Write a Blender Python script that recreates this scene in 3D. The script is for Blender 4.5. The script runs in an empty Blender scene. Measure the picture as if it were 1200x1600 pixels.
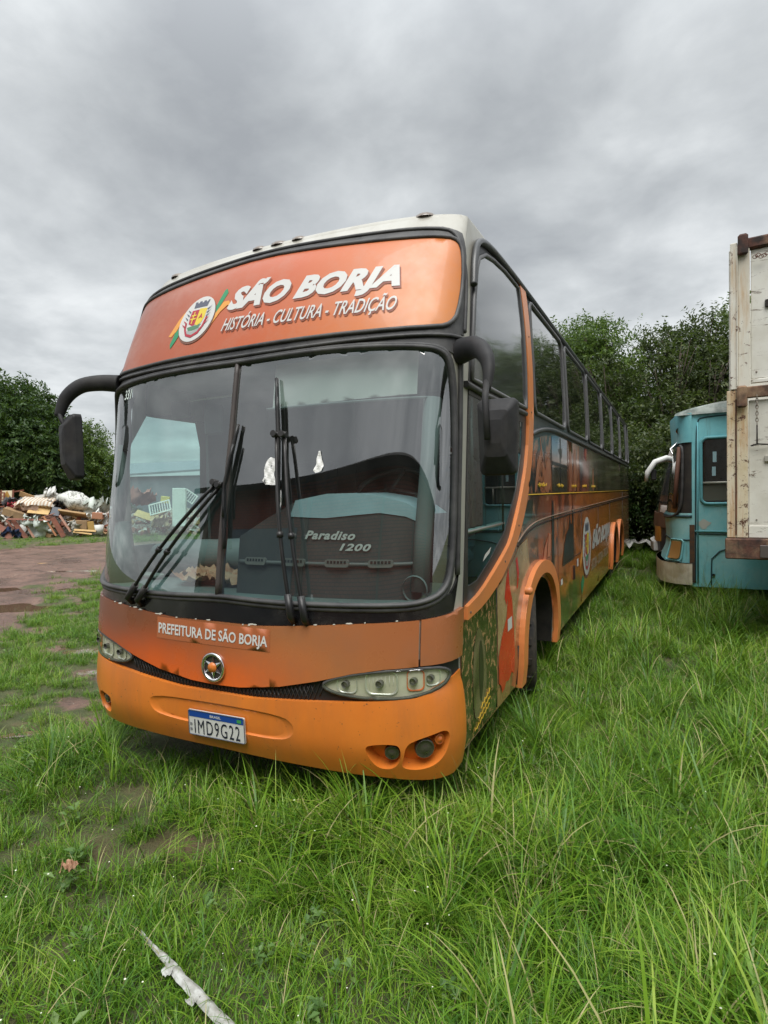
import bpy, math, random
import numpy as np
from mathutils import Vector, Matrix, Euler, noise
from mathutils.geometry import delaunay_2d_cdt

random.seed(7)
scene = bpy.context.scene
COL = scene.collection
R = math.radians

# ------------------------------------------------------------------ camera
cam_d = bpy.data.cameras.new('camera')
cam = bpy.data.objects.new('camera', cam_d)
COL.objects.link(cam)
cam_d.sensor_width = 36.0
cam_d.lens = 920.0 / 1600.0 * 36.0
cam_d.clip_start = 0.05
cam_d.clip_end = 2000.0
CAM = Vector((2.3514, -3.0010, 1.7686))
_F = Vector((-0.44195643, 0.89653144, -0.03009792)).normalized()
_R = Vector((0.89702469, 0.44152948, -0.01996026)).normalized()
_U = _R.cross(_F).normalized()
mm = Matrix((( _R.x, _U.x, -_F.x, CAM.x), (_R.y, _U.y, -_F.y, CAM.y), (_R.z, _U.z, -_F.z, CAM.z), (0, 0, 0, 1)))
cam.matrix_world = mm
scene.camera = cam

# ------------------------------------------------------------------ view and world
scene.view_settings.view_transform = 'Standard'
scene.view_settings.look = 'None'
scene.view_settings.gamma = 1.0
scene.view_settings.exposure = 0.96
scene.view_settings.use_curve_mapping = False
scene.cycles.max_bounces = 8
scene.cycles.transparent_max_bounces = 16
scene.cycles.caustics_reflective = False
scene.cycles.caustics_refractive = False

SUN_EL, SUN_AZ = R(62), R(35)


class NT:
    """small node helper"""
    def __init__(s, tree):
        s.t = tree; s.n = tree.nodes; s.l = tree.links
    def new(s, typ, **kw):
        n = s.n.new(typ)
        for k, v in kw.items(): setattr(n, k, v)
        return n
    def put(s, sock, v):
        if isinstance(v, bpy.types.NodeSocket): s.l.new(v, sock)
        elif v is not None:
            if isinstance(v, (tuple, list)) and len(v) == 3 and sock.type == 'RGBA': v = (*v, 1)
            sock.default_value = v
    def math(s, op, a, b=None, c=None, clamp=False):
        n = s.new('ShaderNodeMath', operation=op, use_clamp=clamp)
        s.put(n.inputs[0], a)
        if b is not None: s.put(n.inputs[1], b)
        if c is not None: s.put(n.inputs[2], c)
        return n.outputs[0]
    def vmath(s, op, a, b=None):
        n = s.new('ShaderNodeVectorMath', operation=op)
        s.put(n.inputs[0], a)
        if b is not None: s.put(n.inputs[1], b)
        return n.outputs['Value'] if op in ('DOT_PRODUCT', 'LENGTH') else n.outputs[0]
    def noise(s, vec, scale, detail=4, rough=.55, dist=0.0):
        n = s.new('ShaderNodeTexNoise')
        if vec is not None: s.l.new(vec, n.inputs['Vector'])
        n.inputs['Scale'].default_value = scale; n.inputs['Detail'].default_value = detail
        n.inputs['Roughness'].default_value = rough; n.inputs['Distortion'].default_value = dist
        return n.outputs['Fac']
    def ramp(s, fac, stops, interp='LINEAR'):
        n = s.new('ShaderNodeValToRGB'); s.put(n.inputs[0], fac)
        cr = n.color_ramp; cr.interpolation = interp
        while len(cr.elements) < len(stops): cr.elements.new(0.5)
        for e, (p, c) in zip(cr.elements, stops):
            e.position = p
            e.color = (c, c, c, 1) if isinstance(c, (int, float)) else (*c, 1)
        return n.outputs[0]
    def mix(s, fac, a, b, mode='MIX'):
        n = s.new('ShaderNodeMix', data_type='RGBA', blend_type=mode)
        s.put(n.inputs[0], fac); s.put(n.inputs[6], a); s.put(n.inputs[7], b)
        return n.outputs[2]
    def mapr(s, v, a, b, c=0.0, d=1.0, smooth=False):
        n = s.new('ShaderNodeMapRange')
        if smooth: n.interpolation_type = 'SMOOTHSTEP'
        s.put(n.inputs[0], v)
        for i, q in enumerate((a, b, c, d)): n.inputs[i + 1].default_value = q
        return n.outputs[0]


world = bpy.data.worlds.new('World')
scene.world = world
world.use_nodes = True
wn = NT(world.node_tree)
wn.n.clear()
tc = wn.new('ShaderNodeTexCoord').outputs['Generated']
sep = wn.new('ShaderNodeSeparateXYZ'); wn.l.new(tc, sep.inputs[0])
zc = wn.math('MAXIMUM', sep.outputs[2], 0.0)
den = wn.math('ADD', zc, 0.22)
comb = wn.new('ShaderNodeCombineXYZ')
wn.put(comb.inputs[0], wn.math('DIVIDE', sep.outputs[0], den))
wn.put(comb.inputs[1], wn.math('DIVIDE', sep.outputs[1], den))
cv = comb.outputs[0]
sky = wn.new('ShaderNodeTexSky', sky_type='NISHITA')
sky.sun_disc = False
sky.sun_elevation = SUN_EL
sky.sun_rotation = math.pi / 2 - SUN_AZ
n1 = wn.noise(cv, 0.66, 6, .50, .3)
n2 = wn.noise(cv, 2.9, 9, .54, .15)
cl = wn.math('ADD', wn.math('MULTIPLY', n1, 0.52), wn.math('MULTIPLY', n2, 0.48))


def pixdir(u, v):
    return (_F + _R * ((u - 600) / 920.0) + _U * ((800 - v) / 920.0)).normalized()


def lobe(u, v, width, gain):          # broad thin place (or thick place) in the cloud deck, in a sky direction
    d = wn.vmath('DOT_PRODUCT', tc, tuple(pixdir(u, v)))
    return wn.math('MULTIPLY', wn.mapr(d, math.cos(width), 1.0, 0, 1, True), gain)


for a in ((565, 190, .20, .06), (60, 330, .4, .01), (40, 120, .4, -.05), (1040, 330, .30, .05), (330, 40, .30, -.07), (330, 250, .22, -.02), (900, 60, .40, -.05), (860, 330, .2, -.03), (640, 20, .3, -.04)):
    cl = wn.math('ADD', cl, lobe(*a))
grey = wn.ramp(cl, [(0.34, (2.75, 2.9, 3.05)), (0.44, (3.6, 3.78, 3.9)), (0.52, (4.5, 4.7, 4.8)), (0.66, (6.6, 6.8, 6.85))])
up = wn.math('ADD', 1.0, wn.math('MULTIPLY', wn.mapr(zc, .5, .95, 0, 1, True), 1.9))
sc_ = wn.new('ShaderNodeVectorMath', operation='SCALE')
wn.put(sc_.inputs[0], grey); wn.put(sc_.inputs['Scale'], up)
skyc = wn.mix(0.94, sky.outputs[0], sc_.outputs[0])
bg = wn.new('ShaderNodeBackground'); wn.put(bg.inputs[0], skyc); bg.inputs[1].default_value = 0.075
wo = wn.new('ShaderNodeOutputWorld'); wn.l.new(bg.outputs[0], wo.inputs[0])

sun_d = bpy.data.lights.new('sun', 'SUN')
sun_d.energy = 1.5
sun_d.angle = R(40)
sun_d.color = (1.0, .97, .92)
sun = bpy.data.objects.new('sun', sun_d); COL.objects.link(sun)
sd = Vector((math.cos(SUN_EL) * math.cos(SUN_AZ + R(255)), math.cos(SUN_EL) * math.sin(SUN_AZ + R(255)), math.sin(SUN_EL)))
sun.rotation_euler = sd.to_track_quat('Z', 'Y').to_euler()
sky.sun_rotation = math.atan2(sd.x, sd.y)

# ------------------------------------------------------------------ materials
MATS = {}


def finish(m, nt, bsdf):
    o = nt.new('ShaderNodeOutputMaterial'); nt.l.new(bsdf, o.inputs[0]); return m


def M(name, col, rough=.5, metal=0.0, col2=None, nscale=6.0, namt=.5, bump=0.0, bscale=60.0, coat=0.0, spec=.5,
      dirt=0.0, dirtcol=(.10, .085, .06), sharp=False, coatr=.1, streak=False, chips=0.0):
    if name in MATS: return MATS[name]
    m = bpy.data.materials.new(name); m.use_nodes = True
    nt = NT(m.node_tree); nt.n.clear()
    p = nt.new('ShaderNodeBsdfPrincipled')
    oc = nt.new('ShaderNodeTexCoord').outputs['Object']
    c = col
    if col2 is not None:
        f = nt.noise(oc, nscale, 5, .6)
        w = .03 if sharp else .16
        f = nt.mapr(f, .5 + (.5 - namt) * .5 - w, .5 + (.5 - namt) * .5 + w, 0, 1, True)
        c = nt.mix(f, col, col2)
    if not callable(col) and dirt > 0:
        v = oc
        if streak:
            mp = nt.new('ShaderNodeMapping'); nt.l.new(oc, mp.inputs[0]); mp.inputs['Scale'].default_value = (1, 1, .18); v = mp.outputs[0]
        g = nt.math('MULTIPLY', nt.mapr(nt.noise(v, 3.1, 7, .68), .42, .75, 0, 1, True), dirt)
        c = nt.mix(g, c if not isinstance(c, tuple) else (*c, 1), (*dirtcol, 1))
    nt.put(p.inputs['Base Color'], c if not isinstance(c, tuple) else (*c[:3], 1))
    rr = nt.math('ADD', rough - .06, nt.math('MULTIPLY', nt.noise(oc, 9, 4, .6), .14), clamp=True)
    nt.put(p.inputs['Roughness'], rr)
    p.inputs['Metallic'].default_value = metal
    p.inputs['Specular IOR Level'].default_value = spec
    p.inputs['Coat Weight'].default_value = coat
    p.inputs['Coat Roughness'].default_value = coatr
    if chips > 0:
        ch_ = nt.mapr(nt.noise(oc, 48, 4, .6), .68, .71, 0, chips)
        lk = p.inputs['Base Color'].links[0].from_socket if p.inputs['Base Color'].is_linked else None
        nt.put(p.inputs['Base Color'], nt.mix(ch_, lk or (*col[:3], 1), (.10, .06, .04)))
    if bump > 0:
        b = nt.new('ShaderNodeBump'); b.inputs['Strength'].default_value = 1.0; b.inputs['Distance'].default_value = bump
        nt.put(b.inputs['Height'], nt.noise(oc, bscale, 4, .6)); nt.l.new(b.outputs[0], p.inputs['Normal'])
    MATS[name] = finish(m, nt, p.outputs[0]); return m


def glass(name, tint, refl=.06, rough=.02, dust=.0, dustcol=(.5, .5, .47), wav=0.0):
    """thin see-through pane: tinted transparency, mirror reflection by angle and a film of dust"""
    if name in MATS: return MATS[name]
    m = bpy.data.materials.new(name); m.use_nodes = True
    nt = NT(m.node_tree); nt.n.clear()
    tr = nt.new('ShaderNodeBsdfTransparent'); tr.inputs[0].default_value = (*tint, 1)
    gl = nt.new('ShaderNodeBsdfGlossy'); gl.inputs['Roughness'].default_value = rough; gl.inputs[0].default_value = (1, 1, 1, 1)
    oc = nt.new('ShaderNodeTexCoord').outputs['Object']
    if wav > 0:
        b = nt.new('ShaderNodeBump'); b.inputs['Strength'].default_value = 1.0; b.inputs['Distance'].default_value = wav
        nt.put(b.inputs['Height'], nt.noise(oc, 2.2, 2, .4)); nt.l.new(b.outputs[0], gl.inputs['Normal'])
    g_ = nt.new('ShaderNodeNewGeometry')
    c_ = nt.math('ABSOLUTE', nt.vmath('DOT_PRODUCT', g_.outputs['Incoming'], g_.outputs['Normal']))
    f = nt.math('ADD', nt.math('MULTIPLY', nt.math('POWER', nt.math('SUBTRACT', 1.0, c_, clamp=True), 4.6), 1.0 - refl), refl, clamp=True)
    a = nt.new('ShaderNodeMixShader'); nt.put(a.inputs[0], f); nt.l.new(tr.outputs[0], a.inputs[1]); nt.l.new(gl.outputs[0], a.inputs[2])
    out = a.outputs[0]
    if dust > 0:
        df = nt.new('ShaderNodeBsdfDiffuse'); df.inputs[0].default_value = (*dustcol, 1)
        mp = nt.new('ShaderNodeMapping'); nt.l.new(oc, mp.inputs[0]); mp.inputs['Scale'].default_value = (1, 1, .35)
        g = nt.math('MULTIPLY', nt.mapr(nt.noise(mp.outputs[0], 3.0, 8, .7), .3, .8), dust)
        s = nt.new('ShaderNodeMixShader'); nt.put(s.inputs[0], g); nt.l.new(out, s.inputs[1]); nt.l.new(df.outputs[0], s.inputs[2]); out = s.outputs[0]
    MATS[name] = finish(m, nt, out); return m


def custom(name, fn):
    if name in MATS: return MATS[name]
    m = bpy.data.materials.new(name); m.use_nodes = True
    nt = NT(m.node_tree); nt.n.clear()
    MATS[name] = finish(m, nt, fn(nt)); return m


def princ(nt, color, rough=.5, **kw):
    p = nt.new('ShaderNodeBsdfPrincipled'); nt.put(p.inputs['Base Color'], color); nt.put(p.inputs['Roughness'], rough)
    for k, v in kw.items(): nt.put(p.inputs[k.replace('_', ' ')], v)
    return p


# ------------------------------------------------------------------ object helpers
ORG = {}


def tag(o, label=None, cat=None, group=None, kind=None):
    if label: o['label'] = label
    if cat: o['category'] = cat
    if group: o['group'] = group
    if kind: o['kind'] = kind
    return o


def empty(name, loc, label, cat, group=None):
    o = bpy.data.objects.new(name, None); COL.objects.link(o); o.location = loc
    o.empty_display_size = .2
    ORG[o] = Vector(loc)
    return tag(o, label, cat, group)


class MB:
    def __init__(s): s.v = []; s.f = []; s.sm = []
    def add(s, verts, faces, smooth=False):
        n = len(s.v); s.v += [tuple(v) for v in verts]; s.f += [tuple(i + n for i in f) for f in faces]; s.sm += [smooth] * len(faces); return s
    def box(s, c, size, rot=None, bev=0.0):
        hx, hy, hz = size[0] / 2, size[1] / 2, size[2] / 2
        if bev > 0:
            b = min(bev, hx * .9, hy * .9, hz * .9)
            vs, fs = [], []
            for sx in (-1, 1):
                for sy in (-1, 1):
                    for sz in (-1, 1):
                        vs += [(sx * hx, sy * (hy - b), sz * (hz - b)), (sx * (hx - b), sy * hy, sz * (hz - b)), (sx * (hx - b), sy * (hy - b), sz * hz)]
            import bmesh
            bm = bmesh.new()
            for q in vs: bm.verts.new(q)
            bmesh.ops.convex_hull(bm, input=bm.verts[:])
            bm.verts.ensure_lookup_table()
            bm.verts.index_update()
            vs = [v.co.copy() for v in bm.verts]; fs = [tuple(v.index for v in f.verts) for f in bm.faces]
            bm.free()
        else:
            vs = [(x, y, z) for x in (-hx, hx) for y in (-hy, hy) for z in (-hz, hz)]
            fs = [(0, 1, 3, 2), (4, 6, 7, 5), (0, 4, 5, 1), (2, 3, 7, 6), (0, 2, 6, 4), (1, 5, 7, 3)]
        m = Euler(rot).to_matrix() if rot is not None and not isinstance(rot, Matrix) else (rot or Matrix.Identity(3))
        return s.add([Vector(c) + m @ Vector(v) for v in vs], fs)
    def tube(s, pts, rad, seg=8, cap=True, flat=1.0, closed=False, up=None, smooth=True):
        pts = [Vector(p) for p in pts]; n = len(pts)
        if not isinstance(rad, (list, tuple)): rad = [rad] * n
        vs, fs = [], []
        ref = Vector(up) if up is not None else Vector((0, 0, 1))
        px = None
        for i, p in enumerate(pts):
            if closed: t = pts[(i + 1) % n] - pts[i - 1]
            else: t = pts[min(i + 1, n - 1)] - pts[max(i - 1, 0)]
            t.normalize()
            if up is not None or px is None:
                x = ref.cross(t)
                if x.length < 1e-3: x = Vector((1, 0, 0)).cross(t)
                if x.length < 1e-3: x = Vector((0, 1, 0))
            else: x = px - t * px.dot(t)
            x.normalize(); px = x; y = t.cross(x)
            for k in range(seg):
                a = 2 * math.pi * k / seg
                vs.append(p + x * math.cos(a) * rad[i] + y * math.sin(a) * rad[i] * flat)
        m = n if closed else n - 1
        for i in range(m):
            j = (i + 1) % n
            for k in range(seg):
                k2 = (k + 1) % seg
                fs.append((i * seg + k, i * seg + k2, j * seg + k2, j * seg + k))
        s.add(vs, fs, smooth)
        if cap and not closed:
            b = len(s.v) - len(vs)
            s.f += [tuple(b + k for k in reversed(range(seg))), tuple(b + (n - 1) * seg + k for k in range(seg))]; s.sm += [False, False]
        return s
    def lathe(s, prof, c, axis='x', seg=24, smooth=True):
        """prof: list of (along, radius) about an axis through c"""
        vs, fs = [], []
        c = Vector(c)
        for a, r in prof:
            for k in range(seg):
                t = 2 * math.pi * k / seg
                if axis == 'x': vs.append(c + Vector((a, r * math.cos(t), r * math.sin(t))))
                elif axis == 'y': vs.append(c + Vector((r * math.cos(t), a, r * math.sin(t))))
                else: vs.append(c + Vector((r * math.cos(t), r * math.sin(t), a)))
        for i in range(len(prof) - 1):
            for k in range(seg):
                k2 = (k + 1) % seg
                fs.append((i * seg + k, i * seg + k2, (i + 1) * seg + k2, (i + 1) * seg + k))
        return s.add(vs, fs, smooth)
    def build(s, name, mat, parent=None, label=None):
        me = bpy.data.meshes.new(name)
        off = ORG.get(parent, Vector((0, 0, 0))) if parent else Vector((0, 0, 0))
        me.from_pydata([(v[0] - off.x, v[1] - off.y, v[2] - off.z) for v in s.v], [], s.f)
        me.polygons.foreach_set('use_smooth', s.sm)
        if mat: me.materials.append(mat)
        me.update()
        o = bpy.data.objects.new(name, me); COL.objects.link(o)
        if parent: o.parent = parent; ORG[o] = off
        if label: o['label'] = label
        return o


def box_obj(name, c, size, mat, parent=None, rot=None, bev=0.0):
    return MB().box(c, size, rot, bev).build(name, mat, parent)


def hermite(xs, ys):
    xs, ys = list(xs), list(ys); n = len(xs)
    d = [(ys[i + 1] - ys[i]) / (xs[i + 1] - xs[i]) for i in range(n - 1)]
    t = [d[0]] + [(d[i - 1] + d[i]) / 2 if d[i - 1] * d[i] > 0 else 0 for i in range(1, n - 1)] + [d[-1]]
    def f(x):
        if x <= xs[0]: return ys[0]
        if x >= xs[-1]: return ys[-1]
        i = 0
        while x > xs[i + 1]: i += 1
        h = xs[i + 1] - xs[i]; u = (x - xs[i]) / h
        return ((2 * u**3 - 3 * u**2 + 1) * ys[i] + (u**3 - 2 * u**2 + u) * h * t[i] + (-2 * u**3 + 3 * u**2) * ys[i + 1] + (u**3 - u**2) * h * t[i + 1])
    return f


def chaikin(p, it=2, closed=True):
    for _ in range(it):
        q = []; n = len(p)
        for i in range(n if closed else n - 1):
            a, b = p[i], p[(i + 1) % n]
            q += [(a[0] * .75 + b[0] * .25, a[1] * .75 + b[1] * .25), (a[0] * .25 + b[0] * .75, a[1] * .25 + b[1] * .75)]
        if not closed: q = [p[0]] + q + [p[-1]]
        p = q
    return p


def rrect(u0, v0, u1, v1, r, n=4):
    pts = []
    for cu, cv_, a0 in ((u1 - r, v1 - r, 0), (u0 + r, v1 - r, 90), (u0 + r, v0 + r, 180), (u1 - r, v0 + r, 270)):
        for k in range(n + 1):
            a = R(a0 + 90 * k / n); pts.append((cu + r * math.cos(a), cv_ + r * math.sin(a)))
    return pts


def ellipse(cu, cv_, ru, rv, n=32, rot=0):
    return [(cu + ru * math.cos(2 * math.pi * k / n) * math.cos(rot) - rv * math.sin(2 * math.pi * k / n) * math.sin(rot),
             cv_ + ru * math.cos(2 * math.pi * k / n) * math.sin(rot) + rv * math.sin(2 * math.pi * k / n) * math.cos(rot)) for k in range(n)]


def dens(p, step, closed=True):
    q = []; n = len(p)
    for i in range(n if closed else n - 1):
        a, b = p[i], p[(i + 1) % n]
        k = max(1, int(math.hypot(a[0] - b[0], a[1] - b[1]) / step))
        for j in range(k): q.append((a[0] + (b[0] - a[0]) * j / k, a[1] + (b[1] - a[1]) * j / k))
    if not closed: q.append(p[-1])
    return q


def inside(pt, poly):
    x, y = pt; c = False; j = len(poly) - 1
    for i in range(len(poly)):
        xi, yi = poly[i]; xj, yj = poly[j]
        if (yi > y) != (yj > y) and x < (xj - xi) * (y - yi) / (yj - yi) + xi: c = not c
        j = i
    return c


def tri2d(outer, holes=(), grid=.06):
    loops = [dens(outer, grid)] + [dens(h, grid) for h in holes]
    pts, edges = [], []
    for lp in loops:
        b = len(pts); pts += lp; edges += [(b + i, b + (i + 1) % len(lp)) for i in range(len(lp))]
    us = [p[0] for p in outer]; vs = [p[1] for p in outer]
    nu = int((max(us) - min(us)) / grid) + 1; nv = int((max(vs) - min(vs)) / grid) + 1
    for i in range(nu):
        for j in range(nv):
            q = (min(us) + (i + .5) * grid, min(vs) + (j + .5 + .25 * (i % 2)) * grid)
            if inside(q, outer) and not any(inside(q, h) for h in holes): pts.append(q)
    vv, _, ff, _, _, _ = delaunay_2d_cdt([Vector(p) for p in pts], edges, [], 0, 1e-5)
    vv = [(v.x, v.y) for v in vv]
    tris = []
    for f in ff:
        c = (sum(vv[i][0] for i in f) / len(f), sum(vv[i][1] for i in f) / len(f))
        if inside(c, outer) and not any(inside(c, h) for h in holes): tris.append(tuple(f))
    return vv, tris


def patch(mb, surf, outer, holes=(), off=0.0, th=0.0, grid=.06, flip=False, smooth=True):
    vv, tris = tri2d(outer, holes, grid)
    top = [surf(u, v, off) for u, v in vv]
    out = []
    for f in tris:
        a, b, c = (vv[i] for i in f[:3])
        ccw = (b[0] - a[0]) * (c[1] - a[1]) - (b[1] - a[1]) * (c[0] - a[0]) > 0
        out.append(f if ccw != flip else tuple(reversed(f)))
    mb.add(top, out, smooth)
    if th > 0:
        cnt = {}
        for f in out:
            for i in range(len(f)):
                e = (f[i], f[(i + 1) % len(f)]); k = (min(e), max(e)); cnt.setdefault(k, []).append(e)
        vs, fs = [], []
        for k, es in cnt.items():
            if len(es) == 1:
                a, b = es[0]; n = len(vs)
                vs += [top[a], top[b], surf(*vv[b], off - th), surf(*vv[a], off - th)]; fs.append((n, n + 3, n + 2, n + 1))
        mb.add(vs, fs, False)
    return mb


def ppatch(name, mat, parent, surf, outer, holes=(), off=0.0, th=0.0, grid=.06, flip=False, label=None, smooth=True):
    return patch(MB(), surf, outer, holes, off, th, grid, flip, smooth).build(name, mat, parent, label)


_font_cache = {}


def text2d(s, bold=0.0, shear=0.0, space=1.0):
    """triangulated outline of a text, fitted to the unit square (0..1 wide, cap height 0..1)"""
    key = (s, bold, shear, space)
    if key in _font_cache: return _font_cache[key]
    cu = bpy.data.curves.new('t', 'FONT'); cu.body = s; cu.offset = bold; cu.shear = shear; cu.space_character = space; cu.resolution_u = 3
    ob = bpy.data.objects.new('t', cu); COL.objects.link(ob)
    dg = bpy.context.evaluated_depsgraph_get(); dg.update()
    me = ob.evaluated_get(dg).to_mesh()
    v = np.array([tuple(x.co) for x in me.vertices]); f = [tuple(p.vertices) for p in me.polygons]
    ob.evaluated_get(dg).to_mesh_clear()
    bpy.data.objects.remove(ob); bpy.data.curves.remove(cu)
    x0, x1 = v[:, 0].min(), v[:, 0].max()
    cap = 0.729 + bold
    _font_cache[key] = ([((a[0] - x0) / (x1 - x0), (a[1] + bold) / (cap + bold)) for a in v], f)
    return _font_cache[key]


def text_on(name, s, surf, quad, mat, parent, off=.003, bold=0.0, shear=0.0, space=1.0, flip=False, dshift=None):
    """quad: bottom-left, bottom-right, top-right, top-left in surface coordinates"""
    v, f = text2d(s, bold, shear, space)
    a, b, c, d = quad
    du, dv = dshift or (0, 0)
    pts = []
    for x, y in v:
        u = (a[0] * (1 - x) + b[0] * x) * (1 - y) + (d[0] * (1 - x) + c[0] * x) * y
        w = (a[1] * (1 - x) + b[1] * x) * (1 - y) + (d[1] * (1 - x) + c[1] * x) * y
        pts.append(surf(u + du, w + dv, off))
    mb = MB(); mb.add(pts, [tuple(reversed(q)) if flip else q for q in f])
    return mb.build(name, mat, parent)


def copy_tree(o, parent=None):
    c = o.copy(); COL.objects.link(c)
    if parent: c.parent = parent
    for ch in list(o.children): copy_tree(ch, c)
    return c


# common materials
RUB = M('rubber_black', (.035, .035, .038), .55, col2=(.07, .07, .07), nscale=8, bump=.0006, bscale=120, dirt=.25, dirtcol=(.18, .17, .15))
BLK = M('black_plastic', (.018, .018, .02), .42, col2=(.035, .035, .036), nscale=5, dirt=.2, dirtcol=(.12, .11, .09))
DARK = M('dark_underbody', (.012, .011, .010), .85, col2=(.03, .025, .02), nscale=7)
WHITE = M('white_print', (.62, .62, .60), .45, dirt=.15, dirtcol=(.5, .47, .42))
CREAM = M('cream_body_paint', (.46, .45, .40), .38, coat=.4, dirt=.6, dirtcol=(.30, .27, .21), streak=True)
CHROME = M('chrome', (.75, .75, .76), .16, metal=1.0, dirt=.3)
TYRE = M('tyre_rubber', (.018, .017, .016), .8, col2=(.05, .04, .03), nscale=12, bump=.003, bscale=40)
RUST = M('rusty_steel', (.16, .055, .025), .8, col2=(.05, .025, .018), nscale=9, bump=.002, bscale=50)
# ================================================================== ORANGE COACH
ZT = [.28, .5, .8, 1.15, 1.6, 2.1, 2.62, 2.95, 3.25, 3.42]
fy0 = hermite(ZT, [.02, 0, .0, .04, .08, .13, .175, .255, .35, .455])
fbb = hermite(ZT, [.40, .43, .43, .445, .425, .38, .33, .31, .27, .22])
fww = hermite(ZT, [1.28, 1.3, 1.3, 1.3, 1.3, 1.3, 1.3, 1.29, 1.27, 1.25])
NE = 2.8
fne = hermite([.28, 2.5, 2.9, 3.3, 3.42], [2.8, 2.8, 2.35, 1.9, 1.85])
_T, _S = [], []
_l = 0.0; _p = None
for i in range(401):
    t = math.sin(i / 400 * math.pi / 2); t = min(t, 1.0)
    g = (1 - t ** NE) ** (1 / NE) if t < 1 else 0.0
    q = (1.3 * t, .42 * g)
    if _p: _l += math.hypot(q[0] - _p[0], q[1] - _p[1])
    _p = q; _T.append(t); _S.append(_l)
SMAX = _l
_Ta, _Sa = np.array(_T), np.array(_S)


def s_of(x, z):                              # arc length across the front from a world x at height z
    t = min(abs(x) / fww(z), 1.0)
    return math.copysign(float(np.interp(t, _Ta, _Sa)), x)


def fpos(s, z):
    t = float(np.interp(min(abs(s), SMAX), _Sa, _Ta))
    zz = min(max(z, .28), 3.42); ne = fne(zz)
    g = (1 - t ** ne) ** (1 / ne) if t < 1 else 0.0
    ext = abs(s) - SMAX if abs(s) > SMAX else 0.0
    return Vector((math.copysign(t * fww(zz), s), fy0(zz) - fbb(zz) * g + ext, z))


def FS(s, z, off=0.0):                       # front surface, s = arc length, z = height, off = outwards
    p = fpos(s, z)
    if off == 0: return p
    e = .012
    du = fpos(s + e, z) - fpos(s - e, z); dv = fpos(s, z + e) - fpos(s, z - e)
    n = du.cross(dv); n.normalize()
    return p + n * off


def FX(x, z, off=0.0): return FS(s_of(x, z), z, off)


def fo(pts): return [(s_of(x, z), z) for x, z in pts]


def mir(pts): return [(-x, z) for x, z in pts]


def SS(y, z, off=0.0):                       # side surface on the picture side (x > 0)
    zz = min(max(z, .28), 3.42)
    return Vector((fww(zz) + off, y, z))


def SN(y, z, off=0.0):
    p = SS(y, z, off); p.x = -p.x; return p


L = 13.4
BUS = empty('coach', (0, 6.5, 0), 'large orange coach with printed wrap and city name banner, parked in tall grass', 'bus')

ORANGE = M('orange_bumper_paint', (.72, .205, .028), .36, coat=.35, col2=(.66, .18, .025), nscale=3, dirt=.42, dirtcol=(.30, .13, .055), coatr=.2, chips=.9, streak=True)
ORTRIM = M('orange_trim_paint', (.74, .245, .075), .42, coat=.2, dirt=.25, dirtcol=(.35, .18, .10))


def hood_print(nt):
    oc = nt.new('ShaderNodeTexCoord').outputs['Object']
    sp = nt.new('ShaderNodeSeparateXYZ'); nt.l.new(oc, sp.inputs[0])
    top = nt.ramp(nt.mapr(sp.outputs[0], -1.3, 1.3), [(0, (.16, .048, .02)), (.35, (.23, .068, .024)), (.7, (.40, .15, .055)), (1, (.36, .12, .045))])
    low = nt.ramp(nt.mapr(sp.outputs[0], -1.3, 1.3), [(0, (.30, .06, .014)), (.3, (.74, .12, .018)), (.58, (.80, .15, .024)), (.8, (.48, .17, .055)), (1, (.38, .125, .045))])
    f = nt.mapr(nt.math('ADD', sp.outputs[2], nt.math('MULTIPLY', nt.noise(oc, 1.5, 2), .14)), .80, 1.1, 0, 1, True)
    c = nt.mix(f, low, top)
    g = nt.math('MULTIPLY', nt.mapr(nt.noise(oc, 3, 8, .7), .45, .8), .35)
    c = nt.mix(g, c, (.20, .12, .08))
    return princ(nt, c, nt.mapr(nt.noise(oc, 6, 4), .3, .7, .24, .40), Coat_Weight=.3, Coat_Roughness=.15).outputs[0]


HOOD = custom('brown_orange_print', hood_print)


def banner_print(nt):
    oc = nt.new('ShaderNodeTexCoord').outputs['Object']
    sp = nt.new('ShaderNodeSeparateXYZ'); nt.l.new(oc, sp.inputs[0])
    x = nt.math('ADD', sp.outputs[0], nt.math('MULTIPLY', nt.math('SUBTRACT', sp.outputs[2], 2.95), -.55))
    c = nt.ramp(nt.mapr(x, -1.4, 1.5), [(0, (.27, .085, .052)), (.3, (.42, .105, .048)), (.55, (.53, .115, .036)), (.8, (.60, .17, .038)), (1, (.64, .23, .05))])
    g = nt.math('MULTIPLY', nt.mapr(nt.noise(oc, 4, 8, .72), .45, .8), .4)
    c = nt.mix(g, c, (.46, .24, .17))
    return princ(nt, c, nt.mapr(nt.noise(oc, 7, 5, .7), .3, .7, .30, .5), Coat_Weight=.15).outputs[0]


BANNER = custom('banner_print', banner_print)


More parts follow.
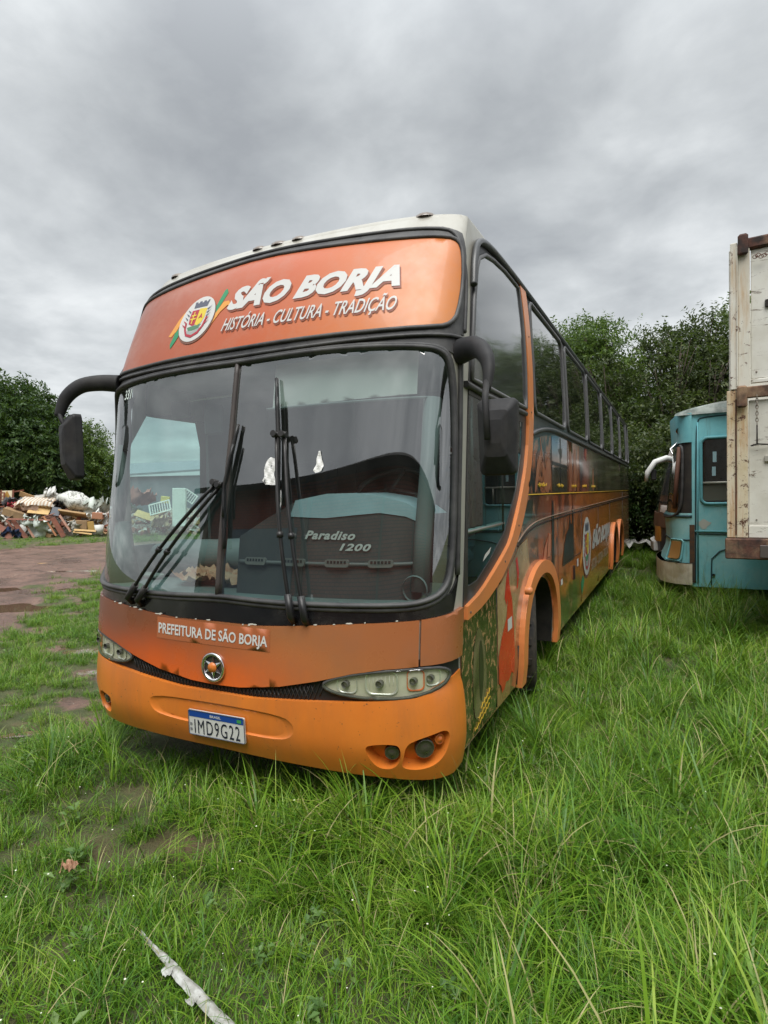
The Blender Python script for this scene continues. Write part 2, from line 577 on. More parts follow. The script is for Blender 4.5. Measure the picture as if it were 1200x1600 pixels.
def side_print(nt):
    oc = nt.new('ShaderNodeTexCoord').outputs['Object']
    sp = nt.new('ShaderNodeSeparateXYZ'); nt.l.new(oc, sp.inputs[0])
    y = nt.math('ADD', sp.outputs[1], 6.5); z = sp.outputs[2]
    n = nt.noise(oc, 1.3, 5, .6)
    yy = nt.math('ADD', y, nt.math('MULTIPLY', nt.math('SUBTRACT', n, .5), 1.2))
    up = nt.ramp(nt.mapr(yy, 0, 14), [(0, (.13, .065, .035)), (.15, (.17, .065, .035)), (.24, (.46, .11, .045)), (.34, (.64, .19, .04)), (.60, (.60, .22, .05)), (.78, (.36, .16, .06)), (.95, (.20, .11, .06))])
    lo = nt.ramp(nt.mapr(yy, 0, 14), [(0, (.50, .26, .13)), (.10, (.44, .20, .09)), (.17, (.46, .11, .05)), (.30, (.70, .21, .04)), (.60, (.70, .28, .05)), (.80, (.40, .22, .08)), (1, (.22, .14, .08))])
    c = nt.mix(nt.mapr(nt.math('ADD', z, nt.math('MULTIPLY', n, .2)), 1.38, 1.62, 0, 1, True), lo, up)
    gr = nt.math('MULTIPLY', nt.mapr(nt.math('ADD', z, nt.math('MULTIPLY', nt.noise(oc, 2.5, 5), .5)), 1.02, .86, 0, 1, True),
                 nt.math('MULTIPLY', nt.mapr(yy, 2.6, 3.0), nt.mapr(yy, 4.9, 4.2)))
    c = nt.mix(gr, c, (.045, .06, .022))
    im = nt.mapr(nt.noise(oc, 1.9, 8, .62, 1.2), .50, .56, 0, .75, True)
    c = nt.mix(nt.math('MULTIPLY', im, nt.mapr(yy, 6.5, 4.0)), c, (.06, .028, .018))
    im2 = nt.mapr(nt.noise(oc, 3.4, 7, .6, .8), .56, .60, 0, .6, True)
    c = nt.mix(nt.math('MULTIPLY', im2, nt.mapr(yy, 7.5, 3.0)), c, (.62, .30, .16))
    g = nt.math('MULTIPLY', nt.mapr(nt.noise(oc, 3, 8, .7), .42, .8), .35)
    c = nt.mix(g, c, (.17, .11, .07))
    return princ(nt, c, nt.mapr(nt.noise(oc, 5, 4), .3, .7, .13, .26), Coat_Weight=.5, Coat_Roughness=.08).outputs[0]


SIDEP = custom('side_wrap_print', side_print)
GLASSD = custom('dark_tinted_glass', lambda nt: princ(nt, (.008, .010, .010), .045, Specular_IOR_Level=.8, Coat_Weight=.5, Coat_Roughness=.02).outputs[0])
GLASSG = custom('grey_tinted_glass', lambda nt: princ(nt, nt.mix(nt.noise(nt.new('ShaderNodeTexCoord').outputs['Object'], 2, 5), (.03, .033, .036), (.06, .063, .066)), .10, Specular_IOR_Level=1.0, Coat_Weight=.7, Coat_Roughness=.05).outputs[0])
WSG = glass('windscreen_glass', (.80, .92, .89), refl=.235, rough=.012, dust=.035, wav=.0003)
WIN = glass('side_window_glass', (.62, .86, .82), refl=.06, rough=.015, dust=.03)
LENS = glass('lamp_lens', (.93, .95, .90), refl=.08, rough=.04, dust=.05, dustcol=(.62, .60, .46))

# --- body: front skin, sides, roof, tail -------------------------------------------------
ws_hole = [(0, 1.19), (.35, 1.175), (.67, 1.175), (1.0, 1.18), (1.20, 1.19), (1.29, 1.28), (1.299, 1.45), (1.297, 1.85), (1.293, 2.3), (1.28, 2.48), (1.22, 2.56), (1.05, 2.575), (.75, 2.59), (.35, 2.59), (0, 2.58)]
ws_loop = fo(ws_hole) + fo(mir(ws_hole))[::-1][1:-1]
mb = MB()
outer = [(-SMAX, .62), (SMAX, .62), (SMAX, 3.42), (-SMAX, 3.42)]
patch(mb, FS, outer, [ws_loop], 0, 0, .06)

arc_ = lambda c, hw, top, n=14, z0=.32: [(c - hw * math.cos(math.pi * k / n), z0 + (top - z0) * (math.sin(math.pi * k / n) ** .62)) for k in range(n + 1)]
ARCH_IN = [arc_(2.15, .60, 1.02), arc_(9.2, .53, 1.0), arc_(10.54, .53, 1.0)]
drv_open = [(.17, 1.24), (.35, 1.25), (.62, 1.34), (1.0, 1.50), (1.33, 1.78), (1.50, 2.05), (1.56, 2.3), (.24, 2.33)]


def side_outline():
    p = [(fy0(.32), .32)]
    for a in ARCH_IN: p += a
    p += [(L, .38), (L, 3.42)]
    return p + [(fy0(z), z) for z in (3.42, 3.25, 3.1, 2.95, 2.62, 2.1, 1.6, 1.15, .8, .5)]


so = side_outline()
patch(mb, SS, so, [drv_open], 0, 0, .22)
sn_hole = [(.12, 1.40), (.83, 1.40), (.86, 2.2), (.80, 2.46), (.30, 2.42), (.12, 2.15)]
patch(mb, SN, so, [sn_hole], 0, 0, .22, flip=True)
# tail
tp = [(-1.3, .38), (1.3, .38), (1.3, 2.4), (1.25, 3.42), (-1.25, 3.42), (-1.3, 2.4)]
patch(mb, lambda u, v, o: Vector((u, L + .12 * (1 - (abs(u) / 1.3) ** 4) + o, v)), tp, [], 0, 0, .3, flip=True)
mb.build('body', CREAM, BUS)

# roof: a crowned cap
rm = MB(); nx, rows = 36, [0, .012, .035, .07, .12, .19, .28, .4, .55, .8, 1.2, 2, 4, 7, 10, 12.2, 12.7, 12.95, 13.1]
vs, fs = [], []
for j, yy in enumerate(rows):
    for i in range(nx + 1):
        s = -SMAX + 2 * SMAX * i / nx
        p = fpos(s, 3.42)
        ff = (1 - max(0, 1 - yy / .62) ** 2.4) ** (1 / 2.4)
        rr = (1 - max(0, 1 - (13.1 - yy) / .5) ** 2.4) ** (1 / 2.4)
        fx = (1 - min(1, abs(p.x) / 1.25) ** 3.2) ** (1 / 2.3) if abs(p.x) < 1.2499 else 0
        vs.append((p.x, p.y * (1 - j / (len(rows) - 1)) + .3 * (j / (len(rows) - 1)) + yy, 3.42 + .095 * min(ff, rr) * fx))
for j in range(len(rows) - 1):
    for i in range(nx):
        a = j * (nx + 1) + i; fs.append((a, a + 1, a + nx + 2, a + nx + 1))
rm.add(vs, fs, True)
rm.build('roof', CREAM, BUS)
box_obj('roof_hatch', (0, 3.2, 3.53), (.7, .9, .08), CREAM, BUS, bev=.03)
AMB = M('amber_lens', (.42, .16, .04), .25, coat=.6, dirt=.5)
SMK = M('smoked_lens', (.16, .12, .09), .3, coat=.5, dirt=.5, dirtcol=(.3, .26, .2))
for mx, mz, sc in ((-.16, 3.425, 1), (0, 3.435, 1.15), (.16, 3.43, 1), (1.0, 3.42, 1.1), (-1.0, 3.42, 1.1)):
    p = FX(mx, 3.42, .0)
    b = MB(); vs, fs = [], []
    for j in range(5):
        for k in range(12):
            a = 2 * math.pi * k / 12; r_ = math.cos(j / 4 * math.pi / 2)
            vs.append((p.x + .068 * sc * r_ * math.cos(a), p.y + .06 + .07 * r_ * math.sin(a), p.z + .014 + .036 * math.sin(j / 4 * math.pi / 2)))
    for j in range(4):
        for k in range(12): fs.append((j * 12 + k, j * 12 + (k + 1) % 12, (j + 1) * 12 + (k + 1) % 12, (j + 1) * 12 + k))
    b.add(vs, fs, True).build('marker_light', SMK, BUS)

# underbody, wheel wells, floor
ub = MB()
ub.box((0, 4.9, .62), (2.2, 4.2, .5)).box((0, 11.9, .62), (2.3, 1.7, .5)).box((0, 6.7, 1.05), (2.45, 13.1, .04)).box((0, .72, .62), (2.3, 1.5, .36))
ub.box((0, 2.15, .75), (1.3, 1.35, .6)).box((0, 9.87, .75), (1.2, 2.6, .6))
ub.build('underbody', DARK, BUS)

# wheels
def wheel(y, side, name='wheel'):
    cx_ = side * 1.11
    t = MB(); r0 = .505
    t.lathe([(-.14, .30), (-.15, .40), (-.145, .47), (-.12, r0), (.12, r0), (.145, .47), (.15, .40), (.14, .30)], (cx_, y, .49), 'x', 36)
    for k in range(40):                           # tread blocks
        a = 2 * math.pi * k / 40
        t.box((cx_ + (.06 if k % 2 else -.06), y + (r0 + .004) * math.cos(a), .49 + (r0 + .004) * math.sin(a)), (.10, .05, .022), Matrix.Rotation(-(math.pi / 2 - a), 3, 'X'))
    turn = Matrix.Rotation(R(13), 3, 'Z') if y < 3 else Matrix.Identity(3); pv = Vector((cx_, y, 0))
    t.v = [tuple(pv + turn @ (Vector(q) - pv)) for q in t.v]
    w = t.build(name, TYRE, BUS)
    rmat = M('wheel_rim_paint', (.035, .032, .03), .7, dirt=.5, dirtcol=(.07, .055, .04))
    h = MB(); s = side
    h.lathe([(-.05 * s, .30), (.12 * s, .30), (.135 * s, .29), (.11 * s, .27), (.02 * s, .24), (.0, .16), (.06 * s, .12), (.13 * s, .10), (.15 * s, .0)], (cx_, y, .49), 'x', 28)
    for k in range(10):
        a = 2 * math.pi * k / 10
        h.lathe([(0, .014), (.035 * s, .014), (.04 * s, .0)], (cx_ + .03 * s, y + .19 * math.cos(a), .49 + .19 * math.sin(a)), 'x', 6, False)
    h.v = [tuple(pv + turn @ (Vector(q) - pv)) for q in h.v]
    h.build('rim', rmat, w)


for y in (2.15, 9.2, 10.54):
    for sd_ in (1, -1): wheel(y, sd_)

# wheel arch flares and inner liners (picture side and far side)
for surf, fl in ((SS, False), (SN, True)):
    for c, hw, tp_, inn in ((2.15, .80, 1.17, ARCH_IN[0]), (9.2, .64, 1.14, ARCH_IN[1]), (10.54, .64, 1.14, ARCH_IN[2])):
        fw_ = .135 if c < 3 else .10
        o = arc_(c, hw, tp_, 44, .30); i_ = arc_(c, hw - fw_, tp_ - fw_ * .82, 44, .30)
        ring = o + i_[::-1]
        f = ppatch('wheel_arch', ORTRIM, BUS, surf, ring, [], .045, .05, .08, fl)
        lm = MB(); ii = inn
        vs = [surf(y, z, .0) for y, z in ii] + [surf(y, z, -.42) for y, z in ii]; n = len(ii)
        lm.add(vs, [(k, k + 1, n + k + 1, n + k) for k in range(n - 1)], True)
        lm.build('arch_liner', DARK, f)

# --- front: bumper, grille, hood panel ---------------------------------------------------
def BP(s, z, off=0.0):                       # bumper surface bulges over the body
    k = max(0.0, min(1.0, (z - .26) / .52))
    return FS(s, z, off + .012 + .030 * math.sin(k * math.pi) ** .6)


bump_top = [(0, .665), (.27, .665), (.67, .692), (1.015, .718), (1.164, .733), (1.267, .795), (1.3, .82)]
bump_bot = [(1.3, .31), (1.272, .285), (1.218, .29), (.986, .318), (.64, .33), (0, .338)]
half = fo(bump_top + bump_bot)
bo = half + [(-s, z) for s, z in reversed(half)][1:-1]
rec = chaikin([(-.50, .59), (.0, .605), (.46, .60), (.54, .555), (.53, .49), (.42, .462), (0, .47), (-.44, .475), (-.52, .52)], 2)
rec = fo(rec)
fogA = fo(chaikin([(.915, .485), (.97, .50), (1.05, .505), (1.09, .495), (1.09, .43), (1.06, .385), (1.02, .37), (.965, .385)], 2))
fogB = fo(chaikin([(1.115, .50), (1.16, .525), (1.22, .545), (1.268, .56), (1.275, .50), (1.255, .42), (1.21, .375), (1.14, .365), (1.085, .385), (1.10, .43)], 2))
holes = [rec, fogA, fogB, [(-s, z) for s, z in fogA], [(-s, z) for s, z in fogB]]
bm_ = MB()
patch(bm_, BP, bo, holes, 0, .05, .035)
# rolled lower lip
def shallow(surf, loop, depth, grid=.03, lip=.03):
    """a recess: walls fall from the rim to a floor set back by depth"""
    cx0 = sum(p[0] for p in loop) / len(loop); cz0 = sum(p[1] for p in loop) / len(loop)
    m = MB()
    rings = [(1.0, 0.0), (.985, .25), (.95, .7), (.88, 1.0)]
    pts = []
    lp = dens(loop, .02)
    for k, d in rings:
        pts.append([surf(cx0 + (p[0] - cx0) * k, cz0 + (p[1] - cz0) * k, -depth * d) for p in lp])
    n = len(lp); vs = [q for r_ in pts for q in r_]; fs = []
    for j in range(len(rings) - 1):
        for i in range(n): fs.append((j * n + i, (j + 1) * n + i, (j + 1) * n + (i + 1) % n, j * n + (i + 1) % n))
    m.add(vs, [tuple(reversed(f)) for f in fs], True)
    inner = [(cx0 + (p[0] - cx0) * .88, cz0 + (p[1] - cz0) * .88) for p in lp]
    patch(m, surf, inner, [], -depth, 0, grid)
    return m
bumper = bm_.build('front_bumper', ORANGE, BUS)
shallow(BP, rec, .010).build('recess', ORANGE, bumper)
for sgn in (1, -1):
    for lp, d in ((fogA, .07), (fogB, .07)):
        q = [(sgn * s, z) for s, z in lp]
        if sgn < 0: q = q[::-1]
        shallow(BP, q, d).build('fog_recess', ORANGE, bumper)
FOGM = M('fog_lamp_glass', (.05, .045, .035), .12, coat=1.0, dirt=.3)
fogparts = []
for sgn in (1, -1):
    for x, z, r_, m_ in ((1.05, .452, .034, FOGM), (1.195, .468, .044, FOGM), (1.250, .505, .024, M('orange_reflector', (.5, .12, .02), .3, coat=.4))):
        p = BP(s_of(sgn * x, z), z, -.045); n = (BP(s_of(sgn * x, z), z, .0) - p).normalized()
        q = MB(); ax = n
        rot = n.to_track_quat('Z', 'Y').to_matrix()
        vs, fs = [], []
        pr = [(0, r_ * 1.18), (.022, r_ * 1.15), (.026, r_), (.018, r_ * .9), (.030, r_ * .5), (.032, .0001)]
        for a, rr in pr:
            for k in range(20):
                t = 2 * math.pi * k / 20; vs.append(p + rot @ Vector((rr * math.cos(t), rr * math.sin(t), a)))
        for i in range(len(pr) - 1):
            for k in range(20): fs.append((i * 20 + k, i * 20 + (k + 1) % 20, (i + 1) * 20 + (k + 1) % 20, (i + 1) * 20 + k))
        q.add(vs, fs, True); q.build('fog_lamp', m_, BUS)

GRILL = M('black_mesh_grille', (.012, .012, .012), .6)
hood_bot = [(0, .705), (.18, .711), (.44, .746), (.676, .80), (.86, .85), (1.016, .878), (1.18, .892), (1.3, .895)]
g = fo(bump_top) + fo([(x, z + .01) for x, z in hood_bot])[::-1]
gl_ = g + [(-s, z) for s, z in reversed(g)][1:-1]
# full symmetrical ring: bottom edge left->right, top edge right->left
bt = fo(bump_top); ht = fo(hood_bot)
gl_ = [(-s, z - .03) for s, z in reversed(bt)] + [(s, z - .03) for s, z in bt[1:]] + [(s, z + .03) for s, z in reversed(ht)] + [(-s, z + .03) for s, z in ht[1:]]
gr = ppatch('grille', GRILL, BUS, FS, gl_, [], .003, .0, .05)
gm = MB()                                     # perforated mesh bars
for k in range(-46, 47):
    s0 = k * .026
    for j in range(2):
        pts = []
        for i in range(5):
            z = .66 + i * .055; s = s0 + (i * .025 if j else -i * .025)
            if abs(s) > s_of(.70, .8): break
            zb_ = np.interp(abs(s), [a[0] for a in bt], [a[1] for a in bt]); zt_ = np.interp(abs(s), [a[0] for a in ht], [a[1] for a in ht])
            if zb_ - .03 < z < zt_ + .03: pts.append(FS(s, z, .006))
        if len(pts) > 1: gm.tube(pts, .0035, 4)
gm.build('mesh_bars', M('mesh_bar', (.03, .028, .026), .5), gr)['kind'] = 'stuff'

cowl_top = [(0, 1.06), (.30, 1.058), (.48, 1.07), (.85, 1.10), (1.162, 1.12), (1.3, 1.148)]
hb, ct = fo(hood_bot), fo(cowl_top)
cut = s_of(1.176, 1.0)
# centre hood panel
def upto(lp, s1):
    zs = float(np.interp(s1, [a[0] for a in lp], [a[1] for a in lp])); return [a for a in lp if a[0] < s1] + [(s1, zs)]
def frm(lp, s1):
    zs = float(np.interp(s1, [a[0] for a in lp], [a[1] for a in lp])); return [(s1, zs)] + [a for a in lp if a[0] > s1]
hbu, ctu = upto(hb, cut - .004), upto(ct, cut - .004)
hp = [(-s, z) for s, z in reversed(hbu)] + hbu[1:] + ctu[::-1] + [(-s, z) for s, z in ctu[1:]]
hood = ppatch('front_panel', HOOD, BUS, FS, hp, [], .026, .03, .05)
for sgn in (1, -1):
    a, b = frm(hb, cut + .006), frm(ct, cut + .006)
    q = [(sgn * s, z) for s, z in a + b[::-1]]
    if sgn < 0: q = q[::-1]
    ppatch('corner_panel', HOOD, BUS, FS, q, [], .024, .03, .05)

# lettering sheet and lettering
sheet = M('lettering_film', (.40, .12, .045), .3, dirt=.3, dirtcol=(.3, .15, .1), coat=.3)
ppatch('lettering_sheet', sheet, hood, FS, fo([(-.455, .93), (.385, .925), (.385, 1.045), (-.455, 1.055)]), [], .0275, .0, .05)
q = fo([(-.438, .960), (.370, .952), (.372, 1.012), (-.440, 1.026)])
text_on('lettering', 'PREFEITURA DE SÃO BORJA', FS, q, WHITE, hood, .030, bold=.022)

# round star emblem
em = MB(); ec = FS(0, .806, .026); en = (FS(0, .806, .1) - ec).normalized(); rot = en.to_track_quat('Z', 'Y').to_matrix()
vs = []; RN = 32
for r_, a in ((.082, 0), (.085, .014), (.076, .020), (.066, .014), (.064, .004)):
    for k in range(RN):
        t = 2 * math.pi * k / RN; vs.append(ec + rot @ Vector((r_ * math.cos(t), r_ * math.sin(t), a)))
em.add(vs, [(i * RN + k, i * RN + (k + 1) % RN, (i + 1) * RN + (k + 1) % RN, (i + 1) * RN + k) for i in range(4) for k in range(RN)], True)
emb = em.build('emblem', CHROME, hood)
dk = MB(); dk.add([ec + rot @ Vector((.064 * math.cos(2 * math.pi * k / 24), .064 * math.sin(2 * math.pi * k / 24), .003)) for k in range(24)], [tuple(range(24))])
dk.build('emblem_ground', M('emblem_dark', (.05, .045, .04), .4), hood)
st = MB(); pts = []
for k in range(12):
    t = math.pi / 2 + math.pi * k / 6; r_ = .068 if k % 2 == 0 else .028; pts.append(Vector((r_ * math.cos(t), r_ * math.sin(t), .008)))
vs = [ec + rot @ p for p in pts] + [ec + rot @ Vector((0, 0, .020))]
st.add(vs, [(k, (k + 1) % 12, 12) for k in range(12)]); st.build('emblem_star', CHROME, hood)
bt2 = MB(); bt2.add([ec + rot @ Vector((r_ * math.cos(2 * math.pi * k / 20), r_ * math.sin(2 * math.pi * k / 20), a)) for r_, a in ((.030, .014), (.026, .024), (.0001, .026)) for k in range(20)],
                    [(i * 20 + k, i * 20 + (k + 1) % 20, (i + 1) * 20 + (k + 1) % 20, (i + 1) * 20 + k) for i in range(2) for k in range(20)], True)
bt2.build('emblem_button', ORANGE, hood)

# number plate
pc = BP(s_of(.022, .48), .48, -.004)
pn = (BP(s_of(.022, .48), .48, .02) - pc).normalized(); pn = Vector((pn.x, pn.y, pn.z * .4)).normalized()
px_ = Vector((0, 0, 1)).cross(pn).normalized(); px_ = -px_ if px_.x < 0 else px_
px_ = (px_ + Vector((0, 0, .012))).normalized()
pu = px_.cross(pn); pu = -pu if pu.z < 0 else pu


def PL(u, v, off=0.0): return pc + pn * (.012 + off) + px_ * u + pu * v


plate = ppatch('number_plate', WHITE, BUS, PL, rrect(-.205, -.073, .205, .073, .008), [], .0, .008, .1)
ppatch('plate_band', M('plate_blue', (.01, .06, .30), .35), plate, PL, [(-.198, .034), (.198, .034), (.198, .068), (-.198, .068)], [], .0015, .0, .1)
text_on('plate_characters', 'IMD9G22', PL, [(-.160, -.060), (.172, -.060), (.172, .026), (-.160, .026)], M('plate_black', (.01, .012, .03), .4), plate, .0025, bold=0.0, space=1.2)
text_on('plate_country', 'BRASIL', PL, [(-.04, .044), (.04, .044), (.04, .060), (-.04, .060)], WHITE, plate, .003, bold=.02)
ppatch('plate_flag', M('plate_green', (.05, .3, .08), .4), plate, PL, [(.155, .041), (.185, .041), (.185, .060), (.155, .060)], [], .003, .0, .1)
rim_p = MB(); rim_p.tube([PL(u, v, .001) for u, v in rrect(-.203, -.071, .203, .071, .01)], .003, 5, closed=True); rim_p.build('plate_rim', M('plate_border', (.12, .13, .16), .4), plate)
for u in (-.185,):
    for v in (-.01, -.04): ppatch('plate_mark', M('plate_grey', (.2, .2, .22), .4), plate, PL, [(u - .008, v - .008), (u + .008, v - .008), (u + .008, v + .008), (u - .008, v + .008)], [], .0025, 0, .1)

# headlights
hl = chaikin([(.694, .782), (.749, .815), (.887, .85), (1.078, .876), (1.243, .880), (1.283, .855), (1.285, .818), (1.267, .783), (1.205, .75), (1.107, .73), (.952, .726), (.817, .734), (.73, .754)], 1)
REFL = M('lamp_reflector', (.92, .92, .88), .22, metal=.55, dirt=.1)
HOUS = M('lamp_housing', (.72, .70, .58), .35, dirt=.4, dirtcol=(.3, .27, .18))
LDARK = M('lamp_dark', (.10, .10, .09), .3)
for sgn in (1, -1):
    lp = fo([(sgn * x, z) for x, z in hl])
    if sgn < 0: lp = lp[::-1]
    hd = ppatch('headlight', HOUS, BUS, FS, lp, [], .006, .0, .03)
    for u0, v0, u1, v1, mt, r_ in ((.775, .745, .885, .845, REFL, .032), (.925, .745, 1.085, .868, REFL, .035), (1.125, .765, 1.20, .872, M('orange_lamp', (.66, .13, .03), .45, spec=.3), .022), (1.205, .785, 1.26, .868, REFL, .02)):
        m = MB(); lp2 = rrect(u0, v0, u1, v1, r_); cxx, czz = (u0 + u1) / 2, (v0 + v1) / 2
        rings = [(1.0, .012), (.93, .013), (.80, -.01), (.55, -.03), (.25, -.037)]
        vs = []; n = len(lp2)
        for k, o in rings: vs += [FX(sgn * (cxx + (a - cxx) * k), czz + (b - czz) * k, o) for a, b in lp2]
        fs = [(j * n + i, (j + 1) * n + i, (j + 1) * n + (i + 1) % n, j * n + (i + 1) % n) for j in range(4) for i in range(n)]
        fs.append(tuple(4 * n + i for i in range(n)))
        m.add(vs, fs, True); m.build('reflector', mt, hd)
        bb = MB(); bb.lathe([(-.035, .018), (-.005, .018), (.004, .001)], FX(sgn * cxx, czz, .0), 'y', 12); bb.build('bulb', LDARK, hd)
    # ribs of the moulded lens
    rb = MB()
    for k in range(7):
        x = .945 + k * .02
        rb.tube([FX(sgn * x, .765 + .004 * k, .004), FX(sgn * x, .81, .006), FX(sgn * x, .85, .004)], .0022, 4)
    rb.build('lens_ribs', M('lens_rib', (.75, .74, .68), .2), hd)
    ppatch('lens', LENS, hd, lambda s, z, o: FS(s, z, o), lp, [], .027, .018, .03)
    rr = MB(); rr.tube([FS(s, z, .018) for s, z in lp], .009, 6, closed=True); rr.build('seal', RUB, hd)

# --- black cowl, rubber frames, windscreen ----------------------------------------------
cw = fo([(0, 1.062), (.30, 1.06), (.48, 1.072), (.85, 1.102), (1.162, 1.122), (1.292, 1.146)])
cwt = fo([(0, 1.185), (.35, 1.17), (.67, 1.172), (1.0, 1.175), (1.20, 1.185), (1.285, 1.24), (1.299, 1.33)])
o = [(-s, z) for s, z in reversed(cw)] + cw[1:] + cwt[::-1] + [(-s, z) for s, z in cwt[1:]]
cowl = ppatch('cowl', M('gloss_black_cowl', (.010, .010, .011), .22, coat=.4, dirt=.3, dirtcol=(.15, .14, .12)), BUS, FS, o, [], .012, .014, .05)
# peeled paint chips along the cowl edge
chips = MB(); rnd = random.Random(3)
for k in range(26):
    x = rnd.uniform(-1.2, 1.25); z = float(np.interp(abs(x), [0, .3, .48, .85, 1.16, 1.3], [1.06, 1.058, 1.07, 1.10, 1.12, 1.148])) + rnd.uniform(.0, .008)
    w_ = rnd.choice([.004, .006, .010, .020]) * rnd.uniform(.6, 1.3)
    q = [(x - w_, z - .002), (x, z - .004), (x + w_, z - .001), (x + w_ * .6, z + rnd.uniform(.002, .005)), (x - w_ * .5, z + rnd.uniform(.001, .004))]
    patch(chips, FS, fo(q), [], .0275, 0, .1)
chips.build('peeled_edge', M('primer_chips', (.6, .58, .52), .7), cowl)['kind'] = 'stuff'

glass_in = [(0, 1.205), (.35, 1.19), (.67, 1.192), (1.0, 1.196), (1.18, 1.203), (1.27, 1.26), (1.287, 1.40), (1.289, 1.84), (1.283, 2.28), (1.268, 2.47), (1.225, 2.533), (1.11, 2.55), (.76, 2.572), (.35, 2.578), (0, 2.572)]
R_half = fo(glass_in)
L_half = [(-s, z) for s, z in R_half]
for hp_ in (R_half, L_half[::-1]):
    ppatch('windscreen', WSG, BUS, FS, hp_, [], .006, 0, .04)
loop = R_half + [(-s, z) for s, z in reversed(R_half)][1:-1]
fr = MB()
fr.tube([FS(s, z, .012) for s, z in dens(chaikin(loop, 2), .04)], .021, 8, closed=True, flat=.7)
lo2 = [(s * 1.010, 1.19 + (z - 1.2) * 1.028 - .012) for s, z in chaikin(loop, 2)]
fr.tube([FS(min(max(s, -SMAX), SMAX), z, .004) for s, z in dens(lo2, .04)], .017, 8, closed=True)
fr.build('windscreen_frame', RUB, BUS)
# wide black pad between glass and banner
p1 = fo([(0, 2.585), (.35, 2.59), (.76, 2.585), (1.11, 2.562), (1.24, 2.545), (1.296, 2.50)])
p2 = fo([(0, 2.655), (.55, 2.655), (.93, 2.648), (1.25, 2.655), (1.296, 2.70)])
o = [(-s, z) for s, z in reversed(p1)] + p1[1:] + p2[::-1] + [(-s, z) for s, z in p2[1:]]
ppatch('frame_pad', RUB, BUS, FS, o, [], .008, .01, .05)
ed = MB(); ed.tube([FS(s, z, .016) for s, z in dens([(s, 2.614) for s in np.linspace(-SMAX + .02, SMAX - .02, 40)], .1, False)], .011, 6); ed.build('frame_ridge', RUB, BUS)
# side rubber running down the right and left corners
for sgn in (1, -1):
    m = MB(); m.tube([FS(sgn * (SMAX - .062), z, .010) for z in np.linspace(1.33, 2.62, 22)], .015, 7); m.build('corner_rubber', RUB, BUS)
dv = MB(); zz = np.linspace(1.20, 2.585, 18)
dv.tube([FS(0, z, .012) for z in zz], .016, 8, flat=1.0); dv.tube([FS(.0, z, -.006) for z in zz], .024, 6)
dv.build('windscreen_divider', M('divider_rubber', (.055, .045, .042), .5, dirt=.3, dirtcol=(.2, .16, .13)), BUS)

# --- banner panel ------------------------------------------------------------------------
bn = [(0, 2.668), (.55, 2.665), (.93, 2.656), (1.215, 2.66), (1.262, 2.685), (1.282, 2.75), (1.283, 2.95), (1.268, 3.14), (1.245, 3.205), (1.19, 3.232), (.85, 3.245), (.43, 3.272), (0, 3.30)]
bh = fo(bn); bloop = chaikin(bh + [(-s, z) for s, z in reversed(bh)][1:-1], 1)
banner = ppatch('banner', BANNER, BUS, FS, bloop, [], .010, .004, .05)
ppatch('banner_surround', RUB, BUS, FS, [(-SMAX + .004, 2.64), (SMAX - .004, 2.64), (SMAX - .003, 3.12), (s_of(1.25, 3.3), 3.27), (s_of(1.15, 3.3), 3.318), (s_of(.58, 3.3), 3.338), (0, 3.372), (-s_of(.58, 3.3), 3.338), (-s_of(1.15, 3.3), 3.318), (-s_of(1.25, 3.3), 3.27), (-SMAX + .003, 3.12)], [bloop], .006, .008, .05)
bf = MB(); bf.tube([FS(s, z, .012) for s, z in dens(bloop, .04)], .013, 7, closed=True)
bf.build('banner_frame', RUB, BUS)
ob_ = [(s_of(.0, 3.36), 3.365), (s_of(.58, 3.3), 3.33), (s_of(1.15, 3.3), 3.305), (s_of(1.24, 3.2), 3.25), (s_of(1.27, 3.1), 3.13), (SMAX - .01, 2.95), (SMAX - .01, 2.66)]
bf = MB(); bf.tube([FS(s, z, .008) for s, z in dens(chaikin(ob_[::-1] + [(-s, z) for s, z in ob_[1:]], 2, False), .05, False)], .013, 6); bf.build('outer_seal', RUB, BUS)


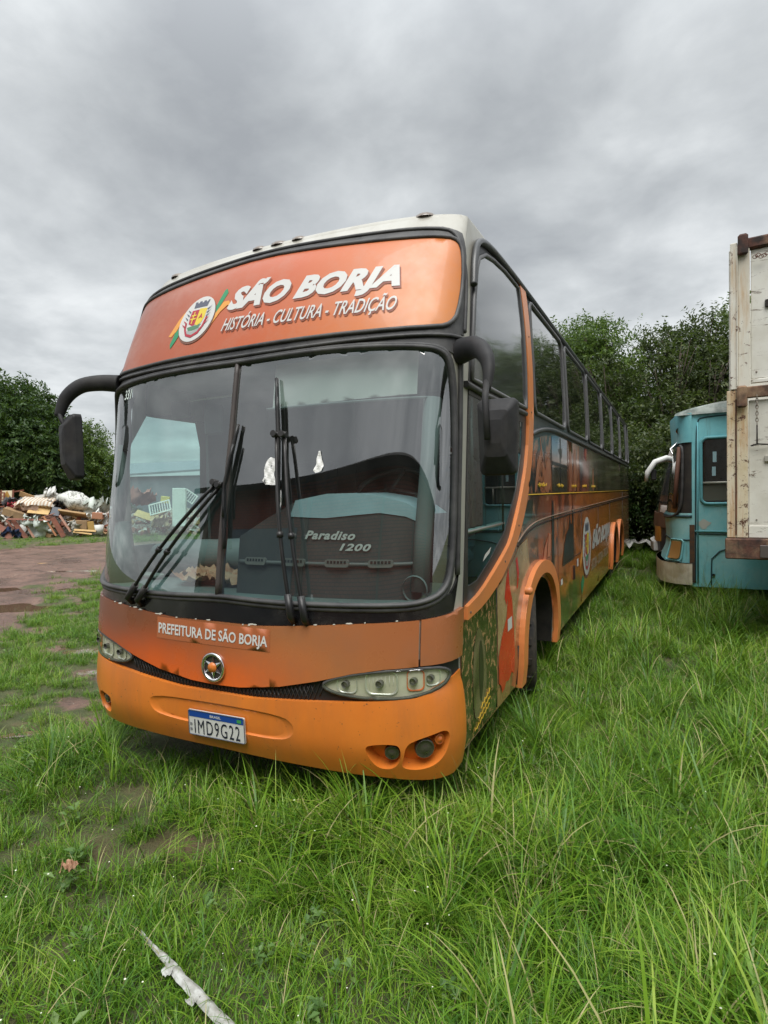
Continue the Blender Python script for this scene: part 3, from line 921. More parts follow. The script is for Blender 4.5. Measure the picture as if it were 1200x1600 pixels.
def crest(surf, cu, cv_, ru, rv, parent, off, flip=False, rot=0.0, ribbons=True, shear=0.0):
    """municipal arms on a white oval: mural crown, split shield, red garland, ribbons"""
    def X(pts): return [(cu + a * ru + shear * b * rv, cv_ + b * rv) for a, b in pts]
    def put(name, pts, m, k): return ppatch(name, m, parent, surf, X(pts), [], off + k * .0012, 0, .05, flip)
    GRN = M('crest_green', (.03, .27, .12), .4); RED = M('crest_red', (.42, .03, .05), .4); YEL = M('crest_yellow', (.72, .55, .05), .4)
    GRY = M('crest_grey', (.10, .11, .15), .45); ORG_ = M('crest_orange', (.75, .33, .06), .4); SH = M('print_shadow', (.20, .09, .06), .5)
    WAV = M('crest_waves', (.34, .38, .36), .45)
    if ribbons:
        put('ribbon', [(-1.55, -.55), (-1.35, -.60), (-1.1, -.35), (-.95, .1), (-.8, .45), (-1.0, .45), (-1.25, .1), (-1.45, -.35)], ORG_, 0)
        put('ribbon', [(-1.25, -.95), (-1.15, -1.15), (-.95, -.85), (-.7, -.3), (-.9, -.2), (-1.15, -.45)], GRN, 1)
        put('ribbon', [(.75, .3), (.95, .45), (1.15, 1.1), (1.25, 1.15), (1.4, .95), (1.2, .45), (.95, -.1), (.8, -.2)], GRN, 0)
        put('ribbon', [(.75, -.35), (1.0, -.4), (1.3, .1), (1.6, .35), (1.85, .3), (1.6, .55), (1.3, .55), (1.05, .1)], ORG_, 1)
    put('oval_shadow', [(a * 1.03 + .03, b * 1.03 - .07) for a, b in ellipse(0, 0, 1, 1)], SH, 1.5)
    put('oval', ellipse(0, 0, 1, 1, 40), WHITE, 3)
    put('mural_crown', [(-.40, .52), (.40, .52), (.46, .80), (.36, .80), (.34, .73), (.26, .73), (.24, .80), (.10, .80), (.08, .73), (0, .73), (-.02, .80), (-.16, .80), (-.18, .73), (-.26, .73), (-.28, .80), (-.42, .80)], GRY, 4)
    put('shield_half', [(-.44, .42), (0, .42), (0, -.28), (-.15, -.3), (-.40, -.18), (-.46, .1)], RED, 4)
    put('shield_half', [(0, .46), (.46, .42), (.46, .0), (.36, -.22), (.16, -.32), (0, -.25)], YEL, 4)
    put('shield_cross', [(-.26, .34), (-.20, .34), (-.20, .2), (-.08, .2), (-.08, .14), (-.20, .14), (-.20, .04), (-.05, .04), (-.05, -.02), (-.20, -.02), (-.20, -.2), (-.26, -.2), (-.26, -.02), (-.38, -.02), (-.38, .04), (-.26, .04), (-.26, .14), (-.36, .14), (-.36, .2), (-.26, .2)], YEL, 5)
    put('shield_arrow', [(.10, -.02), (.22, .22), (.34, -.02), (.22, .04)], RED, 5)
    put('hill', [(-.42, -.34), (.40, -.28), (.30, -.44), (0, -.52), (-.30, -.50)], M('crest_hill', (.09, .22, .12), .5), 4)
    put('waves', [(-.38, -.50), (.0, -.56), (.38, -.42), (.30, -.62), (.0, -.72), (-.28, -.66)], WAV, 4)
    put('garland', [(-.62, -.12), (-.56, -.42), (-.36, -.72), (0, -.84), (.38, -.70), (.60, -.38), (.66, .0), (.56, .02), (.48, -.36), (.30, -.60), (0, -.72), (-.30, -.64), (-.46, -.40), (-.52, -.12)], RED, 5)
    for k in range(5):
        for s_ in (-1, 1):
            a0 = (.50 + .02 * k) * s_; b0 = .38 - k * .16
            put('thorn', [(a0, b0), (a0 + s_ * .24, b0 + .12), (a0 + s_ * .02, b0 - .07)], RED if k > 2 else GRY, 6)


crest(FS, s_of(-.42, 2.93), 2.925, .150, .155, banner, .012, shear=.12)
SHD = M('letter_shadow', (.26, .075, .04), .5)
qb = fo([(-.175, 2.938), (.990, 2.918), (1.005, 3.060), (-.135, 3.098)])
text_on('lettering_shadow', 'SÃO BORJA', FS, qb, SHD, banner, .0135, bold=.056, shear=.22, space=1.03, dshift=(.010, -.014))
text_on('lettering', 'SÃO BORJA', FS, qb, WHITE, banner, .0155, bold=.054, shear=.22, space=1.03)
qh = fo([(-.180, 2.800), (.985, 2.772), (.990, 2.862), (-.165, 2.886)])
text_on('lettering_shadow', 'HISTÓRIA - CULTURA - TRADIÇÃO', FS, qh, SHD, banner, .0135, bold=.012, shear=.22, dshift=(.007, -.012))
text_on('lettering', 'HISTÓRIA - CULTURA - TRADIÇÃO', FS, qh, WHITE, banner, .0155, bold=.010, shear=.22)
# --- wipers --------------------------------------------------------------------------------
WIP = M('wiper_black', (.012, .012, .013), .4, dirt=.3, dirtcol=(.09, .08, .07))


def wiper(p1, p2, h1, h2, b0, bm2, b1):
    m = MB()
    for a, b in ((p1, h1), (p2, h2)):
        pts = [FX(a[0] + (b[0] - a[0]) * t, a[1] + (b[1] - a[1]) * t, .045 + .03 * math.sin(t * math.pi)) for t in np.linspace(0, 1, 10)]
        m.tube(pts, .0125, 6, flat=.8)
        m.tube([FX(a[0], a[1] - .03, .01), FX(a[0], a[1], .05), FX(a[0] + (b[0] - a[0]) * .12, a[1] + (b[1] - a[1]) * .12, .055)], .021, 8)
        q = FX(a[0] + (b[0] - a[0]) * .42, a[1] + (b[1] - a[1]) * .42, .075)
        q2 = FX(a[0] + (b[0] - a[0]) * .45, a[1] + (b[1] - a[1]) * .45, .075); m.tube([q, q2], .018, 6)
    w = m.build('wiper', WIP, BUS)
    k = MB()
    k.tube([FX(h1[0] - .02, h1[1], .055), FX(h2[0] + .02, h2[1], .055)], .016, 8)
    for h in (h1, h2): k.tube([FX(h[0], h[1], .04), FX(h[0], h[1], .085)], .018, 10)
    k.build('wiper_joint', WIP, w)
    m = MB()
    pts = [b0, bm2, b1]
    path = [FX(b0[0] + (bm2[0] - b0[0]) * t, b0[1] + (bm2[1] - b0[1]) * t, .035) for t in np.linspace(0, 1, 7)] + [FX(bm2[0] + (b1[0] - bm2[0]) * t, bm2[1] + (b1[1] - bm2[1]) * t, .035) for t in np.linspace(0, 1, 7)[1:]]
    m.tube(path, [.008] * 2 + [.013] * 9 + [.008] * 2, 6)
    m.tube([p + Vector((0, .012, 0)) for p in path], .006, 4)
    m.tube([p + Vector((.012, -.018, 0)) for p in path[2:10]], .008, 5)
    m.build('wiper_blade', WIP, w)
    return w


wiper((.525, 1.125), (.606, 1.118), (.352, 2.105), (.405, 2.100), (.312, 2.44), (.358, 2.09), (.395, 1.72))
wiper((-.715, 1.150), (-.615, 1.142), (-.045, 1.845), (-.010, 1.83), (.062, 2.19), (.005, 1.83), (.045, 1.47))

# --- mirrors -------------------------------------------------------------------------------
MIR = M('mirror_grey_plastic', (.016, .016, .018), .6, spec=.3, col2=(.034, .034, .036), nscale=6, bump=.0004, bscale=300, dirt=.2)


def mirror(path, rad, c, rz, w, h, d, stem, lean=0.0):
    a = MB(); pp = [Vector(p) for p in path]
    # smooth the arm
    q = []
    for i in range(len(pp) - 1):
        p0, p1, p2, p3 = pp[max(i - 1, 0)], pp[i], pp[i + 1], pp[min(i + 2, len(pp) - 1)]
        for t in np.linspace(0, 1, 6)[:-1 if i < len(pp) - 2 else None]:
            q.append(.5 * ((2 * p1) + (-p0 + p2) * t + (2 * p0 - 5 * p1 + 4 * p2 - p3) * t * t + (-p0 + 3 * p1 - 3 * p2 + p3) * t ** 3))
    rr = list(np.interp(np.linspace(0, 1, len(q)), np.linspace(0, 1, len(rad)), rad))
    a.tube(q, rr, 12, flat=1.25)
    a.tube(stem, .016, 8)
    mr = a.build('mirror_arm', MIR, BUS)
    m = MB(); rot = Euler((0, lean, rz)).to_matrix(); c = Vector(c)
    base = chaikin(rrect(-w / 2, -h / 2, w / 2, h / 2, .03, 4), 1)
    base = [(x * (1.0 + .12 * (z / h)), z) for x, z in base]
    vs = []; n = len(base)
    for k, y in ((.93, d * .5), (1.0, d * .46), (1.0, d * .1), (.97, 0), (.60, -d * .42), (.30, -d * .5)):
        vs += [c + rot @ Vector((x * k, y, z * k + (1 - k) * h * .08)) for x, z in base]
    fs = [(j * n + i, j * n + (i + 1) % n, (j + 1) * n + (i + 1) % n, (j + 1) * n + i) for j in range(5) for i in range(n)]
    fs += [tuple(5 * n + i for i in range(n))]
    m.add(vs, fs, False)
    hs = m.build('mirror_housing', MIR, BUS)
    g = MB(); g.add([c + rot @ Vector((x * .93, d * .505, z * .93)) for x, z in base], [tuple(reversed(range(n)))])
    g.build('mirror_glass', M('mirror_silver', (.8, .8, .8), .03, metal=1.0), hs)


mirror([(1.27, .12, 2.535), (1.35, .07, 2.54), (1.43, .0, 2.525), (1.495, -.07, 2.465), (1.53, -.13, 2.38), (1.53, -.17, 2.27)], [.060, .054, .044, .038, .030, .019],
       (1.588, -.20, 2.035), R(4), .188, .37, .11, [(1.53, -.17, 2.31), (1.545, -.25, 2.22), (1.56, -.275, 2.02)])
mirror([(-1.20, -.03, 2.595), (-1.34, -.09, 2.605), (-1.475, -.14, 2.585), (-1.565, -.19, 2.50), (-1.605, -.22, 2.37)], [.050, .046, .043, .038, .026],
       (-1.495, -.22, 2.145), R(-20), .20, .46, .12, [(-1.61, -.22, 2.42), (-1.56, -.23, 2.34), (-1.50, -.23, 2.25)], lean=R(-3))

# --- picture side: windows, wrap, trim ----------------------------------------------------
DKG = M('window_band_grey', (.045, .047, .05), .38, dirt=.4, dirtcol=(.14, .13, .12), coat=.2)
FRM = M('window_frame_grey', (.10, .10, .105), .4, dirt=.4, dirtcol=(.2, .19, .17))
lowtop = [(13.36, 2.33), (3.0, 2.32), (2.4, 2.27), (1.86, 2.2), (1.80, 2.0), (1.64, 1.74), (1.36, 1.45), (1.06, 1.33), (.77, 1.19), (.37, 1.13), (.03, 1.10)]
so2 = [(.03, .33)]
for a in ARCH_IN: so2 += a
so2 += [(13.36, .40)] + lowtop
wrap = ppatch('side_wrap', SIDEP, BUS, SS, so2, [], .004, 0, .22)
ppatch('side_wrap', SIDEP, BUS, SN, so2, [], .004, 0, .22, True)
band = [(1.84, 2.19), (2.4, 2.27), (3.0, 2.32), (13.33, 2.33), (13.36, 3.405), (1.84, 3.405)]
ppatch('window_band', DKG, BUS, SS, band, [], .007, .007, .25)
ppatch('window_band', DKG, BUS, SN, band, [], .007, .007, .25, True)
wins = [(1.96, 3.50), (3.68, 5.28), (5.44, 7.06), (7.24, 8.80), (8.98, 10.60), (10.78, 12.44), (12.60, 13.22)]
for sf, fl in ((SS, False), (SN, True)):
    for k, (a, b) in enumerate(wins):
        lp = rrect(a, 2.425, b, 3.345, .09, 4)
        w = ppatch('side_window', GLASSD, BUS, sf, lp, [], .011, 0, .4, fl)
        t = MB(); t.tube([sf(y, z, .013) for y, z in dens(lp, .4)], .019, 7, closed=True); t.build('window_frame', FRM, w)
# driver's window group
dr_out = [(.085, 1.125), (.37, 1.16), (.67, 1.275), (1.07, 1.42), (1.42, 1.745), (1.57, 1.945), (1.68, 2.19), (1.70, 2.58), (1.69, 2.99), (1.68, 3.375), (1.2, 3.40), (.82, 3.385), (.58, 3.32), (.43, 3.18), (.35, 2.95), (.29, 2.67), (.245, 2.37), (.185, 1.9), (.14, 1.5)]
for sf, fl, hole in ((SS, False, drv_open), (SN, True, sn_hole)):
    dsur = ppatch('window_surround', BLK, BUS, sf, dr_out, [hole], .006, .006, .12, fl)
up_g = [(.285, 2.42), (.31, 2.67), (.37, 2.89), (.46, 3.10), (.54, 3.20), (.70, 3.275), (.91, 3.315), (1.23, 3.345), (1.62, 3.35), (1.655, 2.99), (1.665, 2.42)]
for sf, fl in ((SS, False), (SN, True)):
    g_ = ppatch('quarter_window', GLASSG, BUS, sf, up_g, [], .012, 0, .15, fl)
    t = MB(); t.tube([sf(y, z, .012) for y, z in dens(up_g, .1)], .016, 6, closed=True); t.build('window_frame', FRM, g_)
t = MB(); t.tube([SS(y, z, .02) for y, z in chaikin([(.36, 2.98), (.41, 3.15), (.53, 3.31), (.80, 3.375), (1.2, 3.395), (1.84, 3.405), (5, 3.40), (13.3, 3.40)], 2, False)], [.005, .018] + [.026] * 200 if False else .022, 6)
t.build('gutter_trim', DKG, BUS)
dg_ = ppatch('driver_window', WIN, BUS, SS, drv_open, [], .002, 0, .3)
ppatch('door_window', WIN, BUS, SN, sn_hole, [], .002, 0, .3, True)
t = MB()
t.tube([SS(.19, 1.545, -.01), SS(1.0, 1.555, -.01)], .016, 6)
t.build('slider_rail', M('slider_metal', (.35, .35, .34), .4, metal=.6, dirt=.4), dg_)
t = MB()
for y, z0, z1, r_ in ((.97, 1.50, 2.32, .022), (.33, 1.56, 2.32, .014), (.56, 1.56, 2.32, .016), (1.03, 1.52, 2.32, .010)):
    t.tube([SS(y, z0, -.012), SS(y, z1, -.012)], r_, 5)
t.build('slider_frame', BLK, dg_)
ppatch('paper_label', WHITE, dg_, SS, [(.47, 1.345), (.62, 1.385), (.66, 1.42), (.52, 1.385)], [], .004, 0, .1)
t = MB(); t.tube([SS(.17, 2.375, .012), SS(.6, 2.365, .012), (SS(1.0, 2.37, .012)), SS(1.66, 2.375, .012)], .02, 6); t.build('window_bar', RUB, BUS)

# orange trim strip sweeping round the driver's window
sL = [(1.635, 3.37), (1.68, 2.99), (1.70, 2.58), (1.685, 2.19), (1.58, 1.95), (1.42, 1.745), (1.26, 1.575), (1.07, 1.42), (.88, 1.345), (.67, 1.275), (.37, 1.18), (.10, 1.14)]
sR = [(1.83, 3.38), (1.84, 3.03), (1.865, 2.61), (1.85, 2.20), (1.75, 1.95), (1.60, 1.70), (1.42, 1.52), (1.22, 1.38), (1.02, 1.28), (.77, 1.18), (.42, 1.095), (.10, 1.065)]
strip = ppatch('orange_trim', ORTRIM, BUS, SS, chaikin(sL, 1, False) + chaikin(sR, 1, False)[::-1], [], .030, .032, .07)
for y, z in ((.14, 1.10), (.9, 1.30), (1.3, 1.52), (1.78, 2.4), (1.77, 3.0)): MB().lathe([(0, .008), (.004, .006), (.005, .0005)], SS(y, z, .03), 'x', 8).build('trim_screw', RUB, strip)
t = MB(); t.tube([SS(y, z, .012) for y, z in chaikin([(1.84, 2.23), (2.1, 2.285), (2.6, 2.34), (3.2, 2.355), (5.3, 2.352), (13.35, 2.352)], 2, False)], .024, 6); t.build('belt_moulding', DKG, BUS)

# picture panels printed above the belt line
YEL2 = M('yellow_print', (.62, .40, .03), .4)


def pic(name, stops, scale, dist=1.5, zs=1.0, sparse=.5):
    def fn(nt):
        oc = nt.new('ShaderNodeTexCoord').outputs['Object']
        mp = nt.new('ShaderNodeMapping'); nt.l.new(oc, mp.inputs[0]); mp.inputs['Scale'].default_value = (1, 1, zs)
        f = nt.noise(mp.outputs[0], scale, 6, .62, dist)
        return princ(nt, nt.ramp(f, stops), .16, Coat_Weight=.5, Coat_Roughness=.08).outputs[0]
    return custom(name, fn)


PA = pic('print_dark_branches', [(.40, (.015, .018, .016)), (.52, (.03, .03, .025)), (.545, (.40, .14, .06)), (.62, (.52, .20, .09)), (.66, (.10, .05, .03))], 2.4, 2.0, .7)
def skyprint(nt):
    oc = nt.new('ShaderNodeTexCoord').outputs['Object']; sp = nt.new('ShaderNodeSeparateXYZ'); nt.l.new(oc, sp.inputs[0])
    z = nt.math('ADD', sp.outputs[2], nt.math('MULTIPLY', nt.noise(oc, 4, 4), .06))
    return princ(nt, nt.ramp(nt.mapr(z, 1.74, 2.36), [(0, (.05, .05, .03)), (.22, (.10, .08, .05)), (.46, (.04, .045, .035)), (.50, (.50, .33, .25)), (.75, (.30, .40, .50)), (1, (.12, .25, .45))]), .16, Coat_Weight=.5).outputs[0]
PB = custom('print_sunset_sky', skyprint)
PC = pic('print_orange_faces', [(.36, (.06, .03, .02)), (.47, (.30, .08, .03)), (.55, (.55, .20, .08)), (.64, (.60, .24, .10)), (.70, (.18, .06, .03))], 3.2, 1.2, .45)
PD = pic('print_red_building', [(.40, (.05, .045, .05)), (.5, (.30, .07, .05)), (.6, (.45, .14, .09)), (.68, (.30, .27, .25))], 2.6, .6, .5)
PE = pic('print_tan_figure', [(.38, (.08, .06, .04)), (.5, (.22, .17, .10)), (.6, (.38, .30, .18)), (.68, (.45, .18, .07))], 2.2, .8, .5)
PF = pic('print_dim_ruins', [(.36, (.03, .028, .022)), (.5, (.10, .085, .06)), (.6, (.19, .16, .11)), (.7, (.08, .05, .035))], 1.8, .8, .35)
edges = [(1.74, 2.735, PA), (2.76, 3.67, PB), (3.70, 4.54, PC), (4.58, 5.49, PD), (5.52, 6.42, PE), (6.45, 13.35, PF)]
for k, (a, b, mt) in enumerate(edges):
    top = lambda y: float(np.interp(y, [1.7, 1.86, 2.4, 3.0, 14], [2.15, 2.19, 2.265, 2.315, 2.325]))
    q = [(a, 1.752), (b, 1.752)] + [(y, top(y)) for y in np.linspace(b, a, 6)]
    if k == 0: q = [(1.67, 1.752), (b, 1.752)] + [(y, top(y)) for y in np.linspace(b, 1.87, 5)] + [(1.83, 2.0), (1.72, 1.83)]
    pn_ = ppatch('picture_panel', mt, BUS, SS, q, [], .0065, 0, .25)
    if k < 5:                                  # short yellow handwriting stroke under each picture
        s_ = MB(); y0_ = (a + b) / 2 - .18 if k else 2.1
        pts = [SS(y0_ + i * .018, 1.82 + .014 * math.sin(i * 1.9 + k) + .010 * math.sin(i * 3.7), .009) for i in range(22)]
        s_.tube(pts, .0028, 4); s_.build('handwriting', YEL2, pn_)
DKP = M('dark_print', (.018, .018, .016), .3, coat=.3); ORP = M('orange_print', (.48, .20, .10), .3, coat=.4, col2=(.35, .12, .06), nscale=6)
ppatch('lamp_post_picture', DKP, BUS, SS, [(3.20, 1.80), (3.25, 1.80), (3.25, 2.10), (3.33, 2.11), (3.33, 2.20), (3.28, 2.205), (3.26, 2.30), (3.20, 2.30), (3.20, 2.20), (3.12, 2.19), (3.12, 2.15), (3.20, 2.14)], [], .008, 0, .2)
ppatch('horizon_picture', DKP, BUS, SS, [(2.76, 2.02), (3.67, 2.005), (3.67, 2.04), (2.76, 2.055)], [], .0078, 0, .2)
for pg in ([(1.95, 1.76), (2.05, 1.76), (2.20, 2.02), (2.35, 2.03), (2.28, 2.08), (2.12, 2.07)], [(2.40, 1.76), (2.66, 1.76), (2.72, 2.0), (2.62, 2.09), (2.52, 2.05), (2.40, 1.92), (2.25, 2.24), (2.20, 2.24), (2.34, 1.90)],
           [(3.82, 1.76), (3.98, 1.76), (4.02, 2.05), (3.92, 2.25), (3.80, 2.12)], [(4.12, 1.76), (4.30, 1.76), (4.36, 2.1), (4.22, 2.29), (4.10, 2.12)],
           [(5.85, 1.76), (6.05, 1.76), (6.02, 2.0), (5.96, 2.12), (5.88, 2.0)]):
    ppatch('figure_picture', ORP, BUS, SS, chaikin(pg, 1), [], .008, 0, .2)
t = MB(); t.tube([SS(1.66, 1.742, .008), SS(13.35, 1.742, .008)], .0045, 5); t.build('belt_line', YEL2, BUS)
# body creases, hatch seams
SEAM = M('seam_dark', (.012, .01, .008), .7); LINE = M('crease_highlight', (.55, .38, .28), .3, metal=.7, dirt=.3)
t = MB()
cr = chaikin([(1.36, 1.36), (1.7, 1.45), (2.2, 1.49), (4, 1.51), (8, 1.54), (13.35, 1.58)], 2, False)
t.tube([SS(y, z, .006) for y, z in cr], .007, 4)
for y in (3.05, 4.72, 6.55, 8.35): t.tube([SS(y, .37, .006), SS(y, float(np.interp(y, [c[0] for c in cr], [c[1] for c in cr])), .006)], .005, 4)
t.tube([SS(.765, .35, .006), SS(.75, 1.17, .006)], .007, 4)
t.tube([SS(1.33, .33, .006), SS(1.345, .62, .006)], .006, 4)
t.tube([SS(11.3, .4, .006), SS(11.3, 1.72, .006)], .006, 4); t.tube([SS(3.4, 1.0, .006), SS(4.7, 1.0, .006)], .004, 4)
t.build('panel_seam', SEAM, BUS)
t = MB(); t.tube([SS(y, z + .035, .008) for y, z in cr], .006, 4); t.build('crease_highlight_line', LINE, BUS)  # pale line above the crease: its highlight put in as colour
# dark tower, church, green ground pictures
ppatch('tower_picture', DKP, BUS, SS, [(2.72, 1.02), (2.84, 1.02), (2.84, 1.55), (2.80, 1.68), (2.75, 1.68), (2.72, 1.55)], [], .008, 0, .2)
ppatch('church_picture', DKP, BUS, SS, [(3.28, .98), (4.06, .98), (4.08, 1.40), (4.02, 1.66), (3.96, 1.42), (3.88, 1.38), (3.80, 1.52), (3.72, 1.36), (3.55, 1.30), (3.42, 1.20)], [], .008, 0, .2)
for pg in ([(2.25, 1.10), (2.42, 1.14), (2.52, 1.34), (2.36, 1.26)], [(2.48, 1.16), (2.62, 1.16), (2.66, 1.36), (2.56, 1.38)]): ppatch('leaf_picture', M('salmon_print', (.55, .20, .11), .3), BUS, SS, pg, [], .008, 0, .2)
# red dress panel, foliage panel
ppatch('sand_print', M('sand_print', (.56, .38, .21), .25, col2=(.30, .19, .10), nscale=3, coat=.4), BUS, SS, [(.775, .62), (1.22, .62), (1.345, .95), (1.50, 1.08), (1.75, 1.17), (1.68, 1.40), (1.40, 1.36), (1.20, 1.27), (.98, 1.19), (.775, 1.13)], [], .007, 0, .12)
redp = M('red_print', (.72, .022, .018), .25, col2=(.62, .018, .016), nscale=4, coat=.4)
ppatch('red_dress_picture', redp, BUS, SS, [(1.07, 1.235), (1.01, 1.18), (.955, 1.04), (1.0, .985), (1.04, 1.03), (1.0, .90), (.87, .79), (.785, .68), (.785, .50), (.84, .47), (.87, .41), (.93, .42), (.97, .46), (1.05, .45), (1.12, .49), (1.2, .45), (1.22, .60), (1.20, .80), (1.16, 1.0), (1.11, 1.08), (1.09, 1.12)], [], .009, 0, .12)
ppatch('red_ribbon_picture', redp, BUS, SS, [(1.28, 1.27), (1.33, 1.29), (1.38, 1.17), (1.34, 1.06), (1.30, 1.05), (1.32, 1.15)], [], .009, 0, .12)
ppatch('white_label', WHITE, BUS, SS, [(1.02, .795), (1.14, .80), (1.14, .885), (1.02, .88)], [], .011, 0, .1)
ppatch('white_label', WHITE, BUS, SS, [(3.16, .80), (3.27, .80), (3.27, .86), (3.16, .86)], [], .011, 0, .1)
ppatch('white_label', WHITE, BUS, SS, [(4.28, .86), (4.40, .86), (4.40, .95), (4.28, .95)], [], .011, 0, .1)
FOL = pic('print_foliage', [(.34, (.010, .010, .007)), (.49, (.035, .032, .018)), (.55, (.12, .08, .04)), (.60, (.62, .32, .17)), (.66, (.05, .045, .025))], 20, .6, .8)
fp = ppatch('foliage_panel', FOL, BUS, SS, [(.035, .34), (.745, .34), (.745, 1.165), (.42, 1.09), (.10, 1.055), (.035, 1.05)], [], .008, 0, .12)
ppatch('statue_picture', pic('print_statue', [(.4, (.05, .04, .025)), (.5, (.11, .085, .05)), (.62, (.19, .14, .09))], 5, 1.5, .4), BUS, SS, chaikin([(.26, .42), (.44, .44), (.50, .60), (.49, .78), (.40, .96), (.31, .97), (.24, .84), (.22, .62)], 2), [], .010, 0, .12)
ppatch('statue_fold_picture', M('print_olive_dark', (.035, .035, .02), .3), BUS, SS, chaikin([(.36, .48), (.43, .60), (.44, .80), (.37, .92), (.34, .75)], 2), [], .011, 0, .12)
s_ = MB()
for j in range(3):
    s_.tube([SS(.27 + j * .05 + i * .017, .375 + j * .055 + i * .0045 + .011 * math.sin(i * 2.1 + j * 2), .012) for i in range(18 - j * 3)], .0026, 4)
s_.build('handwriting', YEL2, fp)
ppatch('sky_picture', PB, BUS, SS, [(1.50, 1.50), (1.88, 1.56), (1.90, 1.70), (1.72, 1.70), (1.62, 1.62)], [], .008, 0, .2)
# crest and city name on the flank
crest(SS, 5.18, 1.03, .40, .385, BUS, .008, ribbons=False)
ppatch('ribbon_picture', M('crest_green', (.03, .27, .12), .4), BUS, SS, [(4.62, .62), (4.80, .70), (4.92, .60), (4.70, .45)], [], .0085, 0, .2)
ppatch('ribbon_picture', M('crest_orange', (.75, .33, .06), .4), BUS, SS, [(4.55, .90), (4.80, 1.08), (4.86, 1.0), (4.60, .78)], [], .0085, 0, .2)
text_on('lettering', 'SÃO BORJA', SS, [(5.72, .93), (8.2, .95), (8.45, 1.20), (5.85, 1.22)], WHITE, BUS, .011, bold=.07, shear=.2, space=.96)
text_on('lettering', 'HISTÓRIA - CULTURA - TRADIÇÃO', SS, [(5.62, .64), (7.95, .66), (8.0, .80), (5.65, .80)], M('grey_print', (.42, .40, .33), .4), BUS, .011, bold=.015, shear=.2)
# amber marker lamp on the arch, door handle
m = MB(); m.lathe([(0, .03), (.03, .032), (.05, .026), (.056, .001)], SS(1.44, 1.02, .04), 'x', 14); m.build('marker_lamp', ORTRIM, BUS)
for y in (4.05,): box_obj('hatch_handle', SS(y, .82, .012), (.02, .05, .16), SEAM, BUS, bev=.006)
# tail: window, lamps, bumper
ppatch('rear_window', GLASSD, BUS, lambda u, v, o: Vector((u, L + .12 * (1 - (abs(u) / 1.3) ** 4) + o, v)), rrect(-1.05, 2.4, 1.05, 3.2, .12), [], .01, 0, .3, True)
for sx in (-1.1, 1.1): box_obj('tail_lamp', (sx, L + .08, 1.0), (.18, .06, .5), M('tail_lamp_red', (.35, .02, .02), .25), BUS, bev=.02)
box_obj('rear_bumper', (0, L + .10, .52), (2.56, .22, .34), ORANGE, BUS, bev=.06)

# --- cab interior -------------------------------------------------------------------------
TEAL = M('cab_trim_teal_grey', (.15, .20, .20), .6, col2=(.18, .23, .23), nscale=3, dirt=.2)
CABL = M('cab_lining_grey', (.16, .19, .19), .7, dirt=.2)
DASH = M('dash_dark', (.045, .05, .052), .55, dirt=.3, dirtcol=(.12, .11, .1))
DASHB = M('dash_top_blue_grey', (.34, .47, .53), .6, dirt=.2)
cab = MB()
cab.box((-.75, 1.74, 1.85), (1.0, .05, 1.7)); cab.box((0, .95, 2.66), (2.5, 1.6, .05))
cab.build('cab_lining', CABL, BUS)
MB().box((.50, 1.745, 1.85), (1.49, .05, 1.7)).build('cab_partition', M('partition_dark', (.05, .045, .045), .7), BUS)
cab = MB(); cab.box((0, .9, .98), (2.5, 1.7, .05))
cab.box((-1.24, 1.35, 1.9), (.03, .95, 1.6)); cab.box((-1.24, .1, 1.2), (.03, .35, .45))
cab.build('cab_floor', TEAL, BUS)
IN = .15
fas = fo([(.0, 1.19), (1.235, 1.19), (1.245, 1.45), (1.235, 1.66), (1.10, 1.735), (.95, 1.775), (.79, 1.80), (.60, 1.80), (.39, 1.765), (.2, 1.67), (.0, 1.555)])
d = MB(); patch(d, FS, fas, [], -IN, .03, .06)
dash = d.build('dashboard', DASH, BUS)
bl = fo([(.36, 1.675), (.60, 1.665), (.78, 1.68), (.94, 1.69), (1.10, 1.665), (1.23, 1.61), (1.235, 1.665), (1.10, 1.74), (.95, 1.78), (.79, 1.805), (.60, 1.805), (.39, 1.77)])
ppatch('dash_band', DASHB, dash, FS, bl, [], -IN + .006, .005, .06)
d = MB(); topc = fo([(0, 1.555), (.2, 1.67), (.39, 1.765), (.60, 1.80), (.79, 1.80), (.95, 1.775), (1.10, 1.735), (1.22, 1.67)])
topc = dens(topc, .05, False)
vs = []
for s, z in topc:
    p = FS(s, z, -IN); vs += [p, Vector((p.x, max(p.y + .38, .25), z - .02))]
d.add(vs, [(2 * i, 2 * i + 2, 2 * i + 3, 2 * i + 1) for i in range(len(topc) - 1)], True); d.build('dash_top', DASHB, dash)
cr_ = MB(); cr_.tube([FS(s, 1.405, -IN + .012) for s in np.linspace(.02, s_of(1.22, 1.4), 24)], .012, 6); cr_.build('dash_ridge', M('dash_ridge', (.12, .13, .13), .5), dash)
for x in (.15, .42, .70, .965):
    v = MB(); lp = rrect(x - .075, 1.388, x + .075, 1.432, .018)
    patch(v, FX, lp, [], -IN + .03, .02, .1); o = v.build('air_vent', M('vent_frame', (.16, .16, .15), .5), dash)
    v = MB()
    for k in range(6): patch(v, FX, [(x - .06 + k * .021, 1.408), (x - .046 + k * .021, 1.408), (x - .046 + k * .021, 1.424), (x - .06 + k * .021, 1.424)], [], -IN + .032, 0, .1)
    v.build('vent_slot', M('vent_black', (.005, .005, .005), .7), o)
SILV = M('silver_letters', (.75, .74, .72), .3, metal=.3)
text_on('lettering', 'Paradiso', FS, fo([(.475, 1.545), (.80, 1.540), (.80, 1.592), (.475, 1.597)]), SILV, dash, -IN + .010, bold=.035, shear=.35, space=1.12)
text_on('lettering', '1200', FS, fo([(.705, 1.482), (.90, 1.478), (.90, 1.520), (.705, 1.524)]), SILV, dash, -IN + .010, bold=.035, shear=.3, space=1.12)
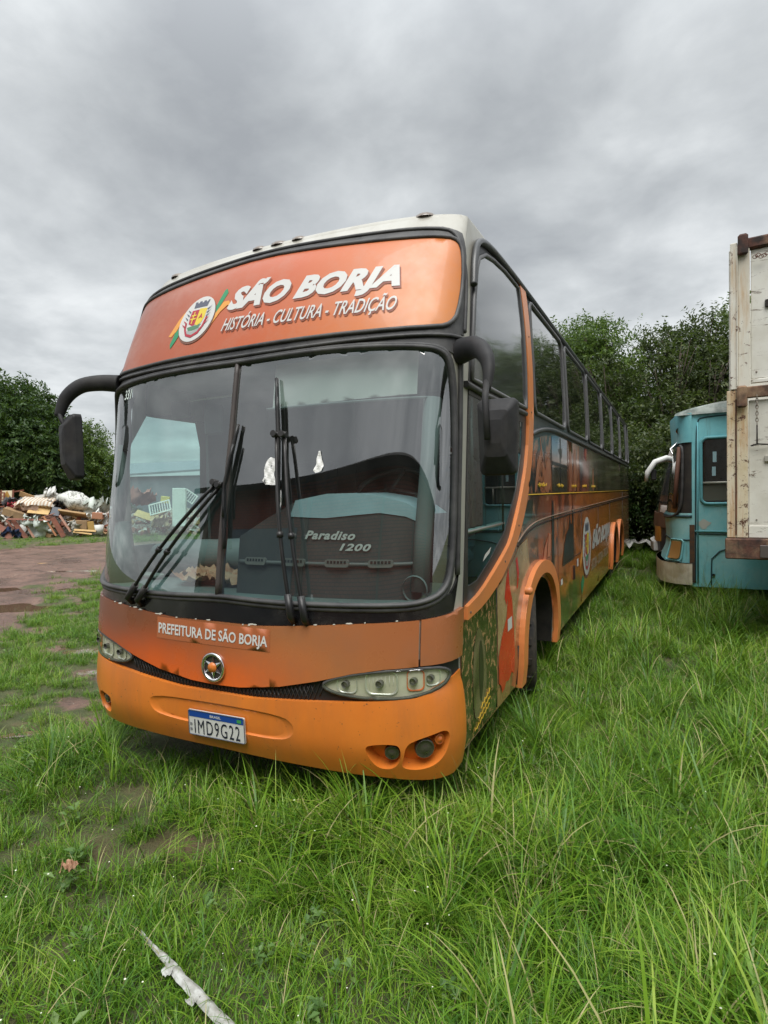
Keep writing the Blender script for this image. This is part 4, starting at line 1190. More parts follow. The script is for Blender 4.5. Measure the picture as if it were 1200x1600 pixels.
# passenger side pads and shelf
pd = MB()
for (y, z, r_) in ((.22, 1.36, .11),):
    pd.tube([(-1.16, y + .03, z - .02), (-.9, y - .02, z), (-.5, y - .06, z + .01), (-.02, y - .08, z + .03)], [r_ * .8, r_, r_, r_ * 1.05], 14)
pd.build('passenger_pad', TEAL, BUS)
sh = MB()
lpz = [(s, 0) for s in np.linspace(-SMAX + .08, SMAX - .08, 30)]
vs = []
for s, _z in lpz:
    p = FS(s, 1.2, -.03); vs += [p, Vector((p.x, max(.45, p.y + .3), 1.205))]
sh.add(vs, [(2 * i, 2 * i + 2, 2 * i + 3, 2 * i + 1) for i in range(len(lpz) - 1)], True); sh.build('dash_shelf', M('shelf_teal', (.12, .17, .17), .6, dirt=.4), BUS)
box_obj('glove_slot', (-.72, .12, 1.27), (.6, .04, .09), DASH, BUS)
box_obj('tray_latch', (-1.0, .02, 1.225), (.22, .08, .03), M('latch_grey', (.25, .29, .27), .5), BUS, rot=(0, 0, -.2), bev=.01)
# steering wheel and seat
m = MB(); ctr = Vector((.72, .42, 1.80)); rot = Euler((R(-58), 0, 0)).to_matrix()
m.tube([ctr + rot @ Vector((.24 * math.cos(a), 0, .24 * math.sin(a))) for a in np.linspace(0, 2 * math.pi, 33)[:-1]], .017, 8, closed=True)
for a in (R(200), R(340), R(90)): m.tube([ctr, ctr + rot @ Vector((.24 * math.cos(a), 0, .24 * math.sin(a)))], .014, 6)
m.tube([ctr, ctr + Vector((0, -.18, -.40))], .035, 8)
m.build('steering_wheel', M('steering_black', (.05, .05, .05), .35), BUS)
SEATM = M('seat_blue_fabric', (.04, .055, .085), .85, col2=(.07, .06, .06), nscale=12)
for sx in (.72, -.55):
    m = MB(); m.box((sx, 1.15, 1.28), (.5, .48, .14), None, .05); m.box((sx, 1.44, 1.68), (.48, .14, .78), (R(-8), 0, 0), .06); m.box((sx, 1.18, 1.1), (.3, .3, .24))
    m.build('driver_seat' if sx > 0 else 'guide_seat', SEATM, BUS)
# blind, inner mirror, papers
def blindm(nt):
    oc = nt.new('ShaderNodeTexCoord').outputs['Object']
    d1 = nt.new('ShaderNodeBsdfDiffuse'); d2 = nt.new('ShaderNodeBsdfTranslucent')
    c = nt.mix(nt.noise(oc, 5, 5), (.62, .63, .60), (.74, .75, .72)); nt.put(d1.inputs[0], c); nt.put(d2.inputs[0], c)
    s = nt.new('ShaderNodeMixShader'); s.inputs[0].default_value = .3; nt.l.new(d1.outputs[0], s.inputs[1]); nt.l.new(d2.outputs[0], s.inputs[2]); return s.outputs[0]
BLIND = custom('roller_blind_cloth', blindm)
ppatch('roller_blind', BLIND, BUS, FS, fo([(.22, 2.30), (1.13, 2.32), (1.13, 2.57), (.22, 2.57)]), [], -.075, .0, .05)
t = MB(); t.tube([FS(s, 2.30, -.075) for s in np.linspace(s_of(.18, 2.3), s_of(1.2, 2.3), 20)], .008, 5); t.build('blind_rail', CABL, BUS)
box_obj('inner_mirror', (-.47, .12, 2.30), (.14, .03, .20), M('inner_mirror_grey', (.09, .11, .11), .4), BUS, rot=(0, 0, R(15)), bev=.012)
box_obj('sun_visor', (-.90, .25, 2.42), (.18, .03, .12), M('inner_mirror_grey', (.09, .11, .11), .4), BUS, bev=.01)
t = MB(); t.tube([(-.95, .35, 2.50), (-.35, .2, 2.47)], .008, 5); t.build('visor_rail', M('white_plastic', (.8, .8, .78), .4), BUS)
t = MB(); t.tube([FX(-1.12, 2.5, -.06), FX(-1.16, 2.4, -.05), FX(-1.15, 2.2, -.07), FX(-1.16, 2.12, -.06)], .028, 7); t.build('pillar_duct', BLK, BUS)
t = MB(); t.tube([FX(-1.21, 2.05, -.05), FX(-1.18, 2.15, -.05), FX(-1.17, 1.85, -.07), FX(-1.20, 1.62, -.06)], .045, 7, flat=.5); t.build('inner_grab', M('cab_dark_teal', (.05, .08, .075), .5), BUS)
t = MB(); t.tube([FX(-1.19, 1.62, -.09), FX(-1.15, 1.4, -.10), FX(-1.12, 1.2, -.12)], [.05, .08, .11], 8, flat=.5); t.build('pillar_trim', M('cab_dark_teal', (.05, .08, .075), .5), BUS)
t = MB(); t.tube([FX(1.23, 2.3, -.10), FX(1.235, 1.9, -.12), FX(1.22, 1.55, -.12), FX(1.21, 1.25, -.12)], .05, 8); t.build('pillar_cover', CABL, BUS)
m = MB(); m.lathe([(-.01, .07), (.0, .075), (.01, .07)], FX(1.17, 1.27, -.10), 'y', 18); m.build('loudspeaker', TEAL, BUS)


def crumple(mbx, c, size, seed, ru=9, rv=9, amp=.35, smooth=False, fold=3.0):
    """a sheet with irregular outline and sharp folds"""
    rr = random.Random(seed); vs = []; c = Vector(c)
    for i in range(ru + 1):
        for j in range(rv + 1):
            u, v = i / ru - .5, j / rv - .5
            k = 1 + .25 * (noise.noise(Vector((u * 4, v * 4, seed * 3.1))))
            x = u * size[0] * k; y = v * size[1] * k
            z = (noise.noise(Vector((u * fold, v * fold, seed))) * .6 + abs(noise.noise(Vector((u * fold * 2.2, v * fold * 2.2, seed + 9)))) * .8) * amp * size[2]
            vs.append(c + Vector((x, y, z)))
    fs = [(i * (rv + 1) + j, (i + 1) * (rv + 1) + j, (i + 1) * (rv + 1) + j + 1, i * (rv + 1) + j + 1) for i in range(ru) for j in range(rv)]
    return mbx.add(vs, fs, smooth)


for lp in ([(.262, 1.92), (.275, 1.975), (.30, 1.99), (.335, 1.98), (.345, 1.93), (.33, 1.90), (.345, 1.86), (.375, 1.84), (.385, 1.76), (.37, 1.70), (.395, 1.68), (.40, 1.76), (.39, 1.80), (.35, 1.83), (.28, 1.835), (.255, 1.86), (.27, 1.88)],
           [(.61, 2.01), (.62, 2.01), (.63, 1.97), (.645, 1.93), (.635, 1.90), (.60, 1.89), (.585, 1.905), (.60, 1.94), (.60, 1.97)]):
    c0 = sum(p[0] for p in lp) / len(lp)
    ppatch('torn_paper', M('torn_paper', (.80, .80, .78), .6, col2=(.15, .15, .16), nscale=30, namt=.25, sharp=True), BUS, lambda u, v, o: FX(u, v, o + .004 * math.sin(u * 130) * math.sin(v * 90)), lp, [], .010, 0, .012, smooth=False)
text_on('glass_number', '331', FS, fo([(-1.06, 2.455), (-.965, 2.455), (-.965, 2.525), (-1.06, 2.525)]), M('pale_green_print', (.7, .8, .74), .5), BUS, .008, bold=.02, shear=.2)
# rag on the shelf (rests inside the coach, a thing of its own)
m = MB(); crumple(m, (-.34, -.06, 1.24), (.46, .24, .26), 5, 22, 16, .55, True, 3.0)
crumple(m, (-.50, -.02, 1.25), (.27, .2, .20), 8, 16, 12, .5, True, 3.0)
tag(m.build('rag', M('rag_cloth', (.34, .16, .09), .9, col2=(.42, .30, .20), nscale=9)), 'crumpled brown and tan rag lying behind the left half of the coach windscreen', 'rag')
# ================================================================== GROUND
def fbm(x, y, s, o=4):
    return noise.fractal(Vector((x * s, y * s, 3.3)), .9, 2.1, o)


def clay_amount(x, y):
    """1 on the bare wet clay at the left, 0 in the grass"""
    # distance measured leftwards from the grass edge that runs back from (-2.6, 0.3) to (-9.5, 9)
    d = (-(x + 2.4) * .80 - (y - .2) * -.02) * 1.0
    edge = -5.9 - .55 * (y - 1.8)
    v = (edge - x) / 1.6 + fbm(x, y, .55) * 1.3
    far = (math.hypot(x + 2, y) - 22.5) / 2.0 + fbm(x, y, .3) * .8           # grass again in front of the rubbish
    v = min(v, -far) - .9 * max(0, noise.noise(Vector((x * 1.1, y * 1.6, 7))))
    p = .0                                                                    # muddy, half-bare ground near the coach
    if x < -1.0:
        p = max(0, min(1, (-.9 - x) / 1.4)) * (-.05 + fbm(x + 9, y, 1.7) * 1.25)
    return max(0.0, min(1.0, max(v, p)))


def bare_spot(x, y):
    return max(0.0, 1 - math.hypot((x - .10) / .34, (y + .80) / .20)) + max(0.0, .8 - math.hypot((x + .32) / .30, (y + 1.02) / .2))


PUD = [(-7.75, 3.15, .62, .40, .35), (-6.9, 3.9, .32, .12, .4), (-5.5, 3.7, .30, .10, .35), (-8.9, 4.9, .5, .14, .4), (-10.3, 4.3, .6, .3, .3), (-3.1, 1.2, .26, .10, .5), (-3.85, 1.75, .48, .17, .45), (-2.2, -.18, .20, .06, .7), (-2.45, -.60, .18, .05, .6), (-11.5, 7.0, .7, .2, .35), (-2.9, .25, .18, .05, .6), (-6.1, 5.4, .35, .14, .35), (-9.6, 6.4, .5, .12, .3), (-7.6, 4.7, .3, .1, .5), (-13.5, 8.2, .8, .2, .3), (-4.6, 2.9, .28, .09, .5)]


def pud(x, y):
    m = 9
    for px, py, a, b, r_ in PUD:
        dx, dy = x - px, y - py; u = dx * math.cos(r_) + dy * math.sin(r_); v = -dx * math.sin(r_) + dy * math.cos(r_)
        m = min(m, math.hypot(u / a, v / b) + .5 * noise.noise(Vector((x * 3, y * 3, 1))))
    return m


xs = sorted(set([round(v, 3) for v in list(np.arange(-14, -12, .16)) + list(np.arange(-12, -1.5, .085)) + list(np.arange(-1.5, 8.01, .16)) + list(np.arange(-60, -14, 1.0)) + list(np.arange(8, 60, 2.0)) + [-900, -400, -200, -100, 60, 120, 250, 500, 900]]))
ys = sorted(set([round(v, 3) for v in list(np.arange(-3, -1.5, .16)) + list(np.arange(-1.5, 8, .085)) + list(np.arange(8, 12.01, .16)) + list(np.arange(12, 60, 1.0)) + list(np.arange(-40, -3, 2.0)) + [-900, -400, -200, -100, 60, 120, 250, 500, 900]]))
vs, claycol = [], []
for x in xs:
    for y in ys:
        near = -20 < x < 12 and -6 < y < 30
        z = 0.0; c = 0.0
        if near:
            c = clay_amount(x, y)
            z = .03 * fbm(x, y, .5) + .012 * fbm(x, y, 2.2) - .01
            if x < -1.5:
                z += c * (.02 * noise.ridged_multi_fractal(Vector((x * .9 + y * .3, y * 2.2, 0)), .9, 2.0, 3, 1.0, 2.0) - .03)
                p = pud(x, y)
                if p < 1.5: z = min(z, -.048 + .03 * min(1.4, max(-1, (p - 1) * 1.6)))
            if -1.3 < x < 1.3 and 0 < y < 13: z = -.02
        elif -60 < x < -14 and 0 < y < 20: c = clay_amount(x, y)
        vs.append((x, y, z)); claycol.append((min(1, c), min(1, bare_spot(x, y)) if near else 0, 1 if -1.2 < x < 1.2 and .2 < y < 13 else 0, 1))
nyy = len(ys)
fs = [(i * nyy + j, (i + 1) * nyy + j, (i + 1) * nyy + j + 1, i * nyy + j + 1) for i in range(len(xs) - 1) for j in range(nyy - 1)]


def groundm(nt):
    geo = nt.new('ShaderNodeNewGeometry').outputs['Position']
    at = nt.new('ShaderNodeAttribute', attribute_name='kinds'); sp = nt.new('ShaderNodeSeparateColor'); nt.l.new(at.outputs['Color'], sp.inputs[0])
    a = nt.noise(geo, 1.1, 8, .62); b = nt.noise(geo, 22, 6, .7); c = nt.noise(geo, 5, 6, .6)
    clay = nt.ramp(a, [(.32, (.10, .058, .040)), (.48, (.20, .108, .078)), (.6, (.27, .155, .115)), (.75, (.33, .225, .17))])
    clay = nt.mix(nt.mapr(b, .35, .7), clay, (.12, .078, .058))
    clay = nt.mix(nt.math('MULTIPLY', nt.mapr(c, .5, .62, 0, 1, True), .55), clay, (.10, .058, .04))
    mq = nt.new('ShaderNodeMapping'); nt.l.new(geo, mq.inputs[0]); mq.inputs['Scale'].default_value = (.5, 1.5, 1); mq.inputs['Rotation'].default_value = (0, 0, R(-38))
    wet = nt.mapr(nt.noise(mq.outputs[0], 1.0, 7, .65), .54, .62, 0, 1, True)
    clay = nt.mix(nt.math('MULTIPLY', wet, .7), clay, (.085, .05, .038))
    soil = nt.ramp(c, [(.3, (.05, .07, .02)), (.55, (.09, .10, .035)), (.75, (.15, .12, .06))])
    f = nt.mapr(nt.math('ADD', sp.outputs[0], nt.math('MULTIPLY', nt.math('SUBTRACT', b, .5), .6)), .35, .6, 0, 1, True)
    col = nt.mix(f, soil, clay)
    col = nt.mix(nt.math('MULTIPLY', sp.outputs[1], .8), col, (.15, .085, .05))
    p = princ(nt, col, nt.mix(f, (.85, .85, .85), nt.mix(wet, nt.ramp(a, [(.40, .30), (.6, .66)]), (.12, .12, .12))))
    bp = nt.new('ShaderNodeBump'); bp.inputs['Strength'].default_value = 1; bp.inputs['Distance'].default_value = .04
    nt.put(bp.inputs['Height'], nt.math('ADD', b, nt.math('MULTIPLY', c, 1.5))); nt.l.new(bp.outputs[0], p.inputs['Normal'])
    return p.outputs[0]


gb = MB(); gb.add(vs, fs, True)
ground = gb.build('ground', custom('clay_and_turf_soil', groundm)); tag(ground, kind='structure')
ca = ground.data.color_attributes.new('kinds', 'FLOAT_COLOR', 'POINT')
ca.data.foreach_set('color', np.array(claycol, dtype=np.float32).ravel())

WATER = custom('muddy_water', lambda nt: princ(nt, (.17, .10, .07), .06, Specular_IOR_Level=.9, Coat_Weight=.6, Coat_Roughness=.01).outputs[0])
for k, (px, py, a, b, r_) in enumerate(PUD):
    kq = lambda t: 1 + .28 * noise.noise(Vector((math.cos(t) * 1.8, math.sin(t) * 1.8, k)))
    pts = [(px + kq(t) * (1.4 * a * math.cos(t) * math.cos(r_) - 1.8 * b * math.sin(t) * math.sin(r_)), py + kq(t) * (1.4 * a * math.cos(t) * math.sin(r_) + 1.8 * b * math.sin(t) * math.cos(r_))) for t in np.linspace(0, 2 * math.pi, 37)[:-1]]
    tag(ppatch('puddle', WATER, None, lambda u, v, o: Vector((u, v, -.048 + o)), pts, [], 0, 0, .4), kind='structure')

# ================================================================== GRASS
def leafmat(name, stops, trans=.35, rough=.5, big=.35, vs=1.0):
    def fn(nt):
        g = nt.new('ShaderNodeNewGeometry')
        oi = nt.new('ShaderNodeObjectInfo')
        f = nt.math('ADD', nt.math('MULTIPLY', g.outputs['Random Per Island'], .55), nt.math('MULTIPLY', nt.noise(g.outputs['Position'], big, 4, .6), .75))
        f = nt.math('SUBTRACT', f, .15)
        c = nt.ramp(f, stops)
        p = princ(nt, c, rough, Specular_IOR_Level=.35)
        t = nt.new('ShaderNodeBsdfTranslucent'); nt.put(t.inputs[0], nt.mix(.5, c, (.16, .26, .03), 'MIX'))
        s = nt.new('ShaderNodeMixShader'); s.inputs[0].default_value = trans
        nt.l.new(p.outputs[0], s.inputs[1]); nt.l.new(t.outputs[0], s.inputs[2]); return s.outputs[0]
    return custom(name, fn)


GRASSM = leafmat('grass_blades', [(.05, (.028, .095, .010)), (.28, (.068, .180, .015)), (.48, (.130, .27, .020)), (.66, (.215, .37, .032)), (.84, (.33, .44, .07)), (.97, (.48, .45, .18))], .32, .38, 1.1)
STRAWM = M('straw_blades', (.36, .31, .15), .7, col2=(.26, .27, .10), nscale=8)
WEEDM = leafmat('weed_leaves', [(.1, (.06, .13, .035)), (.5, (.11, .21, .05)), (.9, (.20, .30, .09))], .3, .45, 1.3)
rg = np.random.default_rng(11)


def blade(V, F, base, h, w, lean, az, curl, seg=4, twist=0.0):
    d = np.array([math.cos(az), math.sin(az), 0]); s = np.array([-math.sin(az + twist), math.cos(az + twist), 0])
    n = len(V); p = np.array(base, float)
    ang = lean
    for i in range(seg + 1):
        t = i / seg; ww = w * (1 - t) ** .65 * (1 if i < seg else 0)
        if i < seg: V.append(p - s * ww / 2); V.append(p + s * ww / 2)
        else: V.append(p)
        p = p + (d * math.sin(ang) + np.array([0, 0, math.cos(ang)])) * h / seg
        ang += curl / seg
    for i in range(seg - 1): F.append((n + 2 * i, n + 2 * i + 1, n + 2 * i + 3, n + 2 * i + 2))
    F.append((n + 2 * seg - 2, n + 2 * seg - 1, n + 2 * seg))


def tuft(kind):
    V, F = [], []
    U = rg.uniform
    if kind == 'lawn':
        for _ in range(46):
            a = U(0, 6.28); r_ = .11 * math.sqrt(U(0, 1))
            blade(V, F, (r_ * math.cos(a), r_ * math.sin(a), -.01), U(.04, .14), U(.0045, .0075), U(.1, .9), U(0, 6.28), U(.3, 1.5), 3, U(-.5, .5))
    elif kind == 'mid':
        for _ in range(44):
            a = U(0, 6.28); r_ = .10 * math.sqrt(U(0, 1))
            blade(V, F, (r_ * math.cos(a), r_ * math.sin(a), -.01), U(.10, .27), U(.0045, .008), U(.05, .6), a + U(-2.6, 2.6), U(.5, 2.6), 5, U(-.5, .5))
    elif kind == 'tall':
        for _ in range(38):
            a = U(0, 6.28); r_ = .07 * math.sqrt(U(0, 1))
            blade(V, F, (r_ * math.cos(a), r_ * math.sin(a), -.01), U(.22, .46), U(.005, .010), U(.0, .45), a + U(-1.0, 1.0), U(.7, 2.2), 6, U(-.4, .4))
    elif kind == 'broad':
        for _ in range(20):
            a = U(0, 6.28); r_ = .04 * math.sqrt(U(0, 1))
            blade(V, F, (r_ * math.cos(a), r_ * math.sin(a), -.01), U(.25, .55), U(.009, .016), U(.1, .55), a + U(-.8, .8), U(.6, 1.9), 6, U(-.4, .4))
    elif kind == 'stalk':
        for _ in range(5):
            a = U(0, 6.28)
            blade(V, F, (.04 * math.cos(a), .04 * math.sin(a), -.01), U(.42, .68), .0028, U(.0, .35), a, U(.2, 1.3), 7)
            blade(V, F, (.04 * math.cos(a), .04 * math.sin(a), -.01), U(.2, .35), .006, U(.2, .6), a + 1, U(.5, 1.5), 5)
    elif kind == 'weed':
        for _ in range(16):
            a = U(0, 6.28); el = U(.2, 1.1); L_ = U(.03, .075); b_ = np.array([U(-.04, .04), U(-.04, .04), U(.01, .10)])
            d = np.array([math.cos(a) * math.cos(el), math.sin(a) * math.cos(el), math.sin(el)]); s = np.array([-math.sin(a), math.cos(a), 0]); w = L_ * U(.18, .3)
            n = len(V); V += [b_, b_ + d * L_ * .5 + s * w, b_ + d * L_ - np.array([0, 0, .015]), b_ + d * L_ * .5 - s * w]; F += [(n, n + 1, n + 2), (n, n + 2, n + 3)]
    elif kind == 'spray':
        lay = U(0, 6.28)
        for _ in range(44):
            a = U(0, 6.28); r_ = .08 * math.sqrt(U(0, 1))
            blade(V, F, (r_ * math.cos(a), r_ * math.sin(a), -.01), U(.20, .42), U(.004, .0075), U(.25, .9), lay + U(-1.1, 1.1), U(.6, 1.6), 6, U(-.4, .4))
    return V, F


kinds = ['weed'] * 3 + ['lawn'] * 4 + ['mid'] * 4 + ['tall'] * 4 + ['broad'] * 2 + ['stalk'] * 2 + ['spray'] * 4
KI = {k: [i for i, q in enumerate(kinds) if q == k] for k in set(kinds)}
GM = []
GV, GF, GI = [], [], []
for i, k in enumerate(kinds):
    V, F = tuft(k); n = len(GV); GV += [tuple(v) for v in V]; GI += [i] * len(V); GF += [tuple(a + n for a in f) for f in F]
    cur = 0
    for f in F:
        GM.append(2 if k == 'weed' else cur)
        if len(f) == 3: cur = 1 if rg.random() < (.75 if k == 'stalk' else .035) else 0
nt_v = len(GV)
PTS, PK, PR, PSC = [], [], [], []


def under_bus(x, y): return abs(x) < 1.12 and -.02 < y < 13.2


def scatter(x0, x1, y0, y1, per_m2, scale=1.0, maxd=99, mind=0):
    n = int((x1 - x0) * (y1 - y0) * per_m2)
    for _ in range(n):
        x = rg.uniform(x0, x1); y = rg.uniform(y0, y1)
        d = math.hypot(x - CAM.x, y - CAM.y)
        if d > maxd or d < mind or under_bus(x, y): continue
        # outside the view and a margin
        v = Vector((x, y, 0)) - CAM; fz = v.dot(_F)
        if fz < .3 or abs(v.dot(_R)) > fz * .80 + .7: continue
        ca_ = clay_amount(x, y) if x < -.9 else 0
        if rg.random() < ca_ * 1.25: continue
        if x < -1.5 and pud(x, y) < 1.25: continue
        if rg.random() < bare_spot(x, y) * 1.4: continue
        thin = max(0.0, min(1.0, (.9 - x - .15 * y) / 1.2)) * max(0.0, min(1.0, (.12 - fbm(x + 4, y, 1.5)) * 3))
        if rg.random() < thin * .62: continue
        h = .5 + .5 * fbm(x, y, .8, 3)
        tallness = np.interp(x + .3 * y, [-4, -1.2, -.2, .8, 1.7, 9], [.0, .05, .12, .27, .62, .85])
        tallness += (h - .5) * .5
        # long grass along the nose and flank of the coach
        if abs(x) < 1.6 and -1.0 < y < -.15: tallness += .30
        if y < -1.0 and x < 1.6: tallness -= .12
        if 1.25 < x < 1.6 and y > -.3: tallness -= .15
        if 1.9 < x < 4 and 5.6 < y < 7.4: tallness += .2
        u = rg.random(); s_ = rg.uniform(.8, 1.2) * scale
        if tallness < .25: k = 'lawn' if u < .75 else 'mid'
        elif tallness < .5: k = 'lawn' if u < .38 else 'mid' if u < .90 else 'spray' if u < .95 else 'broad'
        elif tallness < .75: k = 'lawn' if u < .2 else 'mid' if u < .68 else 'tall' if u < .80 else 'spray' if u < .92 else 'broad' if u < .975 else 'stalk'
        else: k = 'mid' if u < .50 else 'tall' if u < .72 else 'spray' if u < .91 else 'broad' if u < .97 else 'stalk'
        if rg.random() < .045: k = 'weed'
        if y > 1.2 and 1.2 < x < 2.6: s_ *= .72
        if x < -2: s_ *= .66
        if y < -.7 and x < 2.2: s_ *= .80
        z = .03 * fbm(x, y, .5) + .012 * fbm(x, y, 2.2) - .01
        PTS.append((x, y, z)); PK.append(int(rg.choice(KI[k]))); PR.append(rg.uniform(0, 6.28)); PSC.append(s_ * (.85 + .35 * h))


scatter(-2.5, 4.5, -2.8, 1.5, 230, maxd=3.4)
scatter(-5, 6.5, -2.8, 5, 140, maxd=6.2, mind=3.4)
scatter(-12, -1.4, -2, 9, 95, maxd=14, mind=4)
scatter(-9, 10, -2, 12, 62, 1.15, maxd=12, mind=6.2)
scatter(-16, 14, 2, 24, 16, 1.5, maxd=24, mind=12)
scatter(-34, -12, 9, 26, 10, 1.7, maxd=40, mind=20)
# hand-placed stalks in front of the bumper and tufts on the verge
for x, y, k, s_ in ((.93, -.55, 'stalk', .85), (1.05, -.62, 'stalk', .8), (1.18, -.50, 'stalk', .82), (1.3, -.35, 'stalk', .7), (.78, -.6, 'stalk', .8), (.35, -.75, 'stalk', .75), (1.5, -.2, 'stalk', .8), (-.3, -.72, 'stalk', .7),
                    (2.35, .55, 'broad', 1.1), (2.6, .3, 'tall', 1.1), (2.0, .25, 'broad', .9), (2.95, .8, 'broad', 1.1), (2.3, -.35, 'stalk', .9), (2.1, .35, 'stalk', 1.0), (2.75, -.1, 'broad', 1.0), (2.5, .1, 'stalk', 1.1), (1.75, .4, 'stalk', 1.0),
                    (3.3, .9, 'tall', 1.15), (2.9, .2, 'spray', 1.2), (1.8, -.75, 'tall', 1.0), (-.9, -.35, 'spray', .9), (-.8, -.5, 'tall', .8)):
    PTS.append((x, y, 0)); PK.append(KI[k][int(rg.integers(len(KI[k])))]); PR.append(rg.uniform(0, 6.28)); PSC.append(s_)
print('grass tufts', len(PTS), 'template verts', nt_v)
me = bpy.data.meshes.new('grass')
me.from_pydata(GV + PTS, [], GF)
ar = me.attributes.new('tuft', 'INT', 'POINT'); ar.data.foreach_set('value', GI + [-1] * len(PTS))
ar = me.attributes.new('pick', 'INT', 'POINT'); ar.data.foreach_set('value', [0] * nt_v + PK)
ar = me.attributes.new('turn', 'FLOAT', 'POINT'); ar.data.foreach_set('value', [0.0] * nt_v + PR)
ar = me.attributes.new('size', 'FLOAT', 'POINT'); ar.data.foreach_set('value', [1.0] * nt_v + PSC)
me.materials.append(GRASSM); me.materials.append(STRAWM); me.materials.append(WEEDM)
me.polygons.foreach_set('material_index', GM)
grass = bpy.data.objects.new('grass', me); COL.objects.link(grass)
tag(grass, 'long unmown green grass growing around the parked coach', 'grass', kind='stuff')
ng = bpy.data.node_groups.new('grass_spread', 'GeometryNodeTree')
ng.interface.new_socket('Geometry', in_out='INPUT', socket_type='NodeSocketGeometry')
ng.interface.new_socket('Geometry', in_out='OUTPUT', socket_type='NodeSocketGeometry')
N_, Lk = ng.nodes, ng.links
gi = N_.new('NodeGroupInput'); go = N_.new('NodeGroupOutput')
def nattr(nm, ty):
    n = N_.new('GeometryNodeInputNamedAttribute'); n.data_type = ty; n.inputs[0].default_value = nm; return n.outputs[0]
cmp_ = N_.new('FunctionNodeCompare'); cmp_.data_type = 'INT'; cmp_.operation = 'LESS_THAN'
Lk.new(nattr('tuft', 'INT'), cmp_.inputs[2]); cmp_.inputs[3].default_value = 0
sg = N_.new('GeometryNodeSeparateGeometry'); sg.domain = 'POINT'; Lk.new(gi.outputs[0], sg.inputs[0]); Lk.new(cmp_.outputs[0], sg.inputs[1])
sp_ = N_.new('GeometryNodeSplitToInstances'); sp_.domain = 'POINT'; Lk.new(sg.outputs[1], sp_.inputs[0])
for s in sp_.inputs:
    if s.name == 'Group ID': Lk.new(nattr('tuft', 'INT'), s)
mp_ = N_.new('GeometryNodeMeshToPoints'); Lk.new(sg.outputs[0], mp_.inputs[0])
iop = N_.new('GeometryNodeInstanceOnPoints'); Lk.new(mp_.outputs[0], iop.inputs['Points']); Lk.new(sp_.outputs[0], iop.inputs['Instance'])
iop.inputs['Pick Instance'].default_value = True
Lk.new(nattr('pick', 'INT'), iop.inputs['Instance Index'])
cx_ = N_.new('ShaderNodeCombineXYZ'); Lk.new(nattr('turn', 'FLOAT'), cx_.inputs[2]); Lk.new(cx_.outputs[0], iop.inputs['Rotation'])
Lk.new(nattr('size', 'FLOAT'), iop.inputs['Scale'])
Lk.new(iop.outputs[0], go.inputs[0])
md = grass.modifiers.new('spread', 'NODES'); md.node_group = ng
# ================================================================== PLACE HELPERS
def at(u, D, z=0.0):                          # ground point seen in photo column u at forward distance D
    f2 = Vector((_F.x, _F.y)).normalized(); r2 = Vector((f2.y, -f2.x))
    p = Vector((CAM.x, CAM.y)) + f2 * D + r2 * (D * (u - 600) / 920.0)
    return Vector((p.x, p.y, z))


# ================================================================== TREES
def leaves_mesh(name, P, Dv, Nv, ln, wd, mat, parent=None):
    """P base points, Dv directions, Nv side vectors (numpy n x 3); each leaf a folded lozenge"""
    n = len(P)
    side = np.cross(Dv, Nv); side /= np.linalg.norm(side, axis=1, keepdims=True) + 1e-9
    up = np.cross(side, Dv)
    l = ln[:, None]; w = wd[:, None]
    mid = P + Dv * l * .45 + up * l * .04
    a = P; b = mid + side * w / 2 - up * w * .12; c = P + Dv * l - up * l * .10; d = mid - side * w / 2 - up * w * .12
    co = np.stack([a, b, c, d], 1).reshape(-1, 3)
    off = ORG.get(parent, Vector((0, 0, 0))) if parent else Vector((0, 0, 0))
    co = co - np.array(off)
    me = bpy.data.meshes.new(name)
    me.vertices.add(4 * n); me.vertices.foreach_set('co', co.astype(np.float32).ravel())
    me.loops.add(4 * n); me.loops.foreach_set('vertex_index', np.arange(4 * n, dtype=np.int32))
    me.polygons.add(n); me.polygons.foreach_set('loop_start', np.arange(0, 4 * n, 4, dtype=np.int32)); me.polygons.foreach_set('loop_total', np.full(n, 4, dtype=np.int32))
    me.update(calc_edges=True); me.materials.append(mat)
    o = bpy.data.objects.new(name, me); COL.objects.link(o)
    if parent: o.parent = parent; ORG[o] = off
    return o


BARK = M('bark_grey_brown', (.09, .07, .05), .9, col2=(.05, .04, .03), nscale=9, bump=.01, bscale=18)
LF_DARK = leafmat('leaves_dark_green', [(.1, (.018, .042, .012)), (.4, (.034, .072, .020)), (.65, (.055, .105, .028)), (.9, (.09, .14, .04))], .28, .42, .45)
LF_MID = leafmat('leaves_mid_green', [(.1, (.034, .068, .018)), (.4, (.07, .125, .028)), (.65, (.12, .19, .038)), (.9, (.19, .25, .06))], .34, .45, .5)
LF_OLIVE = leafmat('leaves_olive_green', [(.1, (.022, .036, .013)), (.4, (.045, .066, .022)), (.65, (.08, .105, .034)), (.9, (.15, .165, .06))], .28, .45, .6)


